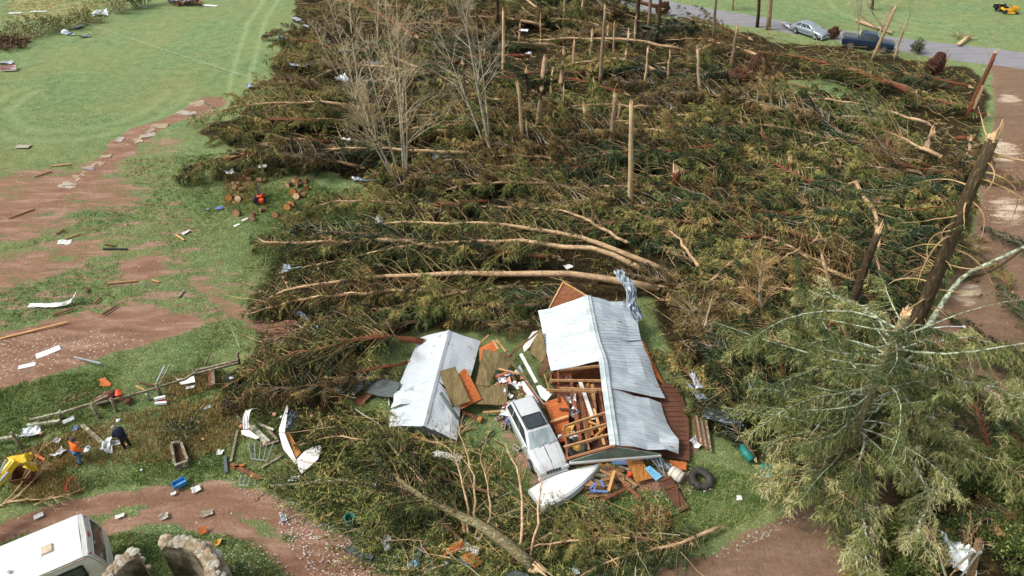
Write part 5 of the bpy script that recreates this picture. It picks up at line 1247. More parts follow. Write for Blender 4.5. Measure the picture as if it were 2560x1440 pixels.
for i, (x, y, l) in enumerate([(1248, 1046, "upper concrete block in the grass beside the silver car"), (1259, 1067, "middle concrete block in the grass beside the silver car"), (1291, 1121, "lowest concrete block on the dirt beside the silver car")]):
    c = G(x, y, .1); a = .5 + i; u = Vector((math.cos(a), math.sin(a), 0)); v = Vector((-math.sin(a), math.cos(a), 0)); mb = MB()
    for s_ in (-1, 1): mb.beam(c - u * .2 + v * .08 * s_, c + u * .2 + v * .08 * s_, .035, .18)
    for s_ in (-.18, 0, .18): mb.beam(c + u * s_ - v * .062, c + u * s_ + v * .062, .035, .18)
    item('concrete_block', mb, MAT['concrete'], l, 'concrete block', 'concrete blocks by the silver car')
rngC = random.Random(12)
for k in range(26):
    x, y = rngC.uniform(1232, 1308), rngC.uniform(932, 968)
    if k > 17: x, y = rngC.uniform(1262, 1300), rngC.uniform(985, 1060)
    m_ = rngC.choice(['tarp', 'white', 'white', 'pink', 'blue', 'tin', 'lumber'])
    s_ = rngC.uniform(.25, .6)
    autoitem('rubbish_piece', sheet(x, y, .35 + rngC.random() * .2, s_, s_ * .7, rngC.uniform(0, 180), 100 + k, .25, n=4), MAT[m_], {'tarp': "shiny white crumpled rubbish", 'white': "white broken sheet scrap", 'pink': "pink insulation lump", 'blue': "blue plastic scrap", 'tin': "silver crumpled scrap", 'lumber': "tan board scrap"}[m_], 'rubbish', 'rubbish spilled between the two roofs', solid=.01)

# ------------------------------------------------------------------ front of the barn
boat = root('boat_hull', G(1412, 1210), "white upturned small boat hull with pointed bow lying against the silver car's front", 'boat')
st, bw = G(1340, 1246, .4), G(1499, 1162, .6)
ax = (bw - st); Lb = ax.length; ax.normalize(); sdv = Vector((ax.y, -ax.x, 0)).normalized()
rows = []
for i in range(15):
    t = i / 14; hw = .7 * (1 - max(0, (t - .25) / .75) ** 1.9) * (.93 + .07 * min(1, t * 5)); c = st + (bw - st) * t
    row = []
    for v in (-1, -.97, -.8, -.4, 0, .4, .8, .97, 1):
        zz = .1 * (1 - abs(v) ** 2) * 1.0 - (.33 if abs(v) == 1 else (.08 if abs(v) > .9 else 0))
        row.append(c + sdv * (hw * v) + Z * zz)
    rows.append(row)
put('hull', MB().grid(rows), MAT['gelcoat'], boat, smooth=False, solid=.03)
put('transom', MB().slab([p + ax * -.01 for p in rows[0]], .03), MAT['gelcoat'], boat)
mb = MB(); mb.tube([r[7] + Z * .015 for r in rows], [.012] * 15, 5); put('blue_stripe', mb, MAT['blue'], boat)
mb = MB(); mb.tube([r[8] + Z * -.0 for r in rows], [.03] * 15, 6); mb.tube([r[0] for r in rows], [.03] * 15, 6); put('gunwale', mb, MAT['white'], boat)
rngD = random.Random(8)
lum = [((1515, 1160), (1592, 1215)), ((1505, 1168), (1585, 1222)), ((1468, 1200), (1520, 1240)), ((1458, 1212), (1525, 1215)), ((1462, 1222), (1530, 1225)), ((1466, 1232), (1520, 1232)), ((1470, 1243), (1515, 1236)), ((1500, 1252), (1565, 1222)), ((1558, 1208), (1600, 1246)), ((1530, 1178), (1528, 1225)), ((1472, 1192), (1508, 1212)), ((1500, 1175), (1540, 1195)), ((1480, 1185), (1560, 1200)), ((1545, 1165), (1590, 1180)), ((1498, 1160), (1530, 1176)), ((1540, 1190), (1575, 1215)), ((1505, 1200), (1560, 1190)), ((1480, 1210), (1540, 1245)), ((1520, 1165), (1560, 1178)), ((1570, 1215), (1590, 1195))]
for i, (a, b) in enumerate(lum):
    z = .12 + rngD.random() * .45; m_ = rngD.choice(['lumber', 'lumber_red', 'osb2', 'lumber', 'lumber_grey', 'ply_dark'])
    autoitem('timber', MB().beam(G(a[0], a[1], z), G(b[0], b[1], z * rngD.uniform(.5, 1.2)), rngD.uniform(.1, .2), rngD.uniform(.05, .1)), MAT[m_], {'lumber': "tan timber", 'lumber_red': "red brown timber", 'osb2': "amber timber", 'lumber_grey': "grey timber", 'ply_dark': "dark timber"}[m_] + " in the heap", 'timber', 'timbers heaped in front of the barn gable')
item('plank', MB().beam(G(1536, 1177, .75), G(1521, 1228, .6), .14, .05), MAT['lumber_new'], "fresh pale board standing out on top of the timber heap", 'plank')
mb = MB()
for a, b in [((1475, 1227, .5), (1520, 1230, .5)), ((1475, 1222, .55), (1490, 1208, .6)), ((1485, 1213, .55), (1487, 1232, .5)), ((1500, 1200, .6), (1510, 1218, .5))]: mb.beam(G(*a), G(*b), .1, .08)
item('blue_trestle', mb, MAT['blue'], "broken light blue wooden frame on the timber heap", 'frame')
panel([(1528, 1144, .5), (1561, 1141, .5), (1570, 1162, .3), (1530, 1160, .3)], .03, MAT['blue'], "blue violet board under the barn's front gable trim", 'blue_board')
panel([(1564, 1150, .5), (1604, 1148, .55), (1632, 1195, .3), (1590, 1206, .3)], .04, MAT['osb2'], "glossy amber brown panel lying in front of the barn gable", 'plywood_sheet')
panel([(1673, 1150, .4), (1716, 1155, .3), (1716, 1176, .2), (1680, 1170, .2)], .04, MAT['osb'], "orange board showing under the brown deck wall's front edge")
item('metal_strip', ribbed([G(1565, 1146, .95), G(1650, 1139, .9), G(1655, 1147, .6), G(1567, 1152, .65)], 8, seed=31), MAT['tin'], "narrow ribbed metal strip hanging below the gable trim", 'sheet metal', solid=.01)
item('metal_sheet', sheet(1655, 1160, .5, .5, .9, 60, 33, .2, .3), MAT['tin_dark'], "creased grey metal sheet beside the light blue plastic lid", 'sheet metal', solid=.01)
mb = MB(); mb.beam(G(1630, 1150, .8), G(1660, 1185, .3), .05, .04); mb.beam(G(1650, 1145, .9), G(1662, 1190, .3), .05, .04)
item('trestle_legs', mb, MAT['steel'], "thin white metal frame legs in front of the barn's right corner", 'frame')
rt = root('tub_lid', G(1635, 1180), "light blue ribbed plastic lid leaning in front of the amber panel", 'lid')
P4 = T([(1612, 1171, .55), (1624, 1164, .6), (1656, 1190, .4), (1640, 1202, .3)]); put('lid_body', MB().slab(P4, .05), MAT['skyblue'], rt)
mb = MB()
for k in range(7): f = .15 + k * .11; mb.beam(P4[0].lerp(P4[3], f).lerp(P4[1].lerp(P4[2], f), .2) + Z * .015, P4[0].lerp(P4[3], f).lerp(P4[1].lerp(P4[2], f), .8) + Z * .015, .03, .02)
put('lid_ribs', mb, MAT['skyblue'], rt)
rt = root('plastic_barrel', G(1692, 1187), "whitish plastic barrel lying on its side in front of the barn's right corner", 'barrel')
a_, b_ = G(1676, 1176, .35), G(1706, 1196, .32)
mb = MB(); pr = [(-.02, .2), (0, .27), (.12, .3), (.3, .31), (.7, .31), (.88, .3), (1, .28), (1.01, .22)]; mb.tube([a_.lerp(b_, f) for f, r in pr], [r for f, r in pr], 16); put('barrel_body', mb, M('barrel_plastic', S('cfcabc'), S('b9b4a6'), rough=.5), rt, smooth=True)
mb = MB(); [mb.tube([a_.lerp(b_, f - .03), a_.lerp(b_, f + .03)], [.325, .325], 16) for f in (.25, .75)]; put('barrel_hoops', mb, MAT['concrete'], rt, smooth=True)
rt = root('wooden_gate', G(1680, 1235), "dark brown braced plank gate lying on the grass below the barrel", 'gate')
p0, p1, p2, p3 = T([(1645, 1200, .3), (1676, 1190, .35), (1722, 1270, .12), (1700, 1282, .12)])
for k in range(4): put('plank', MB().beam(p0.lerp(p1, (k + .5) / 4), p3.lerp(p2, (k + .5) / 4), (p1 - p0).length / 4 - .02, .04), MAT['deck'], rt)
for f in (.05, .3, .97): put('cross_batten', MB().beam(p0.lerp(p3, f) + Z * .05, p1.lerp(p2, f) + Z * .05, .13, .04), MAT['ply_dark'], rt)
put('brace', MB().beam(p0.lerp(p3, .95) + Z * .05, p1.lerp(p2, .3) + Z * .05, .11, .04), MAT['ply_dark'], rt)
item('traffic_cone', MB().tube(T([(1577, 1190, .3), (1568, 1168, .35)]), [.14, .03], 10), MAT['orangep'], "small orange cone wedged between the timber heap and the amber panel", 'cone', smooth=True)
rt = root('plastic_tank', G(1925, 1195), "teal plastic ribbed tank half hidden under the fir's branches", 'tank')
a_, b_ = G(1905, 1165, .45), G(1945, 1222, .4)
pr = [(-.03, .1), (.02, .26), (.1, .33), (.3, .34), (.7, .34), (.9, .32), (.98, .22), (1.03, .08)]; mb = MB(); mb.tube([a_.lerp(b_, f) for f, r in pr], [r for f, r in pr], 14); put('tank_body', mb, MAT['teal'], rt, smooth=True)
mb = MB(); [mb.tube([a_.lerp(b_, f - .025), a_.lerp(b_, f + .025)], [.37, .37], 14) for f in (.2, .4, .6, .8)]; put('tank_ribs', mb, MAT['teal'], rt, smooth=True)
item('plastic_tank', MB().tube(T([(1852, 1118, .4), (1880, 1150, .4)]), [.24, .22], 12), MAT['teal'], "second teal plastic piece deeper under the branches", 'tank', smooth=True)
item('metal_sheet', ribbed([G(1712, 950, .9), G(1742, 975, 1.0), G(1850, 1058, .7), G(1765, 1035, .5)], 9, seed=35, warp=.15, amp=.05), MAT['tin'], "long crumpled corrugated sheet right of the barn's brown wall", 'sheet metal', solid=.01)
item('metal_sheet', band(T([(1765, 1030, .7), (1800, 1040, .9), (1850, 1060, .4)]), Vector((.3, 1, .5)), .6, 4, 36, .5), MAT['tin'], "rolled end of corrugated metal beside the long crumpled sheet", 'sheet metal', solid=.01)
for k in range(9):
    x = 1733 + k * 4
    autoitem('loose_board', MB().beam(G(x, 1035 + k * 2, .4 + .05 * (k % 3)), G(x + 12, 1105 + 3 * k, .25), .1, .05), MAT[['lumber_red', 'ply_dark', 'lumber_grey'][k % 3]], "long thin board in the row", 'board', 'boards beside the barn wall')
# twisted strip rising behind the barn
item('metal_strip', band(T([(1545, 678, 3.2), (1560, 700, 3.1), (1578, 725, 2.9), (1580, 760, 2.2), (1600, 800, 1.3)]), [Vector((1, .1, -.2)), Vector((1, .3, .3)), Vector((.8, .2, .5))], .62, 4, 37, .35, 18), MAT['tin'], "long twisted grey metal strip standing up behind the barn roof's far right corner", 'sheet metal', solid=.01)
item('metal_strip', band(T([(952, 540, 1.0), (943, 565, .9), (935, 588, .7), (920, 598, .6)]), [Vector((1, .2, .2)), Vector((.7, .6, .1))], .55, 4, 38, .2), MAT['white'], "long twisted white strip at the lawn edge between the fallen crowns", 'sheet metal', solid=.01)

# folded siding group
w1 = MAT['white']
panel([(717, 1012, 1.2), (720, 1020, 1.1), (712, 1080, .7), (698, 1082, .7), (697, 1074, .7)], .04, w1, "tall pointed upper blade of folded white siding", 'siding_sheet')
panel([(697, 1083, .7), (711, 1081, .7), (723, 1110, .5), (744, 1158, .2), (738, 1160, .2), (708, 1122, .4)], .04, w1, "lower limb of folded white siding, beside the tan board", 'siding_sheet')
panel([(711, 1083, .5), (722, 1080, .5), (752, 1131, .3), (741, 1145, .25)], .04, MAT['osb2'], "tan narrow board inside the folded white siding")
panel([(742, 1148, .25), (760, 1129, .35), (765, 1126, .35), (779, 1118, .35), (801, 1113, .35), (803, 1122, .3), (795, 1148, .2), (754, 1185, .1), (746, 1172, .1)], .03, w1, "white torn sheet with jagged right edge on the grass", 'siding_sheet')
item('metal_strip', band(T([(724, 1030, 1.0), (731, 1045, .9), (716, 1072, .6)]), Vector((.5, 1, .3)), .45, 3, 44, .2), MAT['tin_dark'], "curled grey sheet behind the pointed white siding blade", 'sheet metal', solid=.01)
item('siding_sheet', band(T([(641, 1022, .5), (622, 1026, .9), (615, 1045, .8), (615, 1072, .5)]), Vector((1, .3, .1)), .3, 2, 45, .05), w1, "upright white folded siding left of the lichen covered boards", 'siding')
panel([(603, 1076, .3), (620, 1073, .4), (649, 1094, .3), (640, 1098, .2), (604, 1086, .2)], .03, w1, "low white siding piece at the foot of the upright folded siding", 'siding_sheet')
for i, (a, b, w_, m_, l) in enumerate([((588, 1031), (605, 1058), .13, 'lumber_grey', "grey board left of the upright white siding"), ((622, 1064), (664, 1108), .15, 'lumber_lichen', "leftmost lichen covered rail in the pile beside the white siding"), ((632, 1065), (673, 1104), .15, 'lumber_lichen', "middle lichen covered rail in the pile beside the white siding"), ((648, 1060), (684, 1075), .13, 'lumber_lichen', "short upper lichen covered rail beside the white siding"), ((669, 1075), (693, 1098), .14, 'lumber_grey', "rightmost grey rail in the pile beside the white siding"), ((657, 1115), (697, 1102), .14, 'lumber_grey', "grey board crossing below the lichen covered rails"),
        ((594, 1076), (577, 1154), .12, 'lumber_grey', "long greyish board in the grass left of the wire rack"), ((562, 1142), (566, 1182), .16, 'slate', "short dark post lying left of the red board"), ((578, 1160), (653, 1197), .18, 'lumber_red', "long red brown board on the grass in front of the wire racks"), ((582, 1170), (611, 1162), .13, 'osb', "orange stick lying across the red brown board"), ((655, 1169), (704, 1140), .12, 'lumber_grey', "pale grey board right of the upper wire rack"), ((670, 1215), (872, 1200), .14, 'lumber_grey', "very long grey board lying in front of the torn white sheet"), ((655, 990), (730, 988), .22, 'lumber_red', "dull red board on the crown of the pinned spruce"),
        ((205, 1062), (262, 1112), .2, 'lumber_grey', "old grey beam with rusty end between the two people"), ((88, 1137), (112, 1150), .12, 'osb', "short orange stick by the yellow digger arm"), ((0, 847), (168, 805), .12, 'lumber_new', "very long pale board on the pebbly dirt at the left edge"), ((128, 415), (176, 410), .14, 'lumber_new', "pale board left of the stony path"), ((84, 442), (128, 427), .14, 'lumber', "tan board below another at the far left of the stony path"),
        ((20, 545), (84, 522), .16, 'lumber', "tan board lying along the puddled track at the left"), ((142, 585), (160, 574), .12, 'ply_dark', "short dark stick above the white rag on the left field"), ((159, 599), (201, 583), .1, 'lumber', "brown stick right of the white rag on the left field"), ((258, 622), (318, 623), .16, 'black', "dark charred board lying level on the left field"), ((262, 611), (288, 615), .12, 'ply_dark', "shorter dark board above the charred one"), ((268, 708), (342, 702), .12, 'lumber', "tan board in the middle of the left field"), ((130, 788), (185, 770), .1, 'lumber_red', "thin reddish board under the bent white gutter"),
        ((256, 786), (292, 764), .1, 'ply_dark', "thin dark stick above the pebbly dirt"), ((446, 743), (460, 727), .12, 'lumber_grey', "short grey board at the field's right side"), ((236, 758), (250, 744), .12, 'lumber_red', "short brown board above the pebbly dirt"), ((216, 719), (218, 730), .14, 'ply_dark', "tiny dark block on the left field"), ((440, 587), (460, 600), .1, 'lumber_new', "small yellow lath below the white flared piece"), ((380, 700), (398, 705), .08, 'lumber_new', "small pale lath on the bare patch mid field"), ((205, 420), (235, 424), .12, 'steel', "grey metal strip beside the stony path"),
        ((1112, 1385), (1150, 1360), .2, 'osb', "orange split board lying left of the amber wood piece by the log"), ((866, 1372), (930, 1398), .3, 'slate', "slate grey plank on the pink speckled dirt")]):
    item('plank', MB().beam(G(*a, .12), G(*b, .12), w_, .07), MAT[m_], l, 'plank')
for i, (bars, l, P) in enumerate([(5, "upper rack of bent galvanised bars on the grass", [(622, 1110), (628, 1146), (684, 1111), (668, 1152)]), (3, "lower rack of bent galvanised bars on the grass", [(604, 1190), (597, 1212), (628, 1195), (618, 1213)])]):
    rt = root('metal_rack', G(*P[1]), l, 'metal rack', 'metal racks')
    a, b, c, d = [G(x, y, .25) for x, y in P]
    for k in range(bars): f = k / (bars - 1); put('bar', MB().tube([a.lerp(c, f) + Z * .1, b.lerp(d, f)], [.025, .025], 5), MAT['steel'], rt)
    put('cross_bar', MB().tube([b, d], [.025, .025], 5), MAT['steel'], rt)
rt = root('well_box', G(448, 1140), "old rectangular wooden frame sunk in the grass like a well box", 'wooden frame')
C = T([(428, 1108, .35), (452, 1104, .35), (469, 1152, .35), (437, 1164, .35)])
for k in range(4):
    a, b = C[k], C[(k + 1) % 4]; d = (b - a).normalized(); put('side_board', MB().beam(a - d * .0 + d * (.08 if k % 2 else 0) + Z * -.15, b - d * (.08 if k % 2 else 0) + Z * -.15, .13, .4), MAT['lumber_grey'], rt)
put('dark_bottom', MB().slab([Vector((p.x, p.y, .12)) for p in C], .05), MAT['soil'], rt)
item('steel_plate', MB().slab(T([(711, 800, .9), (741, 800, .9), (739, 850, .25), (709, 850, .25)]), .04), MAT['rust'], "dark rusty red steel plate leaning at the spruce tip over the dirt", 'steel plate')
item('metal_strip', band(T([(735, 788, .9), (748, 783, .9), (762, 795, .7), (775, 802, .6)]), Vector((.2, .6, .8)), .3, 2, 51, .15), MAT['tin'], "curled silver strip just above the rusty steel plate", 'sheet metal', solid=.01)
ch = root('white_chair', G(797, 830), "white broken folding chair lying right of the rusty steel plate", 'chair')
put('seat_panel', ribbed([G(785, 815, .5), G(808, 812, .6), G(812, 828, .4), G(795, 832, .3)], 5, seed=52), MAT['tin'], ch, solid=.01)
for a, b in [((765, 824, .3), (800, 830, .3)), ((767, 833, .2), (798, 838, .2)), ((770, 827, .4), (790, 842, .1)), ((780, 822, .4), (785, 840, .1))]: put('leg', MB().tube([G(*a), G(*b)], [.03, .03], 6), w1, ch)

# ------------------------------------------------------------------ fence
fence = root('split_rail_fence', G(340, 985), "broken old split rail fence running from the lawn to the left edge", 'fence')
for bx, by, tx, ty in [(56, 1120, 28, 1081), (294, 1030, 276, 996), (252, 1047, 228, 1013), (403, 992, 390, 959), (152, 1048, 150, 1026), (490, 943, 484, 922), (598, 912, 593, 882), (375, 1003, 366, 983)]:
    b, t = upright(bx, by, tx, ty); put('post', MB().tube([b - Z * .1, t], [.1, .085], 7), MAT['lumber_grey'], fence, smooth=True)
for a, b, m_ in [((75, 1050, .7), (160, 1030, .7), 'lumber_lichen'), ((160, 1030, .7), (232, 1008, .8), 'lumber_grey'), ((232, 1008, .7), (270, 990, .8), 'lumber_grey'), ((240, 1011, .4), (342, 984, .6), 'lumber_grey'), ((342, 984, .7), (392, 970, .7), 'lumber_grey'), ((400, 967, .7), (462, 948, .7), 'lumber_grey'), ((462, 948, .7), (490, 930, .7), 'lumber_grey'), ((489, 927, .8), (592, 902, .8), 'lumber_grey'), ((492, 934, .4), (594, 908, .5), 'lumber_grey')]:
    put('rail', MB().beam(G(*a), G(*b), .1, .12), MAT[m_], fence)
for a, b, w_, m_, l in [((68, 1062), (150, 1052), .16, 'lumber_lichen', "whitish lichen covered rail lying in front of the fence's left part"), ((524, 920), (527, 966), .18, 'lumber_red', "left of two upright planks crossing the fence's right part"), ((531, 918), (534, 962), .18, 'lumber_grey', "right of two upright planks crossing the fence's right part"), ((392, 955), (412, 915), .07, 'steel', "left thin silver pole leaning on the fence"), ((398, 963), (424, 914), .07, 'lumber_grey', "right thin pole leaning on the fence"), ((512, 912), (526, 883), .07, 'lumber_grey', "thin stick standing behind the fence's right end"), ((-20, 1100), (44, 1090), .18, 'lumber_lichen', "lichen whitened rail at the left edge by the end post"), ((350, 957), (385, 965), .09, 'ply_dark', "dark stick lying behind the fence's middle"), ((185, 893), (252, 909), .09, 'steel', "thin silver metal tube on the dirt edge"), ((340, 965), (362, 975), .06, 'lumber_new', "thin pale lath behind the middle fence post")]:
    item('rail' if w_ > .1 else 'pole', MB().beam(G(*a, .35), G(*b, .45), w_, .09), MAT[m_], l, 'rail')
item('rusty_drum', MB().tube(T([(240, 1006, .3), (262, 996, .35), (264, 995, .38), (290, 984, .38)]), [.24, .26, .3, .3], 14), MAT['rust'], "rusty brown drum lying along the fence's middle", 'drum', smooth=True)
item('orange_bag', MB().tube(T([(295, 975, .8), (297, 985, .7), (301, 996, .3)]), [.1, .2, .16], 8, jit=.2, rng=random.Random(2)), MAT['orangep'], "crumpled orange red plastic thing beside the rusty drum", 'plastic bag')
item('metal_roll', MB().tube(T([(314, 1008, .25), (330, 996, .3)]), [.14, .14], 10), MAT['rust'], "small whitish rusty roll right of the rusty drum", 'roll', smooth=True)
rt = root('seat_cushion', G(400, 1004), "red and white cushion on the grass below the fence post", 'cushion'); put('red_middle', MB().slab(T([(389, 998, .4), (414, 994, .4), (416, 1006, .2), (390, 1008, .2)]), .12), MAT['red'], rt)
for a, b in [((386, 998, .42), (414, 992, .42)), ((388, 1009, .22), (417, 1007, .22))]: put('white_border', MB().beam(G(*a), G(*b), .14, .14), w1, rt)
rt = root('black_box', G(584, 952), "black plastic box with small white label at the pinned spruce's tip", 'box'); c = G(584, 950, .25); put('box_body', MB().box(c, (.75, .5, .45)), MAT['black'], rt); put('white_label', MB().box(c + Vector((-.05, -.05, .235)), (.22, .2, .02), Matrix.Rotation(.6, 3, 'Z')), w1, rt)
mb = MB(); 
for a, b in [((145, 1003, .5), (215, 975, .5)), ((150, 1018, .1), (145, 1003, .5)), ((215, 975, .5), (226, 996, .1)), ((170, 995, .5), (165, 1010, .1)), ((193, 985, .5), (186, 1003, .1)), ((148, 1012, .3), (222, 985, .3))]: mb.tube([G(*a), G(*b)], [.025, .025], 5)
item('metal_gate_frame', mb, MAT['rust'], "thin rusty tubular gate frame in the grass behind the fence", 'gate frame')
panel([(245, 948, .1), (262, 943, .15), (270, 952, .12), (279, 958, .1), (274, 966, .08), (247, 964, .08), (252, 956, .1)], .03, MAT['osb'], "torn orange brown board in the grass above the fence")
panel([(424, 931, .15), (445, 948, .2), (485, 940, .3), (488, 955, .2), (452, 962, .15), (440, 945, .15)], .03, w1, "white torn panel lying across the fence's right half", 'siding_sheet')
panel([(465, 967, .2), (487, 962, .2), (484, 969, .15), (464, 973, .15)], .03, w1, "small white panel just below the torn panel at the fence", 'siding_sheet')

# ------------------------------------------------------------------ log rounds and splitter
rngR = random.Random(3)
RD = [(596, 497, 0), (573, 494, 0), (602, 448, 1), (615, 440, 1), (628, 428, 1), (640, 422, 1), (652, 432, 1), (650, 450, 1), (660, 450, 1), (622, 448, 1), (618, 430, 1), (590, 470, 1), (603, 474, 1), (596, 462, 1), (585, 460, 1), (595, 443, 1), (592, 533, 0), (630, 545, 1), (634, 534, 1), (655, 524, 1), (688, 537, 0), (722, 460, 1), (737, 450, 1), (748, 461, 1), (765, 469, 1), (745, 453, 1), (732, 480, 0), (742, 490, 0), (750, 480, 1), (760, 487, 1), (720, 517, 0), (730, 511, 0), (660, 490, 1), (764, 452, 1)]
for i, (x, y, k) in enumerate(RD):
    c = G(x, y, .2); r = rngR.uniform(.16, .25) if k else rngR.uniform(.24, .31); h = rngR.uniform(.3, .45)
    an = rngR.uniform(0, 3.14); d = Vector((math.cos(an), math.sin(an), rngR.uniform(-.15, .15))) if k else Vector((rngR.uniform(-.3, .3), -1, .5)).normalized()
    rt = root('log_round', (c.x, c.y, 0)); put('bark', MB().tube([c - d * h / 2, c + d * h / 2], [r, r], 11, jit=.06, rng=rngR, caps=False), MAT['bark'], rt, solid=.02)
    mb = MB(); mb.tube([c - d * h * .49, c + d * h * .49], [r * .97, r * .97], 11); put('cut_wood', mb, rngR.choice([MAT['lumber'], MAT['bark_pale'], MAT['osb2']]), rt)
    autolabel(rt, "cut log round", c, 'log round', 'cut log rounds on the grass')
ls = root('log_splitter', G(649, 500), "orange and black log splitter standing among the cut log rounds", 'log splitter')
put('beam', MB().beam(G(640, 461, 1.0), G(648, 488, .7), .16, .2), MAT['black'], ls); put('orange_body', MB().box(G(650, 494, .5), (.35, .5, .45)), MAT['orangep'], ls); put('engine', MB().box(G(643, 499, .45), (.4, .4, .5), taper=.8), MAT['black'], ls)
put('fuel_tank', MB().box(G(653, 502, .6), (.3, .3, .25)), MAT['orangep'], ls)
for s_ in (-.4, .4): c = G(648, 500, .25) + Vector((s_, 0, 0)); put('wheel', MB().tube([c - Vector((.06, 0, 0)), c + Vector((.06, 0, 0))], [.22, .22], 14), MAT['rubber'], ls)
# ------------------------------------------------------------------ vehicles
def loft(secs, close_ends=True):
    mb = MB(); n = len(secs[0]); vs = [p for s_ in secs for p in s_]; fs = []
    for i in range(len(secs) - 1):
        for j in range(n):
            j2 = (j + 1) % n; fs.append((i * n + j, (i + 1) * n + j, (i + 1) * n + j2, i * n + j2))
    if close_ends: fs.append(tuple(range(n))); fs.append(tuple(range((len(secs) - 1) * n, len(secs) * n))[::-1])
    return mb.add(vs, fs)
def section(x, half):
    """half: (y, z) points from sill up to the centre line"""
    r = [(x, y, z) for y, z in half]; l = [(x, -y, z) for y, z in half[::-1]]
    return [Vector(p) for p in r + l]
def vehicle(name, label, cat, loc, rz, P):
    rt = root(name, loc, label, cat, rz=rz)
    W = P['w'] / 2; L = P['l'] / 2
    secs = []
    for x, k, zb, zt in P['body']:      # x, width factor, bottom z, top z
        w = W * k
        secs.append(section(x, [(w * .93, zb), (w, zb + .12), (w * 1.0, zb + (zt - zb) * .55), (w * .97, zt - .1), (w * .9, zt - .02), (w * .5, zt + .015), (0, zt + .025)]))
    b = put('body', loft(secs), P['paint'], rt, local=True, smooth=True)
    md = b.modifiers.new('e', 'BEVEL'); md.width = .07; md.segments = 3; md.limit_method = 'ANGLE'; md.angle_limit = rad(28)
    # greenhouse
    (x0, x1, x2, x3), zb, zt, wb, wt = P['cab'], P['cz'][0], P['cz'][1], W * .93, W * P.get('tw', .74)
    def ring(z, xa, xb, w, r): return [Vector(q) for q in [(xa, -w + r, z), (xa + r * .5, -w, z), (xb - r * .5, -w, z), (xb, -w + r, z), (xb, w - r, z), (xb - r * .5, w, z), (xa + r * .5, w, z), (xa, w - r, z)]]
    q0 = ring(zb - .06, x0, x3, wb, .08); q1 = ring(zt - .05, x1, x2, wt, .1); q2 = ring(zt, x1 + .12, x2 - .14, wt - .1, .12)
    mb = MB(); mb.add(q0 + q1 + q2 + [Vector(((x1 + x2) / 2, 0, zt + .02))], [(k, (k + 1) % 8, 8 + (k + 1) % 8, 8 + k) for k in range(8)] + [(8 + k, 8 + (k + 1) % 8, 16 + (k + 1) % 8, 16 + k) for k in range(8)] + [(16 + k, 16 + (k + 1) % 8, 24) for k in range(8)])
    rf = put('cabin', mb, P['paint'], rt, local=True, smooth=True); md = rf.modifiers.new('e', 'BEVEL'); md.width = .06; md.segments = 3; md.limit_method = 'ANGLE'; md.angle_limit = rad(20)
    zl, zh = zb + .04, zt - .09
    def sidep(x, z, s_):
        f = (z - zb + .06) / (zt - .05 - zb + .06); return Vector((x, s_ * (wb + (wt - wb) * f + .012), z))
    def xat(f, a, b_): return a + (b_ - a) * f
    for s_ in (-1, 1):
        for (fa, fb) in P['win']:
            xl0, xr0 = xat(fa, x0 + .12, x3 - .12), xat(fb, x0 + .12, x3 - .12); xl1, xr1 = xat(fa, x1 + .08, x2 - .06), xat(fb, x1 + .08, x2 - .06)
            q = [sidep(xl0, zl, s_), sidep(xr0, zl, s_), sidep(xr1, zh, s_), sidep(xl1, zh, s_)]
            m2 = MB(); o_ = Vector((0, s_ * .02, 0)); m2.add(q + [p - o_ for p in q], [(0, 1, 2, 3), (7, 6, 5, 4), (0, 4, 5, 1), (1, 5, 6, 2), (2, 6, 7, 3), (3, 7, 4, 0)]); put('side_window', m2, MAT['glass'], rt, local=True)
    def endglass(nm, xa, xb, mat, sg):
        f0, f1 = .1, .93; wa, wc = wb - .1, wt - .08; z0_, z1_ = zb - .06, zt - .05
        pa = lambda f, y: Vector((xa + (xb - xa) * f + sg * .015, y, z0_ + (z1_ - z0_) * f + .012))
        q = [pa(f0, -wa), pa(f0, wa), pa(f1, wc), pa(f1, -wc)]; m2 = MB(); o_ = Vector((sg * .02, 0, .0)); m2.add(q + [p - o_ for p in q], [(0, 1, 2, 3), (7, 6, 5, 4), (0, 4, 5, 1), (1, 5, 6, 2), (2, 6, 7, 3), (3, 7, 4, 0)]); put(nm, m2, mat, rt, local=True)
    endglass('windshield', x3, x2, MAT['windshield'], 1); endglass('rear_window', x0, x1, MAT['glass'], -1)
    for y_ in (-.3, .25): put('wiper', MB().tube([Vector((x3 - .02, y_, zb + .03)), Vector((x3 - .16, y_ + .45, zb + .12))], [.012, .01], 4), MAT['black'], rt, local=True)
    for sx in P['wx']:
        for s_ in (-1, 1):
            r = P['wr']; c = Vector((sx, s_ * (W - .1), r)); tw = .11
            wh = put('wheel', MB().tube([c - Vector((0, tw, 0)), c - Vector((0, tw * .8, 0)), c + Vector((0, tw * .8, 0)), c + Vector((0, tw, 0))], [r * .85, r, r, r * .85], 20), MAT['rubber'], rt, local=True, smooth=False)
            m2 = MB(); c2 = c + Vector((0, s_ * (tw + .004), 0)); m2.tube([c2 - Vector((0, .03, 0)), c2], [r * .62, r * .6], 16)
            for k in range(5): an = k * 1.2566; m2.beam(c2 + Vector((0, s_ * .012, 0)), c2 + Vector((math.cos(an) * r * .55, s_ * .012, math.sin(an) * r * .55)), .07, .02)
            put('rim', m2, MAT['chrome'], wh, local=True)
            put('wheel_arch', MB().tube([c + Vector((0, s_ * -.02, 0)), c + Vector((0, s_ * .085, 0))], [r * 1.18, r * 1.18], 20), MAT['black'], rt, local=True)
            wh.location.y += s_ * .02
    zf = P['face']
    put('grille', MB().box((L + .012, 0, zf), (.05, P['w'] * .42, .16)), P.get('grillemat', MAT['black']), rt, local=True)
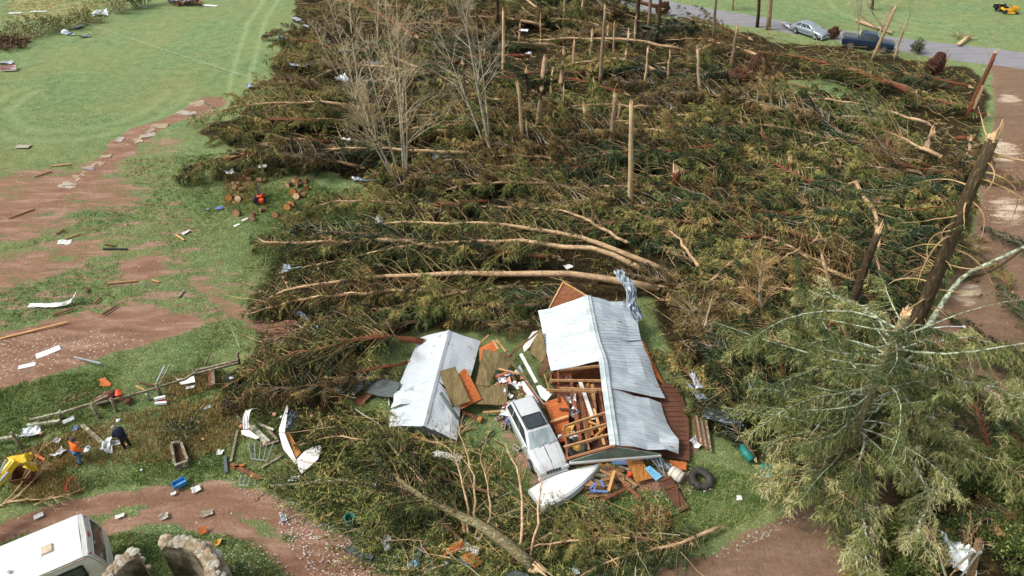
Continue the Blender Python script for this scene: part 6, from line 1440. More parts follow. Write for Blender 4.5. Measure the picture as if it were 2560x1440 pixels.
    mg = MB(); [mg.box((L + .04, y_, zf), (.02, .03, .15)) for y_ in (-.22, -.07, .07, .22)]; put('grille_bars', mg, MAT['chrome'], rt, local=True)
    for s_ in (-1, 1):
        put('headlight', MB().box((L - .03, s_ * W * .74, zf + .01), (.14, .34, .17), taper=.85), M('headlight_lens', S('d8dcdc'), S('b5babc'), rough=.15, coat=.5) if 'hl' not in MAT else MAT['hl'], rt, local=True)
        put('tail_light', MB().box((-L + .01, s_ * W * .86, zf + .15), (.08, .14, .32)), MAT['red'], rt, local=True)
        put('mirror', MB().box((x3 - .28, s_ * (W + .1), zb + .1), (.12, .2, .14), taper=.8), P['paint'], rt, local=True)
    put('front_bumper', MB().box((L + .03, 0, zf - .25), (.16, P['w'] * .93, .2), taper=.9), P.get('bump', P['paint']), rt, local=True)
    put('rear_bumper', MB().box((-L - .03, 0, zf - .22), (.16, P['w'] * .93, .2), taper=.9), P.get('bump', P['paint']), rt, local=True)
    mb = MB()
    for s_ in (-1, 1):
        for xd in P['doors']: mb.beam(Vector((xd, s_ * (W + .002), P['body'][1][2] + .15)), Vector((xd, s_ * (W + .002) * .985, zb - .1)), .012, .012)
        mb.beam(Vector((P['doors'][0], s_ * (W + .004), P['body'][1][2] + .3)), Vector((P['doors'][-1], s_ * (W + .004), P['body'][1][2] + .3)), .02, .05)
    put('door_seams', mb, MAT['rubber'], rt, local=True)
    return rt
a_, b_ = G(1301, 1008, .9), G(1381, 1170, .6)
dv = b_ - a_; ctr = (a_ + b_) / 2
car = vehicle('silver_car', "silver wagon with black sunroof wedged between the two collapsed roofs", 'car', (ctr.x, ctr.y, .02), math.atan2(dv.y, dv.x), dict(w=1.76, l=4.6, paint=MAT['silver'],
    body=[(-2.3, .86, .42, .85), (-2.15, .96, .3, .98), (-1.4, 1, .25, 1.0), (0, 1, .24, 1.0), (.85, 1, .25, .98), (1.3, .99, .26, .93), (1.9, .95, .3, .86), (2.2, .88, .34, .76), (2.3, .8, .4, .68)],
    cab=(-2.22, -1.95, .25, 1.08), cz=(.96, 1.5), tw=.74, win=[(.03, .25), (.27, .58), (.6, .93)], wx=(-1.35, 1.42), wr=.33, face=.6, doors=(-.95, .05, .98)))
for s_ in (-1, 1): put('roof_rail', MB().tube([Vector((-1.85, s_ * .57, 1.5)), Vector((-1.7, s_ * .57, 1.56)), Vector((.05, s_ * .57, 1.56)), Vector((.2, s_ * .57, 1.49))], [.02, .025, .025, .02], 6), MAT['black'], car, local=True)
put('sunroof', MB().box((-.25, 0, 1.515), (.82, .9, .02)), MAT['glass'], car, local=True); mb = MB()
for a, b in [((-.68, -.48), (.18, -.48)), ((.18, -.48), (.18, .48)), ((.18, .48), (-.68, .48)), ((-.68, .48), (-.68, -.48))]: mb.beam(Vector((*a, 1.525)), Vector((*b, 1.525)), .05, .025)
put('sunroof_seal', mb, MAT['black'], car, local=True)
mb = MB(); mb.beam(Vector((1.1, -.6, .985)), Vector((2.15, -.5, .82)), .015, .01); mb.beam(Vector((1.1, .6, .985)), Vector((2.15, .5, .82)), .015, .01); put('hood_seams', mb, MAT['steel'], car, local=True)
a_, b_ = G(2117, 96, .9), G(2226, 110, .9); dv = b_ - a_; ctr = (a_ + b_) / 2
pk = vehicle('pickup_truck', "dark blue crew cab pickup with covered bed parked on the road", 'pickup truck', (ctr.x, ctr.y, .02), math.atan2(dv.y, dv.x), dict(w=2.0, l=5.7, paint=MAT['bluep'],
    body=[(-2.85, .97, .55, 1.25), (-2.7, 1, .45, 1.28), (-1, 1, .42, 1.28), (.9, 1, .42, 1.28), (1.3, 1, .42, 1.22), (2.3, .98, .45, 1.15), (2.75, .94, .5, 1.08), (2.85, .9, .55, 1.0)],
    cab=(-1.15, -.85, .75, 1.45), cz=(1.26, 1.9), tw=.78, win=[(.05, .42), (.46, .92)], wx=(-1.75, 1.8), wr=.42, face=.85, doors=(-1.1, .1, 1.2), bump=MAT['chrome'], grillemat=MAT['chrome']))
put('bed_cover', MB().box((-2.0, 0, 1.31), (1.6, 1.7, .05)), MAT['slate'], pk, local=True); put('cab_roof_box', MB().box((-1.1, 0, 1.75), (.12, 1.5, .3)), M('tan_board', S('c9bd9c'), rough=.8), pk, local=True)
a_, b_ = G(1996, 62, .8), G(2056, 84, .7); dv = b_ - a_; ctr = (a_ + b_) / 2
vehicle('grey_car', "pale grey blue car on the road half hidden by a fallen crown", 'car', (ctr.x, ctr.y, .02), math.atan2(dv.y, dv.x), dict(w=1.8, l=4.7, paint=MAT['greycar'],
    body=[(-2.35, .88, .4, .8), (-2.1, .96, .3, .95), (0, 1, .25, 1.0), (1.1, 1, .26, .95), (2.0, .95, .3, .85), (2.3, .85, .36, .75), (2.35, .8, .4, .68)],
    cab=(-2.0, -1.4, .3, 1.2), cz=(.95, 1.45), tw=.72, win=[(.05, .3), (.33, .62), (.65, .93)], wx=(-1.4, 1.45), wr=.33, face=.62, doors=(-.9, .1, 1.05)))
item('metal_strip', band([G(1957, 54, .3), G(1966, 62, .5), G(1980, 72, .3)], Vector((1, .5, 0)), .5, 2, 61, .05), MAT['tin'], "straight white metal strip on the road behind the grey car", 'sheet metal', solid=.01)
# ride-on mower with cart
mo = root('ride_on_mower', G(2518, 34), "yellow ride-on lawn tractor with black seat on the far lawn", 'lawn tractor', rz=-.1)
put('hood', loft([section(.3, [(.3, .45), (.36, .6), (.34, .95), (0, 1.0)]), section(.9, [(.3, .45), (.36, .6), (.32, .92), (0, .96)]), section(1.25, [(.26, .5), (.3, .6), (.25, .78), (0, .82)])]), MAT['mower'], mo, local=True)
put('fender', MB().box((-.45, 0, .62), (.9, 1.0, .18), taper=.85), MAT['mower'], mo, local=True); sx_ = put('seat', MB().box((-.45, 0, .82), (.45, .45, .18)), MAT['black'], mo, local=True); put('seat_back', MB().box((-.7, 0, 1.05), (.1, .45, .4)), MAT['black'], sx_, local=True)
put('steering_wheel', MB().tube([Vector((.05, 0, 1.05)), Vector((.07, 0, 1.08))], [.2, .2], 12), MAT['black'], mo, local=True); put('mower_deck', MB().box((.2, 0, .25), (1.0, 1.15, .2), taper=.9), MAT['mower'], mo, local=True)
for x, r in ((-.55, .3), (.95, .2)):
    for s_ in (-.42, .42): put('wheel', MB().tube([Vector((x, s_ - .1, r)), Vector((x, s_ + .1, r))], [r, r], 14), MAT['rubber'], mo, local=True)
ct = root('tow_cart', G(2494, 28), "small black cart hitched behind the yellow lawn tractor", 'cart', rz=-.1); 
mb = MB(); [mb.box(c, s_) for c, s_ in [((0, 0, .4), (1.2, .9, .04)), ((0, .45, .6), (1.2, .04, .4)), ((0, -.45, .6), (1.2, .04, .4)), ((-.6, 0, .6), (.04, .86, .4)), ((.6, 0, .6), (.04, .86, .4))]]; put('tub', mb, MAT['black'], ct, local=True)
for s_ in (-.55, .55): put('wheel', MB().tube([Vector((0, s_ - .05, .25)), Vector((0, s_ + .05, .25))], [.25, .25], 12), MAT['rubber'], ct, local=True)
put('drawbar', MB().beam(Vector((.6, 0, .35)), Vector((1.3, 0, .35)), .05, .05), MAT['black'], ct, local=True)

# ------------------------------------------------------------------ camper
cmp_ = root('camper', G(60, 1420), "white camper with roof vent and large rear window in the bottom left corner", 'camper')
HZ = 2.9
A, Bc = G(202, 1283, HZ), G(206, 1392, HZ)
ln = (A - G(0, 1366, HZ)); ln.normalize(); wdt = (A - Bc).length
sd = Vector((ln.y, -ln.x, 0)); wdt = abs((A - Bc).dot(sd))
A0, B0 = A, A + sd * wdt
back = -ln * 6.5
def cv(p, z): return Vector((p.x, p.y, z))
prof = [(-.16, HZ), (0, HZ - .06), (.1, HZ - .25), (.3, 2.0), (.36, 1.4), (.36, .7)]
rows = [[cv(A0 + back, HZ), cv(B0 + back, HZ)]] 
mb = MB(); roofp = [cv(A0 + back, HZ), cv(A0 - ln * .16, HZ), cv(B0 - ln * .16, HZ), cv(B0 + back, HZ)]
put('roof', MB().slab([p + Z * .0 for p in roofp], .08), MAT['camper'], cmp_)
g = [[cv(A0 + ln * f, z), cv(A0.lerp(B0, .5) + ln * (f + .04), z), cv(B0 + ln * f, z)] for f, z in prof]
put('rear_wall', MB().grid(g), MAT['camper_side'], cmp_, solid=.03)
for nm, q in (('side_wall', B0), ('side_wall', A0)):
    pl = [cv(q + back, .7), cv(q + back, HZ - .09)] + [cv(q + ln * (f - .03), z - .05) for f, z in prof][0:] ; pl[-1].z = .7
    mb = MB(); n_ = len(pl); o_ = sd * (-.03 if q is B0 else .03)
    mb.add([p + o_ for p in pl] + [p for p in pl], [tuple(range(n_)), tuple(range(2 * n_ - 1, n_ - 1, -1))]); put(nm, mb, MAT['camper_side'], cmp_)
mb = MB(); [mb.beam(cv(q + back, HZ - .1) + o_, cv(q - ln * .1, HZ - .1) + o_, .05, .06) for q, o_ in ((B0, sd * .03), (A0, sd * -.03))]; put('gutter_trim', mb, M('trim_tan', S('b0a48c'), rough=.6), cmp_)
def rearp(u, f, off): 
    seg = f * (len(prof) - 1); i = min(int(seg), len(prof) - 2); t = seg - i; a = prof[i][0] * (1 - t) + prof[i + 1][0] * t; z = prof[i][1] * (1 - t) + prof[i + 1][1] * t
    return cv(A0.lerp(B0, u) + ln * (a + .04 * (1 - abs(2 * u - 1)) + off), z + .02)
put('rear_window', MB().grid([[rearp(u, f, .03) for u in (.08, .3, .5, .7, .92)] for f in (.44, .52, .6, .7)]), MAT['glass'], cmp_, solid=.02)
mb = MB()
for fa in (.42, .72): mb.tube([rearp(u, fa, .04) for u in (.06, .3, .5, .7, .94)], [.025] * 5, 5)
for u in (.06, .94): mb.tube([rearp(u, f, .04) for f in (.42, .52, .62, .72)], [.025] * 4, 5)
put('window_frame', mb, w1, cmp_)
mb = MB(); [mb.tube([rearp(u, f, .02) for u in (.04, .3, .5, .7, .96)], [.012] * 5, 4) for f in (.2, .26, .32, .38)]; put('wall_ribs', mb, MAT['camper_side'], cmp_)
for u in (.06, .5, .54, .46, .94): put('marker_light', MB().box(rearp(u, .3, .05), (.06, .06, .05)), MAT['red'], cmp_)
put('vent_hatch', MB().box(G(117, 1373, HZ + .04), (.42, .42, .09), Matrix.Rotation(math.atan2(ln.y, ln.x), 3, 'Z'), taper=.85), M('vent_tan', S('cfc3a8'), S('b3a588'), rough=.6), cmp_)
put('roof_pipe', MB().tube([G(22, 1429, HZ), G(22, 1429, HZ + .12)], [.07, .06], 10), MAT['camper_side'], cmp_)
wz = [cv(B0 - ln * x + sd * .03, z) for x, z in ((.35, 1.75), (1.9, 1.75), (1.9, 2.45), (.35, 2.45))]
mb = MB(); mb.add(wz + [p - sd * .04 for p in wz], [(0, 1, 2, 3), (7, 6, 5, 4), (0, 4, 5, 1), (1, 5, 6, 2), (2, 6, 7, 3), (3, 7, 4, 0)]); wn = put('side_window', mb, MAT['glass'], cmp_)
mb = MB(); [mb.beam(wz[k] + sd * .02, wz[(k + 1) % 4] + sd * .02, .06, .05) for k in range(4)]; mb.beam(wz[0].lerp(wz[1], .5) + sd * .02, wz[3].lerp(wz[2], .5) + sd * .02, .05, .04); put('frame', mb, MAT['black'], wn)
for x in (1.2, 4.8):
    for q in (A0 - sd * -.25, B0 - sd * .25): c = cv(q - ln * x, .35); put('wheel', MB().tube([c - sd * .12, c + sd * .12], [.35, .35], 16), MAT['rubber'], cmp_)
put('chassis', MB().beam(cv(A0.lerp(B0, .5) - ln * 6.2, .55), cv(A0.lerp(B0, .5) + ln * .2, .55), 1.6, .2), MAT['black'], cmp_)

# ------------------------------------------------------------------ stone ring
ring = root('stone_ring_wall', G(395, 1500), "round ruined stone wall with a gap and dark stained inside at the bottom left", 'stone wall')
RH = 3.0; c0 = G(380, 1480, RH); c0 = Vector((c0.x, c0.y, 0)); RO, RI = 2.45, 1.9
rngS = random.Random(6)
for (a0, a1, nm) in ((-85, 104, 'wall_segment'), (128, 235, 'wall_segment')):
    n_ = 26; rows = []
    hs = [RH + rngS.uniform(-.08, .1) - (.25 if k in (0, n_) else 0) for k in range(n_ + 1)]
    V_o = []
    for k in range(n_ + 1):
        an = rad(a0 + (a1 - a0) * k / n_); u = Vector((math.cos(an), math.sin(an), 0)); jo = rngS.uniform(-.05, .05)
        V_o.append([c0 + u * (RI), c0 + u * RI + Z * hs[k], c0 + u * (RI + .16) + Z * (hs[k] + rngS.uniform(0, .08)), c0 + u * (RO - .12 + jo) + Z * (hs[k] + rngS.uniform(0, .08)), c0 + u * (RO + jo) + Z * (hs[k] - .1), c0 + u * (RO + .12)])
    mb = MB(); m = 6; vs = [p for r_ in V_o for p in r_]; fs = []; 
    for k in range(n_):
        for j in range(m - 1): fs.append((k * m + j, (k + 1) * m + j, (k + 1) * m + j + 1, k * m + j + 1))
    mi = []
    mb.add(vs, fs); mb.m = [[0, 1, 1, 1, 2][j] for k in range(n_) for j in range(m - 1)]
    mb.add([V_o[0][j] for j in range(6)], [(0, 1, 2, 3, 4, 5)], 1); mb.add([V_o[-1][j] for j in range(6)], [(5, 4, 3, 2, 1, 0)], 1)
    sg = put(nm, mb, [MAT['plaster'], MAT['mortar'], MAT['mortar']], ring)
    def rock(mb, c, r, rng):
        vs = []; 
        for lat in (-.9, -.3, .4, .95):
            for k in range(6):
                an = k * 1.047 + lat; rr_ = r * math.sqrt(max(.05, 1 - lat * lat)) * rng.uniform(.8, 1.15)
                vs.append(c + Vector((math.cos(an) * rr_, math.sin(an) * rr_ * rng.uniform(.8, 1.1), lat * r * .55)))
        fs = [(i * 6 + k, i * 6 + (k + 1) % 6, (i + 1) * 6 + (k + 1) % 6, (i + 1) * 6 + k) for i in range(3) for k in range(6)] + [(5, 4, 3, 2, 1, 0), (18, 19, 20, 21, 22, 23)]
        mb.add(vs, fs)
    mbs = [MB(), MB()]
    for k in range(int((a1 - a0) * .75)):
        an = rad(rngS.uniform(a0, a1)); q = rngS.uniform(RI + .1, RO - .06); rock(mbs[rngS.random() < .3], c0 + Vector((math.cos(an) * q, math.sin(an) * q, RH + .0)), rngS.uniform(.09, .19), rngS)
    for k in range(int((a1 - a0) * 1.4)):
        an = rad(rngS.uniform(a0, a1)); z = rngS.uniform(.2, RH - .15); q = RO + .04 + .1 * (1 - z / RH); rock(mbs[rngS.random() < .35], c0 + Vector((math.cos(an) * q, math.sin(an) * q, z)), rngS.uniform(.12, .22), rngS)
    put('stones', mbs[0], MAT['stone'], sg, origin=None); put('stones', mbs[1], MAT['stone2'], sg)

# ------------------------------------------------------------------ yellow digger arm
dg = root('digger', G(-30, 1250), "yellow digger arm with dark bucket reaching in from the left edge", 'digger')
j1, j0, j2 = G(38, 1152, 2.5), G(-110, 1330, 1.2), G(88, 1172, 1.1)
mb = MB(); mb.beam(j0, j1.lerp(j0, .45), .34, .4); mb.beam(j1.lerp(j0, .5), j1, .28, .32); put('boom', mb, MAT['yellow'], dg)
fw = (j2 - j1).normalized(); 
put('knuckle', MB().slab([G(17, 1143, 2.6), G(62, 1136, 2.75), G(64, 1150, 2.5), G(50, 1159, 2.4), G(26, 1160, 2.4)], .3), MAT['yellow'], dg)
mb = MB(); mb.beam(j1 + Vector((.4, 0, .05)), j2, .2, .24); put('dipper', mb, MAT['yellow'], dg)
put('dipper', MB().beam(j1 + Vector((.55, .35, .1)), j2 + Vector((-.2, .3, .4)), .12, .12), MAT['yellow'], dg)
put('hydraulic_ram', MB().tube([G(16, 1148, 2.8), G(-10, 1200, 2.3)], [.05, .05], 8), MAT['chrome'], dg); put('hydraulic_ram', MB().tube([G(20, 1180, 2.4), G(-15, 1220, 2.2)], [.06, .06], 8), MAT['steel'], dg)
bk = G(62, 1188, .45); u = Vector((1, .25, 0)).normalized(); v = Vector((-.25, 1, 0)).normalized(); rows = []
for y_ in (-.42, -.2, 0, .2, .42):
    rows.append([bk + u * y_ * 1.0 + v * a + Z * b for a, b in ((.3, .42), (.28, .1), (.1, -.25), (-.18, -.32), (-.38, -.1), (-.42, .25))])
mb = MB().grid(rows)
for r_ in (rows[0], rows[-1]): mb.add(r_, [tuple(range(6))])
put('bucket', mb, MAT['ply_dark'], dg, solid=.03)
put('bucket_link', MB().beam(j2, bk + v * .3 + Z * .3, .12, .1), MAT['yellow'], dg)
put('tractor_base', MB().box(j0 + Vector((-.9, -.3, -.5)), (1.8, 1.4, 1.2), taper=.85), MAT['yellow'], dg)
for s_ in (-.75, .75): c = j0 + Vector((-.9, -.3 + s_, 0)); c.z = .6; put('wheel', MB().tube([c - Vector((0, .18, 0)), c + Vector((0, .18, 0))], [.6, .6], 18), MAT['rubber'], dg)

# ------------------------------------------------------------------ people
def skinned(name, nodes, edges, mat, parent, sub=2, rootn=0):
    me = bpy.data.meshes.new(name); me.from_pydata([tuple(n[0]) for n in nodes], edges, []); me.materials.append(mat)
    o = bpy.data.objects.new(name, me); COL.objects.link(o); o.parent = parent
    m = o.modifiers.new('skin', 'SKIN'); m.use_smooth_shade = True; 
    for i, n in enumerate(nodes):
        sv = me.skin_vertices[0].data[i]; r = n[1]; sv.radius = r if hasattr(r, '__len__') else (r, r); sv.use_root = (i == rootn)
    s_ = o.modifiers.new('sub', 'SUBSURF'); s_.levels = sub; s_.render_levels = sub
    return o
def person(label, px, py, rz, J, cloth):
    """J: joint positions in metres, x = facing, y = left"""
    rt = root('person', G(px, py), label, 'person', rz=rz)
    V = lambda k: Vector(J[k])
    names = ['pelvis', 'waist', 'chest', 'neck', 'head0', 'head1', 'shL', 'elL', 'wrL', 'shR', 'elR', 'wrR', 'hipL', 'knL', 'anL', 'toL', 'hipR', 'knR', 'anR', 'toR']
    R = dict(pelvis=(.15, .12), waist=(.14, .11), chest=(.16, .115), neck=(.055, .055), head0=(.085, .095), head1=(.075, .085), shL=(.065, .065), elL=(.045, .045), wrL=(.03, .026), hipL=(.09, .09), knL=(.06, .06), anL=(.042, .042), toL=(.045, .03))
    for k in list(R): 
        if k.endswith('L'): R[k[:-1] + 'R'] = R[k]
    nodes = [(V(k), R[k]) for k in names]
    E_ = [('pelvis', 'waist'), ('waist', 'chest'), ('chest', 'neck'), ('neck', 'head0'), ('head0', 'head1'), ('chest', 'shL'), ('shL', 'elL'), ('elL', 'wrL'), ('chest', 'shR'), ('shR', 'elR'), ('elR', 'wrR'), ('pelvis', 'hipL'), ('hipL', 'knL'), ('knL', 'anL'), ('anL', 'toL'), ('pelvis', 'hipR'), ('hipR', 'knR'), ('knR', 'anR'), ('anR', 'toR')]
    edges = [(names.index(a), names.index(b)) for a, b in E_]
    for s_ in 'LR':      # hands: palm, four fingers and a thumb
        w_ = V('wr' + s_); d = (w_ - V('el' + s_)).normalized(); side = d.cross(Z)
        if side.length < .1: side = Vector((0, 1, 0))
        side.normalize(); wi = names.index('wr' + s_)
        nodes.append((w_ + d * .08, (.036, .02))); pi_ = len(nodes) - 1; edges.append((wi, pi_))
        for k, off in enumerate((-.033, -.011, .011, .033)):
            prev = pi_
            for j, (l, dn) in enumerate(((.05, .01), (.08, .03), (.1, .06))):
                nodes.append((w_ + d * (.08 + l * (1 - abs(k - 1.3) * .08)) + side * off * 1.2 + Z * -dn, (.009, .009))); edges.append((prev, len(nodes) - 1)); prev = len(nodes) - 1
        nodes.append((w_ + d * .05 + side * .05 + Z * -.01, (.011, .011))); edges.append((wi, len(nodes) - 1)); nodes.append((w_ + d * .09 + side * .065 + Z * -.03, (.01, .01))); edges.append((len(nodes) - 2, len(nodes) - 1))
    # nose and ears
    hd = V('head1') - V('head0'); f = Vector((1, 0, 0)) - hd.normalized() * hd.normalized().x; f.normalize()
    body = skinned('body', nodes, edges, MAT['skin'], rt)
    hc = V('head0').lerp(V('head1'), .5)
    mb = MB(); mb.tube([hc + f * .07, hc + f * .115 - hd * .15], [.012, .018], 5)
    for y_ in (-.085, .085): mb.box(hc + Vector((0, y_, 0)), (.03, .015, .055))
    put('nose_and_ears', mb, MAT['skin'], body, local=True)
    mb = MB(); [mb.box(hc + f * .082 + Vector((0, y_, .02)), (.012, .025, .012)) for y_ in (-.03, .03)]; mb.box(hc + f * .085 - hd * .45, (.01, .045, .008)); put('eyes_and_mouth', mb, MAT['black'], body, local=True)
    cloth(rt, V)
    return rt
def cloth_chain(nm, V, ch, mat, rt, sub=1):
    nodes = []; edges = []; ix = {}
    for path in ch:
        prev = None
        for k, r in path:
            key = (k if isinstance(k, str) else tuple(k))
            if key not in ix: ix[key] = len(nodes); nodes.append((V(k) if isinstance(k, str) else Vector(k), r))
            if prev is not None: edges.append((prev, ix[key]))
            prev = ix[key]
    return skinned(nm, nodes, edges, mat, rt, 2)
# orange sweatshirt, seen from behind, walking to the right and holding papers
J1 = dict(pelvis=(0, 0, .93), waist=(.03, 0, 1.1), chest=(.06, 0, 1.34), neck=(.09, 0, 1.52), head0=(.12, 0, 1.6), head1=(.14, 0, 1.72), shL=(.06, .2, 1.42), elL=(.08, .32, 1.17), wrL=(.27, .26, 1.08), shR=(.06, -.2, 1.42), elR=(.06, -.33, 1.17), wrR=(.26, -.3, 1.05),
          hipL=(0, .1, .9), knL=(.1, .14, .5), anL=(.1, .16, .09), toL=(.26, .19, .04), hipR=(0, -.1, .9), knR=(-.02, -.14, .5), anR=(-.14, -.15, .1), toR=(.02, -.17, .04))
def c1(rt, V):
    cloth_chain('orange_sweatshirt', V, [[('pelvis', (.2, .16)), ('waist', (.2, .17)), ('chest', (.2, .16)), ('neck', (.085, .085))], [('chest', (.2, .16)), ('shL', .1), ('elL', .075), ('wrL', .055)], [('chest', (.2, .16)), ('shR', .1), ('elR', .075), ('wrR', .055)]], MAT['orange'], rt)
    cloth_chain('jeans', V, [[('pelvis', (.18, .14)), ('hipL', .115), ('knL', .09), ('anL', .075)], [('pelvis', (.18, .14)), ('hipR', .115), ('knR', .09), ('anR', .075)]], MAT['denim'], rt)
    h = V('head0').lerp(V('head1'), .75); cp = put('cap', MB().tube([h + Vector((-.01, 0, -.01)), h + Vector((-.01, 0, .05)), h + Vector((-.01, 0, .085))], [.108, .1, .05], 12), MAT['black'], rt, local=True, smooth=True)
    put('cap_peak', MB().box(h + Vector((.13, 0, .01)), (.12, .14, .02)), MAT['black'], cp, local=True)
    for s_ in 'LR': put('boot', MB().tube([V('an' + s_) + Vector((-.05, 0, 0)), V('an' + s_) + Vector((0, 0, -.03)), V('to' + s_)], [.06, .07, .05], 8), MAT['black'], rt, local=True)
pa_ = person("person in bright orange sweatshirt, blue jeans and dark cap walking across the debris", 203, 1153, rad(55), J1, c1)
pa_.scale = (1.0, 1.2, .88)
pp_ = root('wrapped_bundle', G(215, 1128), "white papery bundle held in front of the person in orange", 'bundle')
# dark coat, stooping to the left
J2 = dict(pelvis=(0, 0, .92), waist=(.08, 0, 1.08), chest=(.26, 0, 1.26), neck=(.4, 0, 1.38), head0=(.47, 0, 1.42), head1=(.55, 0, 1.5), shL=(.25, .2, 1.32), elL=(.36, .26, 1.05), wrL=(.48, .16, .85), shR=(.25, -.2, 1.32), elR=(.34, -.26, 1.05), wrR=(.48, -.14, .88),
          hipL=(0, .1, .88), knL=(.06, .12, .48), anL=(-.02, .13, .09), toL=(.16, .14, .04), hipR=(0, -.1, .88), knR=(.02, -.12, .48), anR=(-.08, -.13, .09), toR=(.1, -.14, .04))
def c2(rt, V):
    cloth_chain('dark_coat', V, [[('pelvis', (.25, .2)), ('waist', (.24, .19)), ('chest', (.22, .18)), ('neck', (.1, .1))], [('chest', (.22, .18)), ('shL', .11), ('elL', .085), ('wrL', .06)], [('chest', (.22, .18)), ('shR', .11), ('elR', .085), ('wrR', .06)]], MAT['navy'], rt)
    cloth_chain('trousers', V, [[('pelvis', (.18, .14)), ('hipL', .115), ('knL', .09), ('anL', .07)], [('pelvis', (.18, .14)), ('hipR', .115), ('knR', .09), ('anR', .07)]], MAT['black'], rt)
    h = V('head0').lerp(V('head1'), .72); d = (V('head1') - V('head0')).normalized(); put('hair', MB().tube([h - d * .07 + Vector((-.03, 0, 0)), h + d * .0 + Vector((-.02, 0, 0)), h + d * .06, h + d * .085], [.09, .112, .09, .03], 12), MAT['hair'], rt, local=True, smooth=True)
    for s_ in 'LR': put('shoe', MB().tube([V('an' + s_) + Vector((-.05, 0, -.02)), V('to' + s_)], [.06, .045], 8), MAT['black'], rt, local=True)
pb_ = person("grey haired person in a long dark navy coat stooping over the debris", 320, 1119, rad(150), J2, c2)
pb_.scale = (.92, 1, .9)
rngW = random.Random(4)
def lump(mbx, c, r, rng, n=7):
    vs = []
    for lat in (-.95, -.5, 0, .5, .95):
        for k in range(n):
            an = k * 6.283 / n; q = r * math.sqrt(max(.06, 1 - lat * lat)) * rng.uniform(.65, 1.25); vs.append(c + Vector((math.cos(an) * q, math.sin(an) * q, lat * r * .6 + rng.uniform(-.1, .1) * r)))
    fs = [(i * n + k, i * n + (k + 1) % n, (i + 1) * n + (k + 1) % n, (i + 1) * n + k) for i in range(4) for k in range(n)] + [tuple(range(n))[::-1], tuple(range(4 * n, 5 * n))]
    return mbx.add(vs, fs)
o_ = put('paper', lump(MB(), G(218, 1122, .9), .2, rngW), MAT['tarp'], pp_); put('strap', MB().tube([G(210, 1119, .95), G(222, 1118, 1.05), G(225, 1124, .9)], [.02] * 3, 5), MAT['black'], pp_)

# ------------------------------------------------------------------ utility pole, street lamp, tarp, wires
up = root('utility_pole', G(2400, 1480), "wooden utility pole with white insulators and crossarm in the bottom right corner", 'utility pole')
b, t = upright(2395, 1560, 2448, 1352); b = b.lerp(t, 0) ; put('pole', MB().tube([Vector((b.x, b.y, 0)), t], [.17, .13], 12), MAT['bark'], up, smooth=True)
put('crossarm', MB().beam(t + Vector((-.5, .1, -.6)), t + Vector((.25, -.1, -.55)), .1, .12), w1, up)
for k, (dx, dz) in enumerate([(-.5, -.45), (-.25, -.48), (.12, -.4), (.22, -.42)]): put('insulator', MB().tube([t + Vector((dx, 0, dz)), t + Vector((dx, 0, dz + .08)), t + Vector((dx, 0, dz + .2))], [.05, .08, .04], 8), w1, up)
put('brace', MB().beam(t + Vector((-.35, -.1, -1.6)), t + Vector((-.05, -.12, -.5)), .06, .06), MAT['steel'], up); put('conduit', MB().tube([t + Vector((.12, -.15, -3)), t + Vector((.12, -.15, -.4))], [.035, .035], 6), MAT['steel'], up)
for k, (p, l) in enumerate([([t + Vector((-.5, 0, -.3)), G(2395, 1200, 3.6), G(2370, 1050, 4.2), G(2360, 960, 5.5)], "long dark cable running up from the utility pole over the driveway"), ([t + Vector((.2, 0, -.3)), t + Vector((.7, .2, -1.4)), t + Vector((.6, 0, -2.6))], "slack looped cable hanging right of the utility pole"), ([G(2230, 1360, .3), G(2250, 1400, .3), G(2270, 1450, .3)], "pale cable lying on the ground left of the tarp")]):
    item('cable', MB().tube([Vector(q) for q in path_at(p, 14)], [.018] * 14, 4), MAT['wire'] if k < 2 else MAT['steel'], l, 'cable')
item('cable', MB().tube([Vector(q) for q in path_at([G(170, 42, .8), G(400, 120, .5), G(620, 192, .3)], 24)], [.009] * 24, 4), MAT['steel'], "thin pale wire stretched across the green field from the hedge", 'cable')
lampr = root('street_lamp', G(2330, 985), "fallen dark lamp post with pale curved arm beside the driveway", 'street lamp')
put('lamp_post', MB().tube([G(2280, 910, 1.2), G(2325, 830, 2.6)], [.12, .1], 10), MAT['wire'], lampr); put('lamp_arm', MB().tube([G(2335, 820, 2.8), G(2370, 816, 3.2), G(2408, 817, 3.2)], [.04, .035, .03], 8), w1, lampr); put('lamp_head', lump(MB(), G(2411, 817, 3.2), .1, rngW), w1, lampr)
rs_ = np.random.RandomState(71); rows = []
for i in range(16):
    row = []
    for j in range(12):
        f, g_ = i / 15, j / 11; p = G(2300 + 115 * f + 24 * (g_ - .5), 1350 + 78 * f + 76 * g_ - 38, 0); row.append(Vector((p.x, p.y, .95 + .25 * math.sin(f * 9 + g_ * 5) * math.cos(g_ * 8) + rs_.randn() * .05 - .5 * (abs(g_ - .5) * 2) ** 2)))
    rows.append(row)
item('plastic_tarp', MB().grid(rows), MAT['tarp'], "crumpled white plastic tarp left of the utility pole", 'tarp', smooth=True, solid=.01)
item('plastic_tarp', band(T([(2308, 1352, .8), (2316, 1372, .9), (2330, 1378, .7)]), Vector((1, .5, .3)), .35, 2, 72, .2), MAT['tarp'], "curled end of white plastic above the crumpled tarp", 'tarp', solid=.01)

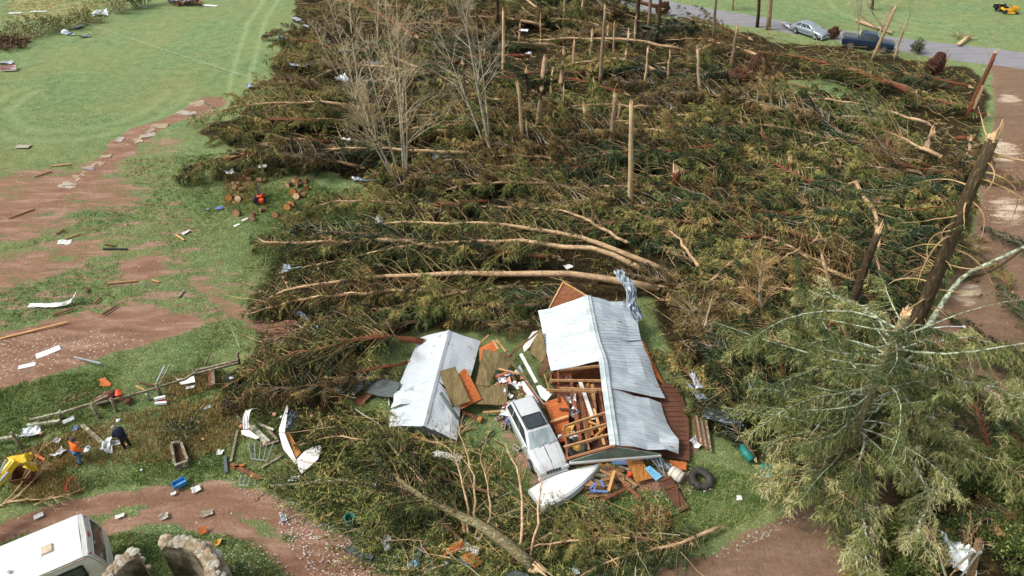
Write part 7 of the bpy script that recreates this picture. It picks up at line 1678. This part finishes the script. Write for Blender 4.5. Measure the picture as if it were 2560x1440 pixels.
# ------------------------------------------------------------------ scattered sheets and scraps, one by one
Wt, Tn, Td, Pk = 'white', 'tin', 'tin_dark', 'pink'
SH = [(97, 29, 2.2, .5, 5, Wt, 0, "long white sheet in the tufty grass, left of two"), (38, 33, 1.7, .5, 2, Wt, 0, "short white sheet in the tufty grass at the top left"), (250, 38, 1.9, 1.6, 20, 'tarp', .6, "white dome shaped tarp at the hedge's right end"), (194, 70, 1.3, .9, 40, Tn, .3, "crumpled white sheet nearest the hedge"), (168, 84, 1.4, .8, -10, Tn, .3, "crumpled sheet with a brown centre below the hedge"), (180, 87, .7, .4, 0, Tn, .1, "small grey blue sheet beside the crumpled one"), (211, 92, 1.3, .6, 20, Td, .3, "dark sided sheet right of the crumpled ones below the hedge"),
      (525, 14, 2.2, .6, -12, Wt, 0, "white blue corrugated sheet at the top of the open field"), (364, 20, .7, .6, 0, Tn, .2, "white scrap at the foot of the narrow evergreen"), (716, 94, 2.3, .9, -5, Tn, .1, "grey white flat sheet at the field edge under the first crowns"), (742, 48, 1.7, .7, -50, Tn, .1, "striped corrugated sheet in the crowns at the top of the field"), (765, 66, 1.2, .4, -40, Tn, .1, "thin blue grey sheet below the striped corrugated one"), (815, 105, 1.0, 1.0, 10, Td, .1, "dark slate sheet among crowns left of the bare trees"), (752, 163, 2.4, .7, 8, Tn, .3, "shiny foil strip lying on the field pointing spruce"), (626, 218, .7, 1.0, 20, Tn, .3, "upright crumpled white strip at the forest edge"),
      (855, 200, 1.1, 1.6, 25, Tn, .4, "large curled white blue sheet hanging in the bare thicket"), (936, 160, .8, 1.4, 10, Tn, .3, "pale blue sheet caught high in the bare clump"), (915, 205, .5, 2.0, -15, Wt, .2, "long narrow white strip beside the curled sheet"), (915, 296, 1.1, .6, 0, Tn, .2, "light blue sheet behind the bare clump's trunks"), (910, 314, 1.3, .4, 12, Pk, .1, "pinkish board just below the light blue sheet"), (866, 351, .7, .4, -20, Wt, .2, "small white scrap left of the bare clump"), (1086, 395, .55, 1.1, -12, Tn, .3, "upright curled sheet, left arm, right of the bare clump"), (1105, 393, 1.1, .45, 25, Tn, .2, "flat arm of the curled sheet right of the bare clump"), (913, 455, 1.9, .5, -5, Td, .4, "grey crumpled metal heap below the bare clump"), (893, 450, 1.0, .25, -30, Wt, .2, "white curved strip on the grey crumpled metal"),
      (789, 392, .4, .9, -10, Wt, 0, "left small white card among crowns above the log rounds"), (813, 393, .35, .8, -35, Wt, 0, "right small white card among crowns above the log rounds"), (656, 417, .7, .5, 15, Wt, .05, "white sheet piece nearest the log rounds"), (574, 432, .6, .6, 30, Wt, .2, "white torn plastic left of the log rounds"), (1090, 180, 1.5, 1.1, 10, Wt, .5, "large whitish plastic clump beyond the slim bare tree"), (1308, 78, 1.1, .8, -5, Wt, .2, "white board with torn edges right of the slim pale snag"), (1321, 136, .7, .45, 10, Tn, .2, "whitish scrap in front of the crossing logs"), (1038, 40, .8, .6, 20, Tn, .2, "pale blue scrap at the top edge near the bare thicket"),
      (1472, 345, .55, 1.8, 2, Tn, .3, "tall blue white strip standing between two broken trunks"), (1519, 374, .4, .9, 10, Tn, .2, "small blue strip beside the white shredded trunk"), (1210, 295, .35, .8, 15, Wt, .1, "white strip wrapped on the slim bare tree"), (1961, 580, .75, 1.1, 5, Wt, .1, "white notched sheet lying on the dark crowns at right"), (1420, 668, .5, .45, 30, Wt, .1, "small white scrap between the two arched trunks"), (950, 664, .3, .3, 0, Wt, .1, "tiny white scrap left of the arched trunks"), (717, 671, .55, .8, 5, Tn, .1, "pale grey sheet with torn edge under the pale trunked spruce"), (736, 674, 1.0, .25, 20, Tn, .2, "curved blue strip right of the pale grey sheet"),
      (162, 609, .9, .4, 5, Wt, .2, "white rag on the left field"), (465, 582, .3, .6, -35, Wt, .1, "white flared piece on the lawn"), (613, 550, .25, .5, -40, Wt, .05, "upper thin white shard near the lavender scrap"), (592, 564, .25, .45, -50, Wt, .05, "lower thin white shard near the lavender scrap"), (548, 522, .55, .4, 10, 'blue', .1, "lavender grey scrap on the lawn"), (519, 524, .35, .25, 0, Td, .1, "small grey scrap left of the lavender one"), (121, 881, 1.3, .5, 38, Wt, .02, "white grille like panel on the pebbly dirt"), (68, 915, .9, .35, 20, Wt, 0, "cream flat board on the pebbly dirt"), (58, 367, 1.2, .6, 0, 'concrete', .05, "flat pinkish stone slab in the field"),
      (15, 158, 1.6, .7, 10, Tn, .2, "grey blue sheet above the striped red panel at the left edge"), (172, 1051, .55, .3, 40, Wt, .05, "white flat box in front of the fence's left part"), (80, 1086, .8, .75, 20, 'tarp', .4, "white knotted bag beside the fence's end post"), (146, 1168 - 65, .3, .3, 0, 'tarp', .2, "little white bag left of the person in orange"), (150, 1135, .6, .5, 60, 'tarp', .3, "translucent white bag behind the person in orange"), (270, 1113, .45, .75, 10, 'tarp', .4, "upper white lump between the two people"), (275, 1128, .35, .4, 10, 'tarp', .3, "lower white lump between the two people"), (290, 1110, .5, .3, 10, 'tarp', .2, "white rag at the navy coated person's feet"), (189, 1072, .25, .25, 0, 'blue', .1, "small bluish scrap above the person in orange"),
      (551, 1132, .3, .3, 0, Wt, .1, "tiny white cup on the grass left of the wire rack"), (491, 1224, .4, .35, 30, Wt, .1, "white block on the dirt track"), (434, 1235, .25, .15, 30, Wt, .05, "small white chip below the blue tray"), (735, 1199, .5, .3, 0, Wt, .1, "white notched block above the very long grey board"), (520, 1020, .4, .2, 40, Tn, .1, "silver tube piece below the fence's right end"), (943, 1210, .5, .5, 10, 'tarp', .3, "white round crumpled bag in the limbs at lower centre"), (1120, 1142, 1.5, .35, -15, Wt, .1, "long white splintered sheet in front of the small shed"), (710, 1296, .3, .4, 20, Tn, .1, "pale bluish triangle on the dirt track"),
      (1177, 1377, .8, .45, -20, Wt, .3, "white crumpled plastic on the orange boards by the mossy log"), (965, 1350, .4, .4, 20, Wt, .2, "white bag on the pink speckled ground"), (968, 1370, .3, .35, 20, Wt, .2, "second smaller white bag just below the first"), (1042, 1398, .35, 1.1, -8, Td, .1, "tall slate triangle scrap left of the orange boards"), (1030, 1413, .4, .3, 20, 'skyblue', .1, "light blue scrap at the slate triangle's foot"), (1168, 1407, .7, .25, -15, 'skyblue', .1, "pale aqua strip below the amber board"), (1265, 1302, .35, .35, 10, 'rimyellow', .2, "pale yellow foam block between two limbs"), (1621, 1378, .35, .35, 10, Wt, .2, "pale green white cup on the grass at bottom right of the log"), (1440, 1430, .3, .3, 0, 'tarp', .1, "small white scrap at the bottom edge right of the log butt"),
      (2355, 398, .4, .35, 0, Wt, .05, "small white square in front of the driveway crowns"), (1896, 757, .35, .45, 5, Tn, .1, "small pale square beside the snapped spruce pole"), (2243, 870, .6, .5, 50, Tn, .2, "white sheet scrap beside the fir's snapped top"), (2290, 790, .4, 1.0, -15, Tn, .2, "bluish upright sheet right of the fir's snapped top"), (2262, 665, .9, .5, 10, Tn, .3, "pale grey sheet left of the thick leaning trunk"), (2345, 700, .6, .25, -10, Wt, .1, "white chip on the driveway beside the thick leaning trunk"), (1745, 1107, .7, .6, 40, 'tarp', .3, "white crumpled sheet right of the brown deck wall"), (1706, 1142, .25, .5, 3, Wt, .1, "small white block at the deck wall's front corner"), (1765, 1223, .4, .25, 20, Wt, .1, "white scrap below the big tyre"), (1848, 1247, .25, .25, 0, Wt, .1, "tiny white scrap on the grass right of the big tyre"), (1865, 835, .9, .6, -20, Tn, .3, "grey blue sheet under the fir's left branches"),
      (1738, 955, .35, 1.1, 12, Tn, .2, "upright silver scrap at the upper end of the long crumpled sheet"), (2005, 965, .3, .15, 0, Wt, .1, "cream chip among the fir's branches"), (1940, 987, .35, .2, 0, Wt, .1, "second cream chip among the fir's branches"), (300, 1255 + 36, .4, .2, 20, Wt, .05, "white chip on the dirt track above the camper"), (97, 1291, .4, .25, 35, Wt, .05, "white chip on the dirt track left of the camper's corner"), (518, 1285, .5, .3, 20, 'concrete', .1, "flat grey stone on the grassy middle of the track"), (410, 1292, .4, .35, 20, 'concrete', .1, "pale stone above the stone ring wall"), (547, 1358, .3, .3, 10, 'rimyellow', .2, "yellow ball like scrap right of the stone ring wall"), (2155, 1410 - 1280, .01, .01, 0, Wt, 0, None)]
for i, (x, y, w_, h_, an, m_, cr, l) in enumerate(SH):
    if l is None: continue
    p = px_of(G(x, y)); infor = inpoly(FOREST, x, y); z = (.9 if infor else .03) + (.25 if y > 1000 and infor else 0)
    nm = {'concrete': 'flat_stone', 'pink': 'board', 'tarp': 'plastic_bag'}.get(m_, 'sheet_scrap')
    item(nm, sheet(x, y, z, w_, h_, an, 1000 + i, cr), MAT[m_], l, {'concrete': 'stone', 'pink': 'board', 'tarp': 'plastic'}.get(m_, 'sheet scrap'), solid=.015)
item('bent_gutter', band(T([(72, 762, .1), (115, 763, .15), (155, 760, .2), (180, 750, .3), (190, 733, .9)]), Vector((.2, 1, .2)), .35, 2, 81, .08), MAT['white'], "bent white gutter strip on the left field, right end raised", 'sheet metal', solid=.01)
rt = root('striped_panel', G(22, 170), "red and white striped metal panel at the left edge of the field", 'panel'); P4 = T([(0, 165, .5), (38, 160, .5), (41, 175, .2), (0, 177, .2)]); put('panel_sheet', MB().slab(P4, .05), MAT['white'], rt)
for k in range(4): f = .1 + k * .26; put('red_stripe', MB().beam(P4[0].lerp(P4[3], f) + Z * .03, P4[1].lerp(P4[2], f) + Z * .03, .12, .03), MAT['red'], rt)
rt = root('blue_tray', G(447, 1207), "bright blue narrow plastic trough at the dirt track's edge", 'trough'); A_, B_ = G(432, 1216, .25), G(464, 1200, .25); d = (B_ - A_).normalized(); s_ = d.cross(Z)
put('tray_bottom', MB().beam(A_ - Z * .1, B_ - Z * .1, .3, .03), MAT['skyblue'], rt); mb = MB(); mb.beam(A_ + s_ * .17, B_ + s_ * .17, .03, .22); mb.beam(A_ - s_ * .17, B_ - s_ * .17, .03, .22); mb.beam(A_ + s_ * .15, A_ - s_ * .15, .03, .2); mb.beam(B_ + s_ * .15, B_ - s_ * .15, .03, .2); put('tray_sides', mb, M('tray_blue', S('3f8fce'), S('3580bd'), rough=.4), rt)
item('orange_strap', band(T([(183, 1192, .1), (172, 1200, .15), (166, 1213, .1), (162, 1228, .1)]), Vector((1, .2, .2)), .1, 1, 83, .05), MAT['orangep'], "bright orange strap lying in the grass below the person in orange", 'strap', solid=.01)
panel([(496, 1320, .3), (515, 1311, .35), (517, 1330, .15), (498, 1338, .1)], .03, MAT['osb'], "orange square board beside the stone ring wall")
panel([(1157, 1384, .35), (1170, 1377, .4), (1209, 1404, .2), (1188, 1420, .2), (1155, 1399, .3)], .06, MAT['osb2'], "amber wood piece beside the mossy log")
panel([(1115, 1372, .4), (1155, 1350, .5), (1160, 1362, .4), (1128, 1388, .3)], .05, MAT['osb'], "orange board left of the white crumpled plastic by the log")
rt = root('hose_reel', G(875, 1305), "green hose coil on a wire reel among the limbs at lower left centre", 'hose reel'); c = G(875, 1298, .35)
mb = MB(); [mb.tube([c + Vector((math.cos(a * .6) * (.18 + .01 * k), math.sin(a * .6) * (.18 + .01 * k), .05 * k - .15)) for a in range(12)], [.03] * 12, 5) for k in range(7)]; put('hose', mb, MAT['teal'], rt, smooth=True)
mb = MB(); [mb.tube([c + Vector((-.35, s_, -.3)), c + Vector((.35, s_, -.3)), c + Vector((.35, s_, .2))], [.02] * 3, 5) for s_ in (-.3, .3)]; put('reel_frame', mb, MAT['steel'], rt)
item('bucket', MB().tube(T([(1018, 1363, .05), (1021, 1360, .35)]), [.14, .19], 12, caps=False), MAT['black'], "black bucket lying on the pink speckled ground", 'bucket', solid=.015)
item('rubber_mat', MB().slab(T([(1262, 1432, .3), (1290, 1424, .35), (1318, 1434, .3), (1330, 1450, .2), (1255, 1450, .2)]), .06), MAT['slate'], "grey round edged mat cut by the bottom edge at the log's butt", 'mat')
mw = root('roof_remnant', G(458, 3), "pile of grey and brown wreckage at the top edge of the open field", 'wreckage')
for k in range(9): put('sheet', sheet(430 + k * 8, 2 + (k % 3) * 3, .3, 1.6, .9, k * 37, 300 + k, .5), MAT[[Tn, Td, 'lumber_red'][k % 3]], mw, solid=.02)
item('fallen_log', MB().tube(T([(2140, 50, .3), (2230, 82, .3)]), [.22, .18], 8), MAT['bark_pale'], "grey log lying along the far road verge behind the pickup", 'log', smooth=True)
item('fallen_log', MB().tube(T([(2398, 110, .3), (2425, 88, .5)]), [.22, .12], 8), MAT['splinter'], "short pale torn log on the far roadside lawn", 'log', smooth=True)
bush("small heap of twigs around the short pale torn log", 2405, 95, 1.8, 1.6, .8, 870, F, n=140)
for i, (x, y, r) in enumerate([(2319, 828, .28), (2308, 762, .26), (2340, 740, .2), (2270, 780, .25), (2420, 345, .2)]):
    c = G(x, y, .2 if i < 3 else 1.0); rt = root('cut_log', (c.x, c.y, 0)); d = Vector((.6, -.6, .3)).normalized(); put('bark', MB().tube([c, c - d * .9], [r, r * 1.05], 10), MAT['bark_red'], rt, smooth=True); put('cut_face', MB().tube([c - d * .02, c + d * .02], [r * .9, r * .9], 12), MAT['splinter'], rt); autolabel(rt, "sawn log end", c, 'log', 'sawn logs by the driveway')
for i, (x, y, l) in enumerate([(1017 + 983, 600, "cluster of orange torn wood below the white notched sheet"), (1970, 612, "orange torn wood shards left of the cluster")]):
    mb = MB(); c = G(x, y, 1.0); splinter_mb(mb, c, Vector((.5, -.2, .6)), .2, .5, random.Random(i), 8); item('torn_wood', mb, MAT['osb2'], l, 'torn wood')
# foam, pebbles, crumbs nobody could count
def crumbs(name, polys, cnt, smin, smax, mats, label, seed, hz=.02):
    rs_ = np.random.RandomState(seed); pts = np.vstack([_sp(q, c, rs_) for q, c in zip(polys, cnt)]); n = len(pts)
    c = np.concatenate([pts, np.full((n, 1), hz)], 1)[:, None, None]; s_ = rs_.uniform(smin, smax, (n, 1, 1, 1))
    an = rs_.rand(n, 1) * 6.283; k = np.array([0, 2.1, 4.2]); ring_ = np.stack([np.cos(an + k), np.sin(an + k) * rs_.uniform(.4, 1, (n, 1)), rs_.rand(n, 3) * .1], -1)
    top = np.zeros((n, 3)); top[:, 2] = .5
    fcs = np.stack([np.stack([ring_[:, a], ring_[:, b], top], 1) for a, b in ((0, 1), (1, 2), (2, 0))], 1)
    tri = (c + fcs * s_).reshape(-1, 3, 3)
    tag(tris(name, tri, np.repeat(rs_.rand(n), 3), mats, midx=np.repeat(rs_.randint(0, len(mats), n), 3)), label, 'litter', kind='stuff')
crumbs('insulation_crumbs', [[(690, 1240), (880, 1310), (1060, 1330), (1110, 1440), (780, 1440), (700, 1340)], [(560, 1190), (900, 1180), (900, 1300), (640, 1260)], [(330, 1080), (560, 950), (1000, 1000), (1000, 1200), (560, 1190)], [(520, 1340), (680, 1370), (760, 1470), (560, 1470)], [(620, 640), (860, 640), (900, 860), (640, 860)]], [1300, 320, 300, 300, 60], .02, .06, [MAT['pink'], MAT['white'], MAT['white']], "pink and white insulation crumbs scattered over the lower ground", 91)
crumbs('pebbles', [[(0, 850), (300, 830), (420, 840), (230, 900), (60, 950), (0, 960)], [(1240, 960), (1300, 970), (1330, 1060), (1250, 1040)], [(1640, 1180), (1730, 1170), (1730, 1240), (1640, 1240)], [(1780, 1380), (2100, 1230), (2120, 1250), (1800, 1400)]], [900, 200, 100, 200], .02, .09, [MAT['concrete'], MAT['stone2']], "pale pebbles strewn over the bare dirt", 92)
crumbs('wood_chips', [[(1230, 950), (1330, 950), (1340, 1060), (1240, 1050)], [(1440, 1150), (1720, 1150), (1740, 1250), (1450, 1260)], [(2400, 330), (2560, 360), (2560, 560), (2440, 560)]], [350, 300, 700], .03, .1, [MAT['splinter'], MAT['osb'], MAT['ply']], "orange and pale wood chips on the ground", 93)
for i, (x, y, r) in enumerate([(400, 316, .9), (370, 340, .8), (376, 328, .6), (300, 350, .6), (345, 352, .7), (460, 283, .8), (490, 262, .9), (500, 256, .5), (240, 415, .9), (220, 425, .7), (200, 445, .8), (170, 465, .9), (265, 392, .6), (480, 285, .6), (525, 281, .6)]):
    autoitem('flat_stone', sheet(x, y, .0, r * 1.6, r, i * 31, 400 + i, .06), MAT['concrete'] if i % 2 else MAT['stone2'], "flat grey stone", 'stone', 'stones along the dirt path', solid=.04)
for i in range(42):
    rr_ = random.Random(5000 + i); z_ = rr_.choice([(560, 1020, 900, 1230), (880, 1180, 1300, 1420), (60, 1050, 560, 1190), (1200, 960, 1320, 1060), (620, 640, 900, 860)]); x, y = rr_.uniform(z_[0], z_[2]), rr_.uniform(z_[1], z_[3])
    autoitem('insulation_lump', lump(MB(), G(x, y, .12 if not inpoly(FOREST, x, y) else 1.0), rr_.uniform(.05, .12), rr_), MAT[rr_.choice(['pink', 'pink', 'pink', 'tarp'])], "torn insulation lump", 'insulation', 'lumps of torn insulation')
finish_labels()
